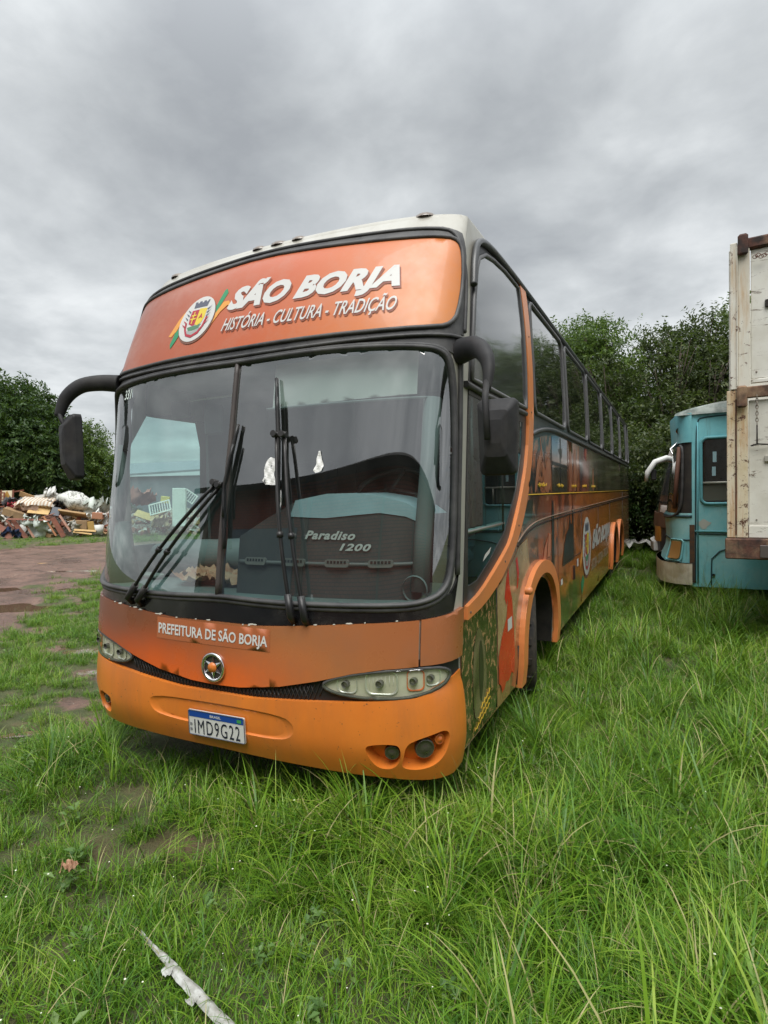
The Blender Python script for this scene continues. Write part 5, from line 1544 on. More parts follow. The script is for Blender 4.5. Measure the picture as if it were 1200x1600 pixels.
def tree(name, loc, lobes, ntw, tw_len, leaf, mat, label, group, seed, trunk_r=.22, droop=.25, pairs=6, trunk=True, flatn=.0):
    rr = np.random.default_rng(seed); loc = Vector(loc)
    root = empty(name, loc, label, 'tree' if 'tree' in name else 'bush', group)
    if trunk:
        m = MB(); base = loc
        cz = min(l[2] - l[3] * .6 for l in lobes)
        fork = loc + Vector((rr.uniform(-.2, .2), rr.uniform(-.2, .2), max(.5, cz)))
        m.tube([base, base + (fork - base) * .5 + Vector((.06, .04, 0)), fork], [trunk_r * 1.25, trunk_r, trunk_r * .8], 9)
        for dx, dy, z, r_ in lobes:
            e = loc + Vector((dx, dy, z)); k = fork.lerp(e, .5) + Vector((rr.uniform(-.3, .3), rr.uniform(-.3, .3), -.2))
            m.tube([fork, k, e], [trunk_r * .55, trunk_r * .32, trunk_r * .12], 6)
            for _ in range(5):
                v = Vector(rr.normal(size=3)); v.normalize(); m.tube([k.lerp(e, rr.uniform(.2, .9)), e + v * r_ * .85], [trunk_r * .14, .01], 5)
        m.build('trunk', BARK, root)
    w = np.array([l[3] ** 2 for l in lobes]); w = w / w.sum()
    idx = rr.choice(len(lobes), ntw, p=w)
    C_ = np.array([[l[0], l[1], l[2]] for l in lobes])[idx] + np.array(loc); R_ = np.array([l[3] for l in lobes])[idx]
    dirs = rr.normal(size=(ntw, 3)); dirs /= np.linalg.norm(dirs, axis=1, keepdims=True)
    rad = R_ * (.45 + .55 * rr.random(ntw) ** .5) * (1 + .16 * np.sin(dirs[:, 0] * 5 + idx) * np.cos(dirs[:, 2] * 6 + idx * 2) + .1 * np.sin(dirs[:, 1] * 11 + idx))
    base = C_ + dirs * (rad[:, None]) * np.array([1, 1, .82])
    tdir = dirs + rr.normal(size=(ntw, 3)) * .55 + np.array([0, 0, .15]); tdir /= np.linalg.norm(tdir, axis=1, keepdims=True)
    tl = tw_len * rr.uniform(.6, 1.25, ntw)
    Ps, Ds, Ns, Ls = [], [], [], []
    for k in range(pairs):
        t = (k + .5) / pairs
        pos = base + tdir * (tl * t)[:, None] - np.array([0, 0, 1.0]) * (droop * tl * t * t)[:, None]
        sd = np.cross(tdir, rr.normal(size=(ntw, 3))); sd /= np.linalg.norm(sd, axis=1, keepdims=True) + 1e-9
        for s in (-1, 1):
            d = tdir * .55 + sd * s * .9 - np.array([0, 0, .25]) + rr.normal(size=(ntw, 3)) * .22
            d /= np.linalg.norm(d, axis=1, keepdims=True)
            Ps.append(pos); Ds.append(d); Ns.append(rr.normal(size=(ntw, 3)) * .6 + np.array([0, 0, 1.0])); Ls.append(leaf * rr.uniform(.7, 1.25, ntw) * (1 - .25 * t))
    P = np.concatenate(Ps); D = np.concatenate(Ds); N = np.concatenate(Ns); Ln = np.concatenate(Ls)
    keep = P[:, 2] > .05
    leaves_mesh('crown', P[keep], D[keep], N[keep], Ln[keep], Ln[keep] * .42, mat, root)
    return root


def lobeset(rr, n, rx, z0, z1, r0, r1):
    out = []
    for _ in range(n):
        a = rr.uniform(0, 6.28); q = math.sqrt(rr.random()); z = rr.uniform(z0, z1)
        k = math.sin(math.pi * min(1, max(.12, (z - z0 * .6) / (z1 - z0 * .6 + 1.2)))) ** .6
        out.append((rx * q * k * math.cos(a), rx * q * k * math.sin(a), z, rr.uniform(r0, r1)))
    return out


rt = np.random.default_rng(5)
G_R = 'trees growing behind the parked vehicles on the right'
for k, (x, y, rx, z1, n, mt, lab, ln) in enumerate([
    (-2.6, 20.5, 2.0, 6.3, 9, LF_MID, 'pale green feathery tree behind the tail of the coach, left end of the tree line', .17),
    (.1, 18.6, 2.0, 6.2, 10, LF_MID, 'mid green tree rising over the rear windows of the coach', .15),
    (1.9, 16.8, 1.9, 4.9, 13, LF_OLIVE, 'dark olive dense tree filling the gap between coach and teal bus', .13),
    (3.4, 18.3, 1.8, 5.9, 12, LF_OLIVE, 'tall dark tree standing above the roof of the teal bus', .15),
    (5.4, 19.5, 2.2, 6.7, 12, LF_MID, 'tallest feathery tree just left of the cream truck body', .17),
    (8.2, 17.5, 2.6, 7.6, 11, LF_OLIVE, 'big dark tree hidden largely behind the cream truck body', .18),
    (12.0, 16.0, 3.0, 8.4, 11, LF_DARK, 'large tree standing far to the right behind the truck body', .2),
    (-6.4, 23.5, 2.6, 5.2, 10, LF_DARK, 'low dark tree hidden behind the coach body', .2)]):
    lb = lobeset(rt, n, rx, 1.6 if k != 2 else .9, z1, 1.0, 1.55)
    lb.append((rt.uniform(-.5, .5), 0, z1 - .1, .9))
    for _ in range(5): lb.append((rt.uniform(-rx, rx), rt.uniform(-.8, .8), z1 + rt.uniform(.1, .8), rt.uniform(.35, .6)))
    tree('tree', (x, y, 0), lb, 4200 if k < 5 else 1800, .60, ln, mt, lab, G_R, 40 + k, .2)
for k, (x, y, rx, lab) in enumerate([(1.1, 15.2, 1.1, 'dark bush at ground level behind the tail of the coach'), (2.6, 14.6, 1.2, 'dark bush right behind the dark bus nose'),
                                     (-.8, 16.2, 1.3, 'bush behind the rear wheels of the coach'), (4.6, 15.0, 1.5, 'bush behind the roof of the teal bus'), (7.5, 14.5, 1.8, 'wide bush behind the truck body')]):
    lb = lobeset(rt, 6, rx, .6, 2.6, .7, 1.1)
    tree('bush', (x, y, 0), lb, 1500, .5, .13, LF_OLIVE if k % 2 else LF_DARK, lab, 'bushes at the foot of the tree line', 70 + k, .08)
G_L = 'trees beyond the rubbish heap'
p = at(14, 33)
tree('tree', p, [(0, 0, 5.6, 2.6), (-2.2, .6, 5.0, 2.4), (2.0, -.2, 4.6, 2.2), (.4, .3, 6.9, 1.9), (-1.8, 0, 6.9, 1.8), (1.6, .3, 6.0, 1.7), (3.0, .2, 3.7, 1.5), (-3.8, 0, 4.4, 2.4), (.6, -.8, 3.6, 1.9), (-1.6, -1, 3.5, 2.0)], 6500, .75, .27, LF_DARK,
     'large dark round tree beyond the rubbish heap at the left edge', G_L, 90, .38, pairs=7)
p = at(128, 36)
tree('tree', p, [(0, 0, 4.6, 1.4), (-1.1, 0, 4.0, 1.3), (1.1, 0, 3.4, 1.2), (.2, .4, 5.5, 1.0), (-.6, 0, 2.9, 1.3), (.9, 0, 2.4, 1.0), (1.6, .2, 4.0, .8)], 2600, .7, .2, LF_MID,
     'smaller light green tree between the dark round tree and the coach', G_L, 91, .2)
for k, (u, D, s, lab) in enumerate([(-90, 40, 1.2, 'broad tree outside the left edge beyond the heap'), (420, 48, 1.0, 'distant tree hidden behind the coach windscreen divider'), (560, 52, 1.0, 'distant tree hidden behind the coach front')]):
    q = at(u, D)
    tree('tree', q, [(0, 0, 3.4 * s, 1.8 * s), (-1.6 * s, 0, 2.7 * s, 1.5 * s), (1.6 * s, 0, 2.6 * s, 1.5 * s)], 1300, .8, .3, LF_DARK, lab, G_L, 95 + k, .25)
for k, (u, D, h, lab) in enumerate([(-20, 36, 1.7, 'pale green scrub behind the left end of the rubbish'), (22, 35, 1.9, 'light green bush behind the wooden boards on the heap'), (70, 38, 1.8, 'dark scrub behind the striped mattress'), (118, 40, 1.9, 'dark scrub behind the big white bundle'), (165, 39, 1.8, 'scrub close beside the left edge of the coach')]):
    q = at(u, D)
    tree('bush', q, [(0, 0, h * .55, .95), (-1.1, 0, h * .5, .9), (1.1, 0, h * .5, .9), (.3, 0, h, .7), (-2, 0, h * .4, .7), (2, 0, h * .4, .7)], 1100, .5, .19, LF_MID if k < 2 else LF_DARK, lab, 'scrub behind the rubbish heap', 110 + k, .06)

# ================================================================== RUBBISH HEAP
WOODR = M('red_brown_wood', (.26, .085, .045), .55, col2=(.18, .055, .03), nscale=6, dirt=.3)
WOODT = M('tan_wood', (.42, .26, .12), .65, col2=(.34, .20, .09), nscale=5, dirt=.3)
CARD = M('cardboard', (.36, .235, .125), .85, col2=(.30, .19, .10), nscale=4, dirt=.3)
PALE = M('pale_cloth', (.62, .60, .55), .85, col2=(.48, .46, .42), nscale=5, dirt=.4)
OFFW = M('dirty_white_plastic', (.70, .70, .67), .5, dirt=.35)
GREYC = M('grey_cloth', (.13, .135, .15), .9, dirt=.3)
NAVY = M('navy_cloth', (.03, .05, .12), .9)
REDC = M('red_cloth', (.50, .07, .09), .9)
BLKP = M('black_plastic_bag', (.012, .012, .013), .3, bump=.004, bscale=14)
YELW = M('yellow_board', (.62, .40, .16), .6, dirt=.3)
heapc = custom('mixed_rubbish', lambda nt: princ(nt, nt.ramp(nt.noise(nt.new('ShaderNodeTexCoord').outputs['Object'], 2.6, 8, .75, 2.0), [(.30, (.03, .025, .02)), (.42, (.22, .12, .07)), (.48, (.50, .47, .42)), (.54, (.13, .08, .05)), (.6, (.60, .58, .54)), (.68, (.30, .19, .10)), (.8, (.08, .09, .10))]), .8).outputs[0])
S = 30.0 / 920.0


def vh(u): return 784.3 - .0200 * u


def spot(u, v, D):
    return at(u, D, 1.77 + (vh(u) - v) * D / 920.0)


# heap body: one rough mass under the pieces
hm = MB(); vs = []; nu_, nv_ = 110, 18
for i in range(nu_ + 1):
    u = -60 + i * 4.0
    top = 1.25 + .35 * math.sin(u * .05) + .5 * noise.noise(Vector((u * .06, 1, 1)))
    if u > 150: top *= .75
    for j in range(nv_ + 1):
        t = j / nv_; D = 29.2 + t * 4.6 + .004 * (u - 60)
        z = top * math.sin(math.pi * min(1, t * 1.15)) ** .7 if t < .87 else 0
        z += .45 * abs(noise.noise(Vector((u * .16, t * 7, 3)))) * (1 if 0 < t < .87 else 0) - .03
        q = at(u, D, max(-.03, z)); vs.append(q)
fs = [(i * (nv_ + 1) + j, (i + 1) * (nv_ + 1) + j, (i + 1) * (nv_ + 1) + j + 1, i * (nv_ + 1) + j + 1) for i in range(nu_) for j in range(nv_)]
hm.add(vs, fs, False)
tag(hm.build('rubbish_heap', heapc), 'long low heap of mixed household rubbish beyond the clay track', 'rubbish', kind='stuff')
cm = MB(); rr_ = random.Random(21)                       # loose scraps nobody could count
scr = [MB() for _ in range(5)]
for k in range(620):
    u = rr_.uniform(-60, 330); D = rr_.uniform(28.6, 31.6); zz = rr_.uniform(.02, 1.45 if u < 150 else 1.1) * min(1, (D - 28.2) / 1.4)
    s_ = rr_.uniform(.10, .42)
    scr[k % 5].box(at(u, D - .1, max(.04, zz)), (s_, rr_.uniform(.02, .2), s_ * rr_.uniform(.1, .7)), (rr_.uniform(-.9, .9), rr_.uniform(-.9, .9), rr_.uniform(0, 3)))
for b, mt, nm in zip(scr, (WOODR, PALE, CARD, WOODR, WOODT), ('red wood', 'cloth', 'cardboard', 'dark board', 'tan board')):
    tag(b.build('loose_scraps', mt), 'small loose %s scraps mixed through the rubbish heap' % nm, 'scraps', kind='stuff')

G_H = 'discarded things on the rubbish heap'
HR = _R.xy.normalized(); hang = math.atan2(HR.y, HR.x)        # heap axes follow its own front line


def hbox(name, u, v, D, size, rot, mat, label, cat, bev=.0):
    o = MB().box((0, 0, 0), size, None, bev).build(name, mat)
    o.location = spot(u, v, D); o.rotation_euler = (rot[0], rot[1], rot[2] + hang)
    return tag(o, label, cat, G_H)


def hcloth(name, u, v, D, size, rot, mat, label, cat, seed, amp=1.0, fold=3.0):
    m = MB(); crumple(m, (0, 0, 0), size, seed, 14, 12, amp, True, fold)
    o = m.build(name, mat); o.location = spot(u, v, D); o.rotation_euler = (rot[0], rot[1], rot[2] + hang)
    return tag(o, label, cat, G_H)


# board with a printed golden tree emblem
pb = empty('picture_board', spot(12, 775, 29.6), 'pale board with a golden leaf shape on top of the heap', 'board', G_H)
pb.rotation_euler = (R(-8), 0, hang)
o = MB().box((0, 0, 0), (.50, .03, .54)).build('board', M('cream_board', (.70, .60, .42), .6)); o.parent = pb
o = MB().add([(-.12, -.02, -.2), (.12, -.02, -.2), (.15, -.02, 0), (.05, -.02, .2), (0, -.02, .25), (-.05, -.02, .2), (-.15, -.02, 0)], [(0, 1, 2, 3, 4, 5, 6)]).build('leaf_print', M('golden_print', (.40, .22, .05), .5)); o.parent = pb
for sx in (-.29, .31):
    o = MB().box((sx, 0, 0), (.06, .05, .62)).build('frame_side', WOODR); o.parent = pb
# slatted red cabinet
def slat_frame(u, v, D, w, h, n, rot, label, mat=WOODR, vert=False, name='slatted_frame', cat='furniture'):
    e = empty(name, spot(u, v, D), label, cat, G_H); e.rotation_euler = (rot[0], rot[1], rot[2] + hang)
    for sx in (-1, 1):
        o = MB().box((sx * w / 2, 0, 0), (.06, .05, h)).build('post', mat); o.parent = e
    for sz in (-1, 1):
        o = MB().box((0, .001, sz * (h / 2 - .03)), (w - .06, .04, .06)).build('rail', mat); o.parent = e
    for k in range(n):
        t = (k + 1) / (n + 1) - .5
        if vert: o = MB().box((t * w, .004, 0), (.035, .02, h - .12)).build('slat', mat)
        else: o = MB().box((0, .004, t * h), (w - .07, .02, .035)).build('slat', mat)
        o.parent = e
    return e


slat_frame(-1, 781, 29.4, .50, .75, 3, (R(-6), 0, .1), 'red brown cabinet frame at the very left of the heap')
slat_frame(103, 783, 29.5, .74, .58, 3, (R(-12), R(5), -.1), 'red slatted cot side leaning before the big white bundle')
slat_frame(84, 806, 28.9, .95, .42, 4, (R(60), R(-18), .4), 'upturned red brown chair seat frame in the middle of the heap')
slat_frame(250, 793, 28.6, 1.0, .56, 7, (R(-15), R(-14), 0), 'white plastic grid seen through the left windscreen', M('white_plastic', (.8, .8, .78), .4), True, 'plastic_grid', 'grid')
slat_frame(297, 776, 28.8, .6, .5, 4, (R(-10), R(35), 0), 'white lattice tilted beside the tall white cabinet', M('white_plastic', (.8, .8, .78), .4), True, 'plastic_grid', 'grid')
hbox('plank', 26, 768, 29.7, (.75, .1, .07), (0, R(-9), .1), WOODR, 'red brown plank sticking up right of the pale board', 'plank')
hbox('board', 43, 775, 29.6, (.72, .05, .26), (.3, R(22), .1), WOODT, 'short brown board above the striped mattress', 'board')
hbox('cabinet_door', 62, 797, 28.9, (.95, .04, .55), (R(-48), R(8), .2), YELW, 'orange tan cabinet door lying slanted in the middle', 'board')
hbox('cardboard_box', 25, 803, 28.8, (1.05, .5, .34), (.1, R(20), .2), CARD, 'long flattened brown cardboard box tilted at the left', 'box', .01)
hbox('cardboard_box', 115, 803, 29.0, (1.3, .6, .09), (R(-24), R(10), .1), M('cardboard_light', (.48, .31, .16), .85, dirt=.3), 'large light cardboard sheet spread below the white bundle', 'box', .01)
hbox('cardboard_box', 124, 820, 28.7, (.80, .5, .42), (0, R(3), .15), CARD, 'square brown cardboard box low at the right of the heap', 'box', .01)
hbox('cardboard_box', 141, 822, 28.8, (.30, .4, .44), (0, R(-5), .5), M('cardboard_gold', (.5, .32, .10), .8), 'small golden brown box beside the low square box', 'box', .01)
hbox('glass_pane', 87, 799, 28.8, (.42, .02, .42), (R(-20), R(12), 0), custom('dull_grey_glass', lambda nt: princ(nt, (.16, .17, .19), .1).outputs[0]), 'dull grey glass pane behind the upturned chair frame', 'pane')
for k, (u, v, w, l, ry, mt, lab) in enumerate([
    (20, 826, .10, 1.05, R(-52), WOODR, 'thin red brown slat, first of the slats leaning at left'),
    (31, 829, .20, 1.25, R(-55), WOODR, 'wide brown bed board leaning left of the white bundle'),
    (43, 826, .10, 1.05, R(-60), M('pale_pink_wood', (.45, .24, .17), .6), 'pinkish slat leaning against the white cloth bundle'),
    (7, 832, .42, .9, R(-32), WOODR, 'broad red brown panel lying low at the left edge'),
    (90, 824, .22, 1.05, R(-62), WOODR, 'wide red plank leaning under the chair frame'),
    (77, 822, .08, 1.1, R(-60), M('orange_wood', (.42, .18, .08), .6), 'narrow orange slat leaning left of the wide red plank'),
    (101, 818, .09, .95, R(-58), M('pale_pink_wood', (.45, .24, .17), .6), 'narrow pink slat leaning right of the wide red plank'),
    (45, 812, .09, 2.0, R(3), WOODR, 'long thin dark rail lying across the heap'),
    (132, 829, .09, 1.0, R(5), YELW, 'yellow board on the ground at the right foot'),
    (128, 833, .07, .9, R(-8), YELW, 'thin yellow lath on the grass at the right foot'),
    (10, 849, .05, .7, R(2), OFFW, 'white lath lying on the clay before the heap'),
    (-14, 822, .12, 1.1, R(40), WOODT, 'tan plank leaning beyond the left picture edge')]):
    hbox('plank', u, v, 28.3 - .02 * k, (l, .04, w), (R(-25), -ry if ry < 0 else ry, .05 * (k % 3)), mt, lab, 'plank')
hbox('wall_board', 36, 824, 28.6, (.40, .03, .55), (R(-20), R(24), 0), OFFW, 'white panel wedged between the leaning brown boards', 'board')
hbox('white_cabinet', 281, 793, 28.5, (.62, .45, 1.85), (R(-3), R(1), .2), M('white_enamel', (.80, .82, .78), .35, dirt=.15), 'tall white cabinet standing in the heap, seen through the windscreen', 'cabinet', .02)
hbox('yellow_crate', 259, 781, 28.9, (.40, .3, .34), (0, R(8), .2), M('yellow_crate', (.65, .52, .12), .5), 'yellow box on the heap left of the tall white cabinet', 'box', .02)
hbox('yellow_board', 224, 805, 28.5, (.80, .04, .4), (R(-45), R(20), 0), YELW, 'yellow board seen low through the left windscreen', 'board')
hcloth('tan_bag', 249, 817, 28.3, (.8, .6, .7), (R(-50), 0, 0), M('tan_cloth', (.50, .36, .22), .85), 'tan cloth bag below the white plastic grid', 'bag', 31)
hcloth('red_heap_cloth', 215, 780, 29.5, (1.5, 1.0, .9), (R(-40), 0, 0), M('faded_red_cloth', (.40, .16, .13), .9), 'faded red blanket on the heap behind the coach door', 'blanket', 32)

# mattresses
def striped(nt):
    oc = nt.new('ShaderNodeTexCoord').outputs['Object']; sp = nt.new('ShaderNodeSeparateXYZ'); nt.l.new(oc, sp.inputs[0])
    s = nt.math('SINE', nt.math('MULTIPLY', nt.math('ADD', sp.outputs[0], nt.math('MULTIPLY', nt.noise(oc, 3), .1)), 38.0))
    c = nt.mix(nt.mapr(s, .1, .5), (.66, .63, .56), (.44, .29, .18))
    return princ(nt, nt.mix(nt.mapr(nt.noise(oc, 3, 6), .45, .7, 0, .6), c, (.35, .30, .24)), .9).outputs[0]


def mattress(u, v, D, size, rot, mat, label):
    m = MB(); nx_, ny_ = 16, 8; vs = []
    for side_ in (1, -1):
        for i in range(nx_ + 1):
            for j in range(ny_ + 1):
                a, b = i / nx_ * 2 - 1, j / ny_ * 2 - 1
                k = (1 - abs(a) ** 8) ** .3 * (1 - abs(b) ** 6) ** .3 if abs(a) < 1 and abs(b) < 1 else 0
                z = side_ * size[2] / 2 * k + .10 * math.sin(a * 2.2) + .03 * noise.noise(Vector((a * 3, b * 3, side_)))
                vs.append((a * size[0] / 2, b * size[1] / 2, z))
    n = (nx_ + 1) * (ny_ + 1)
    fs = [(o_ + i * (ny_ + 1) + j, o_ + (i + 1) * (ny_ + 1) + j, o_ + (i + 1) * (ny_ + 1) + j + 1, o_ + i * (ny_ + 1) + j + 1) for o_ in (0, n) for i in range(nx_) for j in range(ny_)]
    o = m.add(vs, fs, True).build('mattress', mat); o.location = spot(u, v, D); o.rotation_euler = (rot[0], rot[1], rot[2] + hang)
    return tag(o, label, 'mattress', G_H)


mattress(60, 785, 29.3, (1.85, .95, .34), (R(20), R(10), .1), custom('striped_ticking', striped), 'brown striped mattress lying across the top of the heap')
mattress(68, 776, 29.9, (1.2, .8, .2), (R(12), R(4), 0), PALE, 'pale thin mattress behind the striped one')
# big white bundle
m = MB(); vs = []
for i in range(25):
    for j in range(13):
        a = i / 24 * 2 * math.pi; b = j / 12 * math.pi
        r_ = 1 + .10 * math.sin(a * 7 + b * 3) + .16 * noise.noise(Vector((math.cos(a) * 2, math.sin(a) * 2, b * 2)))
        vs.append((.92 * r_ * math.cos(a) * math.sin(b), .6 * r_ * math.sin(a) * math.sin(b), .42 * r_ * math.cos(b) + .05 * math.sin(a * 5)))
fs = [(i * 13 + j, (i + 1) * 13 + j, (i + 1) * 13 + j + 1, i * 13 + j + 1) for i in range(24) for j in range(12)]
o = m.add(vs, fs, True).build('white_bundle', custom('striped_tarpaulin', lambda nt: princ(nt, nt.mix(nt.mapr(nt.math('SINE', nt.math('MULTIPLY', nt.noise(nt.new('ShaderNodeTexCoord').outputs['Object'], 1.1, 3, .5, .6), 70.0)), .3, .8), (.60, .61, .57), (.30, .30, .27)), .7).outputs[0])); o.location = spot(118, 784, 29.6); o.rotation_euler = (0, R(14), hang)
tag(o, 'big folded white tarpaulin bundle on top of the heap', 'bundle', G_H)
hcloth('white_sack', 80, 775, 29.4, (.6, .5, .7), (R(-50), 0, 0), OFFW, 'small white sack behind the red cot side', 'sack', 3)
hcloth('cloth', 25, 792, 29.1, (.8, .5, .5), (R(-50), 0, 0), REDC, 'bright red cloth below the dark grey sheet', 'cloth', 4)
hcloth('cloth', 24, 786, 29.3, (1.1, .5, .4), (R(-30), R(-6), 0), GREYC, 'dark grey sheet right of the pale picture board', 'cloth', 6)
hcloth('cloth', 53, 824, 28.3, (1.25, .95, .8), (R(-52), R(14), 0), M('white_green_cloth', (.62, .68, .63), .85, dirt=.3), 'white greenish cloth bundle low in the middle left', 'cloth', 7)
hcloth('cloth', 8, 811, 28.6, (.8, .45, .4), (R(-40), R(8), 0), PALE, 'pale sheet draped at the left edge of the heap', 'cloth', 9)
hcloth('cloth', 17, 838, 28.2, (.85, .6, .6), (R(-40), 0, 0), NAVY, 'navy blue cloth at the foot of the leaning slats', 'cloth', 10)
hcloth('cloth', 111, 826, 28.3, (.6, .75, .6), (R(-55), R(30), 0), PALE, 'pale spotted sheet right of the leaning pink slat', 'cloth', 12)
hcloth('cloth', 40, 799, 28.9, (1.2, .7, .5), (R(-45), R(10), 0), M('beige_pink_cloth', (.42, .27, .20), .9, dirt=.3), 'beige pink blanket between cardboard box and cabinet door', 'blanket', 13)
hcloth('plastic_bag', 89, 792, 29.2, (.8, .6, .8), (R(-45), 0, 0), BLKP, 'black plastic bag behind the grey glass pane', 'bag', 14)
hcloth('plastic_bag', 147, 797, 29.4, (1.3, .9, 1.1), (R(-40), 0, 0), M('pale_green_plastic', (.60, .66, .61), .5, dirt=.3), 'pale greenish plastic bags at the right end', 'bag', 15)
hcloth('plastic_bag', 150, 812, 28.9, (.9, .7, .8), (R(-45), 0, 0), OFFW, 'white plastic bag near the terracotta box', 'bag', 16)
hbox('terracotta_box', 153, 806, 28.8, (.5, .3, .32), (0, R(6), .2), M('terracotta', (.42, .20, .12), .8), 'terracotta coloured box at the right end of the heap', 'box', .02)
bk = MB(); bk.lathe([(0, .0001), (0, .17), (.42, .21), (.42, .19), (.05, .16)], (0, 0, 0), 'z', 18)
o = bk.build('bucket', OFFW); o.location = spot(154, 834, 28.4); tag(o, 'white plastic bucket standing right beside the coach edge', 'bucket', G_H)
# beyond the heap
hbox('blue_container', 55, 773, 41, (2.9, 1.6, 1.3), (0, 0, 0), M('faded_blue_steel', (.06, .11, .17), .6, dirt=.3), 'low faded blue container behind the heap under the tree', 'container', .04)['group'] = 'things beyond the heap'
vn = empty('parked_van', at(150, 43), 'white van half hidden by trees beyond the heap', 'van')
vn.rotation_euler = (0, 0, hang + .2)
VW = M('white_van_paint', (.75, .75, .73), .3, coat=.4, dirt=.2)
def sub(o, par): o.parent = par; return o
sub(MB().box((0, 0, 1.25), (3.4, 1.8, 1.5), None, .25).build('body', VW), vn); sub(MB().box((-1.0, -.02, 1.62), (1.0, 1.84, .5), None, .08).build('side_window', GLASSD), vn)
for sx in (-1.1, 1.1):
    w_ = MB().lathe([(-.1, .05), (-.1, .33), (.1, .33), (.1, .05)], (sx, -.85, .33), 'y', 16).build('wheel', TYRE); sub(w_, vn)

q0, q1 = at(120, 58), at(420, 58)
sh_ = empty('reflection_block', (q0 + q1) / 2, 'long low blue grey block added in place of a grey reflection in the coach windscreen', 'reflection_block')  # added block, stands in for a grey reflection in the windscreen
sh_.rotation_euler = (0, 0, math.atan2(q1.y - q0.y, q1.x - q0.x))
wl = (q1 - q0).length
GW = M('grey_blue_sheet', (.17, .20, .23), .6)
MB().box((0, 4, 2.0), (wl, 8, 4.0)).build('wall', GW).parent = sh_
MB().add([(-wl / 2 - .3, -.4, 4.0), (wl / 2 + .3, -.4, 4.9), (wl / 2 + .3, 4, 6.0), (-wl / 2 - .3, 4, 5.4), (-wl / 2 - .3, -.4, 3.8), (wl / 2 + .3, -.4, 4.7)], [(0, 1, 2, 3), (4, 5, 1, 0)]).build('roof', M('grey_roof_sheet', (.24, .27, .30), .5)).parent = sh_

# ================================================================== TEAL BUS
def teal(nt):
    oc = nt.new('ShaderNodeTexCoord').outputs['Object']
    c = nt.ramp(nt.noise(oc, 1.4, 7, .65), [(.3, (.14, .46, .51)), (.5, (.22, .58, .63)), (.7, (.38, .67, .68))])
    sc1 = nt.mapr(nt.noise(oc, 5, 8, .72), .60, .72, 0, 1, True)
    c = nt.mix(nt.math('MULTIPLY', sc1, .55), c, (.30, .36, .33))
    mp = nt.new('ShaderNodeMapping'); nt.l.new(oc, mp.inputs[0]); mp.inputs['Scale'].default_value = (1, 1, .14)
    c = nt.mix(nt.math('MULTIPLY', nt.mapr(nt.noise(mp.outputs[0], 9, 6, .7), .52, .75, 0, 1, True), .5), c, (.10, .12, .10))
    c = nt.mix(nt.mapr(nt.noise(oc, 16, 6, .7), .68, .71, 0, .8), c, (.14, .06, .03))
    return princ(nt, c, nt.mapr(nt.noise(oc, 6, 4), .3, .7, .32, .6)).outputs[0]


TEALP = custom('faded_teal_paint', teal)
AGED = M('aged_cream_bumper', (.66, .62, .50), .65, col2=(.46, .40, .27), nscale=5, dirt=.55, dirtcol=(.10, .07, .04), streak=True)
TY = 7.3
TB = empty('old_bus', (7.5, 8.5, 0), 'faded teal old bus with a dented cream bumper, parked right of the coach', 'bus')


def TSF(x, z, off=0.0): return Vector((x, TY - off - (.03 * max(0, z - 2.3)) * -1, z))


def nose(x0, y0, wid, xf):
    """plan: 0..1 near corner, 1..2 front, 2..3 far corner"""
    def f(a, z, off=0.0):
        x_ = xf(z); d = x0 - x_
        if a <= 1: t = a * math.pi / 2; p = (x0 - d * math.sin(t) - off * math.sin(t), y0 + .55 * (1 - math.cos(t)) - off * math.cos(t))
        elif a <= 2: p = (x_ - off - .06 * math.sin((a - 1) * math.pi), y0 + .55 + (wid - 1.1) * (a - 1))
        else: t = (3 - a) * math.pi / 2; p = (x0 - d * math.sin(t) - off * math.sin(t), y0 + wid - .55 * (1 - math.cos(t)) + off * math.cos(t))
        return Vector((p[0], p[1], z))
    return f


txf = hermite([.2, .65, .7, 1.35, 2.0, 2.5, 2.95, 3.05], [2.20, 2.20, 2.24, 2.27, 2.33, 2.385, 2.36, 2.42])
TNF = nose(2.60, TY, 2.45, txf)
ppatch('nose_lower', TEALP, TB, TNF, [(0, .60), (3, .60), (3, 1.38), (0, 1.38)], [], 0, 0, .14)
ppatch('nose_upper', TEALP, TB, TNF, [(0, 2.48), (3, 2.48), (3, 2.93), (0, 2.93)], [], .01, 0, .14)
ppatch('windscreen', GLASSD, TB, TNF, [(.42, 1.38), (2.58, 1.38), (2.58, 2.48), (.42, 2.48)], [], -.02, 0, .14)
ppatch('corner_post', M('dark_brown_post', (.022, .02, .019), .6, dirt=.4), TB, TNF, [(0, 1.36), (.45, 1.36), (.40, 2.5), (0, 2.5)], [], -.01, 0, .14)
m = MB(); m.tube([TNF(a, z, .01) for a, z in chaikin([(.50, 2.44), (.36, 2.40), (.30, 2.0), (.28, 1.55), (.40, 1.34), (.9, 1.30), (1.9, 1.30), (2.6, 1.34)], 2, False)], .022, 7); m.build('windscreen_rubber', RUB, TB)
m = MB(); m.tube([TNF(.48, z, .03) for z in (1.45, 1.9, 2.42)], .035, 6); m.build('centre_pillar', M('rusty_brown_paint', (.13, .055, .035), .7, dirt=.4), TB)
m = MB(); m.tube([TNF(a, .96, .004) for a in np.linspace(0, 3, 20)], .012, 5); m.tube([TNF(a, 1.33, .008) for a in np.linspace(0, 3, 20)], .02, 5); m.build('nose_seam', M('teal_dark_groove', (.02, .06, .07), .6), TB)
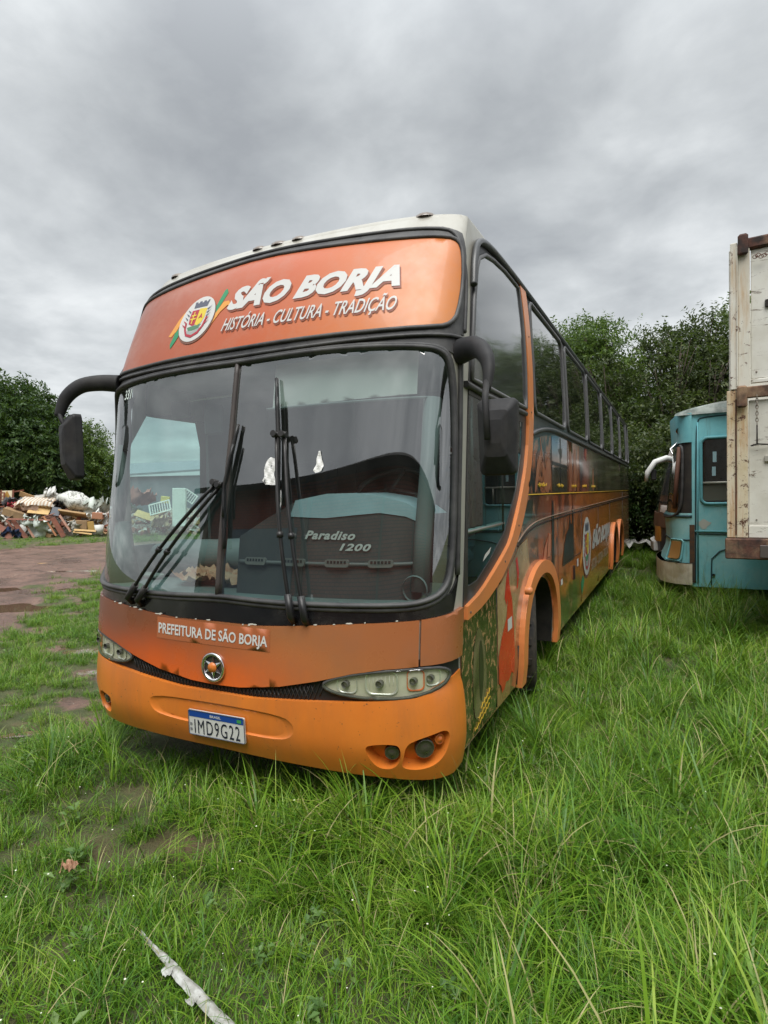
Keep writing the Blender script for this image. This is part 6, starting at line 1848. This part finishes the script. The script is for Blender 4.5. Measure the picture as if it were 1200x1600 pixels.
# bumper with thickness, dented corner
bu = MB(); patch(bu, TNF, [(0, .27), (3, .27), (3, .60), (0, .60)], [], .075, .09, .2)
bu.add([TNF(a, .60, o) for a in np.linspace(0, 3, 20) for o in (.075, -.05)], [(2 * i, 2 * i + 1, 2 * i + 3, 2 * i + 2) for i in range(19)])
bu.build('front_bumper', AGED, TB)
lampm = M('amber_box_lamp', (.35, .19, .06), .35, dirt=.4, dirtcol=(.1, .06, .03))
for a0 in (.30, 2.42):
    l_ = ppatch('lamp', lampm, TB, TNF, rrect(a0, .66, a0 + .34, .93, .04), [], .03, .035, .1)
m = MB(); m.tube([TNF(a, z, .02) for a, z in rrect(.24, .63, .70, .96, .05)], .012, 5, closed=True); m.build('lamp_rim', TEALP, TB)
m = MB(); m.lathe([(0, .05), (.05, .045), (.07, .0005)], TNF(.55, 2.68, .0), 'y', 12); m.build('marker_lamp', M('amber_lens', (.42, .16, .04), .25), TB)
m = MB(); m.tube([TNF(.62, 2.50, .02), TNF(.70, 2.40, .12), TNF(.5, 2.30, .14)], .012, 6); m.build('mirror_bracket', CHROME, TB)
# side wall with the door and its two-part window
wout = rrect(2.70, 1.50, 3.36, 2.56, .11); 
side_o = [(2.60, .24), (12.8, .20), (12.8, 2.93), (2.60, 2.93)]
win_t = [rrect(4.2 + 1.35 * k, 1.55, 5.35 + 1.35 * k, 2.5, .08) for k in range(6)]
ppatch('body_side', TEALP, TB, TSF, side_o, [rrect(2.745, 1.545, 3.31, 2.515, .08)] + win_t, 0, .04, .5)
ppatch('body_far_side', TEALP, TB, lambda u, v, o: Vector((u, TY + 2.45 + o, v)), side_o, [], 0, 0, 1.0)
dw = ppatch('door_window', GLASSD, TB, TSF, rrect(2.745, 1.545, 3.31, 2.515, .08), [], -.03, 0, .3)
m = MB(); m.tube([TSF(x, z, .012) for x, z in rrect(2.725, 1.525, 3.33, 2.535, .09)], .024, 7, closed=True)
m.build('window_seal', M('teal_light_frame', (.13, .42, .47), .5, dirt=.4), dw)
m = MB(); m.tube([TSF(2.745, 1.845, .0), TSF(3.31, 1.845, 0)], .02, 6); m.tube([TSF(3.15, 1.55, 0), TSF(3.15, 1.84, 0)], .018, 6); m.build('window_bar', M('aged_aluminium', (.36, .36, .31), .5, metal=.4, dirt=.5), dw)
MB().box(TSF(2.92, 1.70, -.02), (.36, .01, .26)).build('sliding_pane', custom('hazy_pane', lambda nt: princ(nt, (.10, .105, .085), .12).outputs[0]), dw)
for x in (2.91,):
    MB().box(TSF(x, 2.24, -.022), (.05, .004, .16)).build('paper_strip', M('pale_blue_strip', (.30, .46, .50), .6), dw); MB().box(TSF(x - .01, 2.02, -.022), (.05, .004, .14)).build('paper_strip', M('pale_blue_strip', (.30, .46, .50), .6), dw)
for k, w_ in enumerate(win_t): ppatch('side_window', GLASSD, TB, TSF, w_, [], -.02, 0, .5)
MB().box((7.5, TY + 1.2, 1.6), (10.0, 2.2, 2.4)).build('inner_shell', DARK, TB)
m = MB()
for pts in ([(2.645, .3), (2.65, 1.4), (2.655, 2.2), (2.67, 2.80), (2.74, 2.86), (3.6, 2.87)], [(2.62, 1.06), (3.9, 1.05), (12.7, 1.0)], [(2.86, .27), (2.87, .92), (4.6, .90)], [(3.70, .3), (3.70, 2.85)]):
    m.tube([TSF(x, z, .004) for x, z in chaikin(pts, 2, False)], .011, 5)
m.build('panel_seam', M('teal_dark_groove', (.02, .06, .07), .6), TB)
m = MB(); m.tube([TSF(2.62, 1.10, .01), TSF(3.9, 1.09, .01), TSF(12.7, 1.04, .01)], .014, 5); m.tube([TSF(2.68, z, .008) for z in (.3, 1.5, 2.78)], .012, 5); m.build('moulding', M('teal_light_frame', (.13, .42, .47), .5, dirt=.4), TB)
m = MB(); m.box(TSF(2.60, .75, .0), (.07, .05, .9)); m.build('rotted_corner', M('rotten_metal', (.05, .045, .035), .85, col2=(.12, .06, .03), nscale=10), TB)
ppatch('paint_patch', M('pale_primer_patch', (.48, .50, .45), .7), TB, TSF, [(2.76 + .09 * math.cos(t) * (1 + .3 * math.sin(3 * t)), 1.21 + .065 * math.sin(t) * (1 + .3 * math.cos(4 * t))) for t in np.linspace(0, 6.28, 16)[:-1]], [], .004, 0, .2)
m = MB(); m.lathe([(0, .022), (.012, .02), (.014, .001)], TSF(2.89, .43, .02), 'y', 10); m.build('keyhole', DARK, TB)
# roof, aged and dented
m = MB(); vs = []
for i in range(30):
    x = 2.36 + (12.8 - 2.36) * (i / 29) ** 1.6
    for j in range(13):
        t = j / 12 * math.pi; e = min(1, ((x - 2.3) / .75)) ** .55
        vs.append((x + (.0 if i else .06 * math.sin(t)), TY + 1.225 - 1.29 * math.cos(t) * (.9 + .1 * e), 2.90 + .26 * e * math.sin(t) ** .45 + .012 * noise.noise(Vector((x * 3, t * 3, 0)))))
m.add(vs, [(i * 13 + j, (i + 1) * 13 + j, (i + 1) * 13 + j + 1, i * 13 + j + 1) for i in range(29) for j in range(12)], True)
m.build('roof', M('weathered_roof', (.33, .36, .33), .75, col2=(.10, .13, .12), nscale=4, dirt=.6), TB)
for x in (4.6, 10.6):
    for y in (TY + .25, TY + 2.2):
        w_ = MB().lathe([(-.13, .06), (-.13, .45), (.13, .45), (.13, .06)], (x, y, .46), 'y', 22).build('wheel', TYRE, TB)
MB().box((7.6, TY + 1.2, .5), (9.6, 1.6, .4)).build('chassis', DARK, TB)

# ================================================================== DARK BUS BEHIND IT
DB = empty('dark_bus', (7.5, 11.5, 0), 'dark bus with a white mirror arm, parked behind the teal bus', 'bus')
dxf = hermite([.25, .6, 1.3, 2.3, 2.75, 3.2], [2.05, 2.02, 2.05, 2.25, 2.42, 2.75])
DNF = nose(2.55, 10.0, 2.5, dxf)
DKB = M('dark_bus_paint', (.05, .045, .045), .35, coat=.4, dirt=.3)
ppatch('nose_lower', DKB, DB, DNF, [(0, .30), (3, .30), (3, 1.32), (0, 1.32)], [], 0, 0, .14)
ppatch('windscreen', GLASSG, DB, DNF, [(0, 1.32), (3, 1.32), (3, 2.40), (0, 2.40)], [], 0, 0, .14)
ppatch('nose_upper', M('pinkish_white_paint', (.60, .54, .50), .5, dirt=.3), DB, DNF, [(0, 2.40), (3, 2.40), (3, 3.1), (0, 3.1)], [], .01, 0, .14)
ppatch('grille_panel', M('brown_louvre', (.14, .08, .05), .6), DB, DNF, [(.35, .98), (2.65, .98), (2.65, 1.28), (.35, 1.28)], [], .02, .02, .14)
ppatch('lamp', M('amber_side_lamp', (.55, .25, .05), .3, coat=.4), DB, DNF, [(.62, .70), (1.02, .70), (1.02, 1.0), (.62, 1.0)], [], .03, .03, .14)
ppatch('front_bumper', M('white_bumper', (.70, .70, .67), .5, dirt=.3), DB, DNF, [(.8, .50), (2.2, .50), (2.2, .68), (.8, .68)], [], .08, .08, .14)
ppatch('lower_apron', DARK, DB, DNF, [(0, .12), (3, .12), (3, .5), (0, .5)], [], .0, 0, .14)
ppatch('quarter_mark', M('pinkish_white_paint', (.60, .54, .50), .5, dirt=.3), DB, DNF, [(.2, 1.24), (.7, 1.30), (.7, 1.44), (.2, 1.42)], [], .015, 0, .14)
m = MB(); m.tube([(2.42, 10.05, 2.30), (2.22, 9.95, 2.37), (2.02, 9.9, 2.30), (1.88, 9.88, 2.10), (1.86, 9.88, 1.92)], [.06, .062, .06, .052, .035], 10); m.build('mirror_arm', M('white_mirror_arm', (.78, .78, .76), .4), DB)
MB().box((1.99, 9.95, 2.05), (.10, .08, .22), None, .02).build('mirror_housing', BLK, DB)
m = MB(); m.box((7.6, 11.25, 1.75), (10.1, 2.5, 2.7)); m.build('body', DKB, DB)
for x in (5, 9.5):
    for y in (10.2, 12.3): MB().lathe([(-.13, .06), (-.13, .46), (.13, .46), (.13, .06)], (x, y, .47), 'y', 20).build('wheel', TYRE, DB)

# ================================================================== CREAM TRUCK BODY
def creamrust(nt):
    oc = nt.new('ShaderNodeTexCoord').outputs['Object']
    c = nt.ramp(nt.noise(oc, 1.6, 6, .6), [(.3, (.56, .53, .45)), (.5, (.68, .66, .58)), (.7, (.75, .73, .67))])
    mp = nt.new('ShaderNodeMapping'); nt.l.new(oc, mp.inputs[0]); mp.inputs['Scale'].default_value = (1, 1, .10)
    st = nt.mapr(nt.noise(mp.outputs[0], 7, 7, .68), .50, .72, 0, 1, True)
    c = nt.mix(nt.math('MULTIPLY', st, .8), c, (.46, .27, .10))
    sp1 = nt.mapr(nt.noise(oc, 7, 8, .78, .6), .58, .62, 0, 1, True)
    c = nt.mix(sp1, c, (.10, .035, .018))
    sp2 = nt.mapr(nt.noise(oc, 30, 6, .7), .66, .70, 0, 1, True)
    c = nt.mix(nt.math('MULTIPLY', sp2, .8), c, (.13, .05, .025))
    return princ(nt, c, nt.mapr(nt.noise(oc, 5, 4), .3, .7, .45, .8)).outputs[0]


def creampanel(nt):
    oc = nt.new('ShaderNodeTexCoord').outputs['Object']
    c = nt.ramp(nt.noise(oc, 2.2, 7, .6), [(.3, (.55, .53, .46)), (.55, (.70, .69, .63)), (.75, (.76, .76, .72))])
    mp = nt.new('ShaderNodeMapping'); nt.l.new(oc, mp.inputs[0]); mp.inputs['Scale'].default_value = (.30, 1, 2.2)
    f = nt.mapr(nt.noise(mp.outputs[0], 6, 9, .80, .9), .57, .60, 0, 1, True)
    c = nt.mix(nt.math('MULTIPLY', f, .9), c, (.11, .07, .045))
    c = nt.mix(nt.mapr(nt.noise(oc, 24, 7, .7), .62, .74, 0, .6), c, (.40, .33, .22))
    return princ(nt, c, .6).outputs[0]


def creamrust2(nt):
    oc = nt.new('ShaderNodeTexCoord').outputs['Object']
    c = nt.ramp(nt.noise(oc, 2.6, 6, .6), [(.3, (.52, .42, .24)), (.5, (.64, .57, .42)), (.7, (.70, .66, .56))])
    mp = nt.new('ShaderNodeMapping'); nt.l.new(oc, mp.inputs[0]); mp.inputs['Scale'].default_value = (1.6, 1, .09)
    c = nt.mix(nt.mapr(nt.noise(mp.outputs[0], 9, 7, .7), .44, .66, 0, .9, True), c, (.45, .21, .07))
    c = nt.mix(nt.mapr(nt.noise(oc, 9, 9, .80, .4), .555, .60, 0, 1, True), c, (.085, .03, .016))
    c = nt.mix(nt.mapr(nt.noise(oc, 34, 6, .7), .62, .66, 0, .85, True), c, (.13, .05, .025))
    return princ(nt, c, .75).outputs[0]


CR2 = custom('cream_heavy_rust', creamrust2)
CR, CP = custom('cream_rusty_steel', creamrust), custom('cream_peeling_panel', creampanel)
RSB = M('heavy_rust', (.10, .042, .03), .85, col2=(.03, .02, .018), nscale=11, bump=.006, bscale=22, dirt=.75, dirtcol=(.40, .27, .16))
KY = 4.3
TRB = empty('truck_body', (2.86, 4.3, 0), 'tall cream rust-streaked truck body with chained side panels at the right edge', 'truck body')
def kb(name, x0, x1, z0, z1, y0, y1, mat, bev=.006):
    return MB().box(((x0 + x1) / 2, (y0 + y1) / 2, (z0 + z1) / 2), (x1 - x0, y1 - y0, z1 - z0), None, bev).build(name, mat, TRB)
kb('corner_post', 2.895, 2.962, 2.80, 4.33, KY - .03, KY + .08, CR); kb('corner_post', 2.964, 3.072, 2.80, 4.30, KY - .015, KY + .06, CR)
kb('corner_post', 2.862, 2.948, 1.23, 2.79, KY - .02, KY + .08, CR2); kb('corner_post', 2.951, 3.052, 1.23, 2.76, KY - .008, KY + .06, CR2)
kb('post_rib', 2.952, 2.966, 2.83, 4.28, KY - .045, KY - .02, CR); kb('post_rib', 2.940, 2.953, 1.26, 2.7, KY - .035, KY - .01, RUST)
for k in range(26):
    for z in (2.97, 4.16, 1.42, 2.62): MB().lathe([(0, .009), (-.006, .006)], (3.13 + k * .23, KY + .018, z), 'y', 7, False).build('rivet', RUST, TRB)
for k in range(5):
    x = 3.08 + k * 1.22
    kb('upper_panel', x, x + 1.15, 2.90, 4.24, KY + .02, KY + .06, CP); kb('lower_panel', x - .02, x + 1.13, 1.25, 2.68, KY + .02, KY + .06, CP)
    kb('panel_lip', x, x + 1.15, 2.855, 2.897, KY + .005, KY + .05, CP); kb('panel_lip', x - .02, x + 1.13, 1.232, 1.36, KY + .008, KY + .018, CP)
    if k: kb('stake', x - .068, x - .004, 1.23, 4.3, KY - .02, KY + .018, CR)
kb('middle_rail', 2.95, 9.1, 2.70, 2.82, KY - .03, KY + .015, RSB, .01)
kb('top_rail', 2.99, 9.1, 4.245, 4.36, KY - .02, KY + .07, RSB, .015)
kb('bottom_beam', 2.845, 9.2, 1.005, 1.225, KY - .05, KY + .12, RSB, .012)
kb('floor', 2.9, 9.1, 1.10, 1.22, KY + .13, KY + 2.4, RSB)
kb('far_side', 2.9, 9.1, 1.23, 4.3, KY + 2.36, KY + 2.42, CP); kb('end_wall', 2.88, 2.93, 1.23, 4.3, KY + .085, KY + 2.35, CP)
kb('bracket', 2.965, 3.06, 4.18, 4.40, KY - .07, KY - .02, RSB, .02); kb('bracket', 2.955, 3.05, 2.60, 2.83, KY - .075, KY - .035, RSB, .02)
kb('hinge_plate', 3.205, 3.30, 3.62, 3.70, KY - .005, KY + .02, DARK); kb('slot_plate', 3.20, 3.32, 2.03, 2.09, KY - .004, KY + .02, M('grey_plate', (.34, .33, .29), .6), .003)
# chain
ch = MB()
for k in range(9):
    c = Vector((3.135, KY - .045, 2.70 - k * .034)); m_ = k % 2
    ring = [c + (Vector((.011 * math.cos(t), 0, .022 * math.sin(t))) if m_ else Vector((0, .011 * math.cos(t), .022 * math.sin(t)))) for t in np.linspace(0, 2 * math.pi, 13)[:-1]]
    ch.tube(ring, .0042, 5, closed=True)
chn = ch.build('chain', M('chain_grey', (.25, .22, .18), .5, metal=.6), TRB)
m = MB(); m.tube([(3.135, KY - .045, 2.41), (3.135, KY - .04, 2.21)], .007, 6); m.tube([(3.08, KY - .01, 2.20), (3.14, KY - .03, 2.215), (3.24, KY - .01, 2.205)], .008, 5); m.build('chain_pin', DARK, TRB)
m = MB()
for k in range(5):
    c = Vector((3.12 + k * .026, KY - .045, 4.14 + .012 * math.sin(k * 2))); m.tube([c + Vector((.022 * math.cos(t), 0, .018 * math.sin(t))) for t in np.linspace(0, 2 * math.pi, 11)[:-1]], .004, 5, closed=True)
m.build('chain', M('chain_rust', (.12, .05, .03), .7), TRB)
for y in (KY + .6, KY + 1.8): kb('chassis_rail', 3.6, 9.4, .82, 1.0, y, y + .12, DARK)
kb('lamp_plate', 3.16, 3.5, 1.03, 1.16, KY - .06, KY - .045, M('grimy_lamp', (.10, .085, .08), .4, dirt=.4), .004)
for x in (5.2, 6.4):
    for y in (KY + .35, KY + 2.0): MB().lathe([(-.15, .06), (-.15, .48), (.15, .48), (.15, .06)], (x, y, .49), 'y', 22).build('wheel', TYRE, TRB)
    MB().box((x, KY + 1.18, .49), (.12, 1.8, .12)).build('axle', DARK, TRB)
for y in (KY + .5, KY + 1.9): MB().box((3.9, y, .44), (.12, .12, .86)).build('support_leg', RSB, TRB)

TRB.rotation_euler = (0, 0, -R(6.5))

# ================================================================== BRICK SHED BEHIND THE VIEWER (seen in the windscreen)
def brickm(nt):
    oc = nt.new('ShaderNodeTexCoord').outputs['Object']
    mp = nt.new('ShaderNodeMapping'); nt.l.new(oc, mp.inputs[0]); mp.inputs['Rotation'].default_value = (R(90), 0, 0)
    b = nt.new('ShaderNodeTexBrick'); nt.l.new(mp.outputs[0], b.inputs[0]); b.inputs['Scale'].default_value = 1.0
    b.inputs['Brick Width'].default_value = .42; b.inputs['Row Height'].default_value = .16; b.inputs['Mortar Size'].default_value = .018
    b.inputs['Color1'].default_value = (.20, .05, .04, 1); b.inputs['Color2'].default_value = (.26, .07, .05, 1); b.inputs['Mortar'].default_value = (.07, .03, .028, 1)
    return princ(nt, b.outputs[0], .85).outputs[0]
SH = empty('brick_shed', (8, -16, 0), 'dark red brick shed mirrored in the coach windscreen', 'shed')
gy = -12.4
m = MB()
m.add([(-12, gy, 0), (34, gy, 0), (34, gy, 7.0), (-12, gy, 7.0), (-12, gy - 12, 0), (34, gy - 12, 0), (34, gy - 12, 7.0), (-12, gy - 12, 7.0), (-12, gy - 6, 9.5), (34, gy - 6, 9.5)],
      [(0, 1, 2, 3), (5, 4, 7, 6), (4, 0, 3, 8, 7), (1, 5, 6, 9, 2)])
m.build('wall', custom('dark_red_brick', brickm), SH)
m = MB()
for s_ in (0, 1):
    ye, yr = (gy + .8, gy - 6) if s_ == 0 else (gy - 12.8, gy - 6)
    for dz in (0, -.28): m.add([(-12.9, ye, 6.8 + dz), (34.9, ye, 6.8 + dz), (34.9, yr, 9.75 + dz), (-12.9, yr, 9.75 + dz)], [(0, 1, 2, 3)])
    m.add([(-12.9, ye, 6.52), (34.9, ye, 6.52), (34.9, ye, 6.8), (-12.9, ye, 6.8)], [(0, 1, 2, 3)])
    m.add([(-12.9, ye, 6.52), (-12.9, ye, 6.8), (-12.9, yr, 9.75), (-12.9, yr, 9.47)], [(0, 1, 2, 3)])
m.build('roof', M('dark_sheet_roof', (.012, .012, .013), .9, spec=.1), SH)
for x in (-11.8, -5.2, 2.3, 9.5, 17): MB().box((x, gy + .1, 3.1), (.28, .2, 6.2)).build('column', M('brown_column', (.10, .07, .055), .7), SH)
MB().box((-8.2, gy + .06, 2.3), (4.6, .12, 4.6)).build('gate', M('blue_grey_gate', (.09, .12, .17), .6), SH)

# ================================================================== SMALL THINGS
m = MB(); vs = []
a, b = Vector((.43, -1.38, .035)), Vector((1.12, -1.60, .06))
dirv = (b - a).normalized(); sdv = Vector((-dirv.y, dirv.x, 0)); nn = 34
for i in range(nn + 1):
    t = i / nn; w_ = .005 + .016 * min(1, t * 2.0) + .004 * noise.noise(Vector((t * 9, 0, 0)))
    for j in range(7):
        s = j / 6 * 2 - 1
        p = a.lerp(b, t) + sdv * (s * w_ + .008 * noise.noise(Vector((t * 5, 2, 0)))) + Vector((0, 0, .012 * (1 - s * s) + .006 * noise.noise(Vector((t * 16, s * 2, 4)))))
        vs.append(p)
m.add(vs, [(i * 7 + j, (i + 1) * 7 + j, (i + 1) * 7 + j + 1, i * 7 + j + 1) for i in range(nn) for j in range(6)], True)
fl_ = a.lerp(b, .42) + Vector((-.03, -.015, .0))
crumple(m, fl_, (.05, .035, .04), 4, 8, 8, .6, True)
crumple(m, a.lerp(b, .66) + Vector((-.018, -.018, .0)), (.04, .035, .03), 9, 8, 8, .6, True)
tag(m.build('plastic_strip', M('white_torn_plastic', (.50, .51, .49), .5, col2=(.30, .30, .27), nscale=30, dirt=.6, dirtcol=(.16, .14, .09))), 'torn white plastic strip lying on the grass at the bottom left', 'strip')
m = MB(); crumple(m, (-.14, -1.28, .09), (.075, .055, .09), 12, 8, 6, .8, False, 3.5)
tag(m.build('dry_leaf', M('dry_leaf_brown', (.42, .25, .16), .8, col2=(.30, .16, .09), nscale=30)), 'curled dry brown leaf on the grass at lower left', 'leaf')
m = MB(); rf = random.Random(6)                          # tiny white weed flowers
for k in range(210):
    x, y = rf.uniform(-2.2, 3.6), rf.uniform(-2.2, 2.2)
    if abs(x) < 1.35 and y > -.4: continue
    z = rf.uniform(.10, .24); s_ = rf.uniform(.0025, .005)
    m.lathe([(0, s_ * .3), (s_ * .4, s_), (s_, .0002)], (x, y, z), 'z', 5, False)
tag(m.build('weed_flowers', M('flower_white', (.75, .75, .62), .7)), 'tiny white weed flowers dotted through the grass', 'flowers', kind='stuff')
for k, (x, y, l, az, mt) in enumerate([(1.35, 14.0, 1.1, .6, 'pale stick leaning'), (1.0, 14.3, .9, 2.2, 'thin white pole lying'), (1.6, 14.2, .8, 1.2, 'short broken branch lying')]):
    m = MB(); p0 = Vector((x, y, .15 + .1 * k)); p1 = p0 + Vector((math.cos(az) * l, math.sin(az) * l * .3, .45 if k < 2 else .1)); m.tube([p0, p0.lerp(p1, .5) + Vector((0, 0, .04)), p1], [.022, .02, .014], 6)
    tag(m.build('stick', M('bleached_wood', (.42, .38, .32), .7)), mt + ' in the weeds behind the coach tail', 'stick', 'sticks behind the coach tail')
m = MB(); crumple(m, (1.5, 13.9, .25), (.9, .5, .5), 44, 10, 8, .8, False)
tag(m.build('rubble_sheet', OFFW), 'pale crumpled sheet in the weeds behind the coach tail', 'sheet')
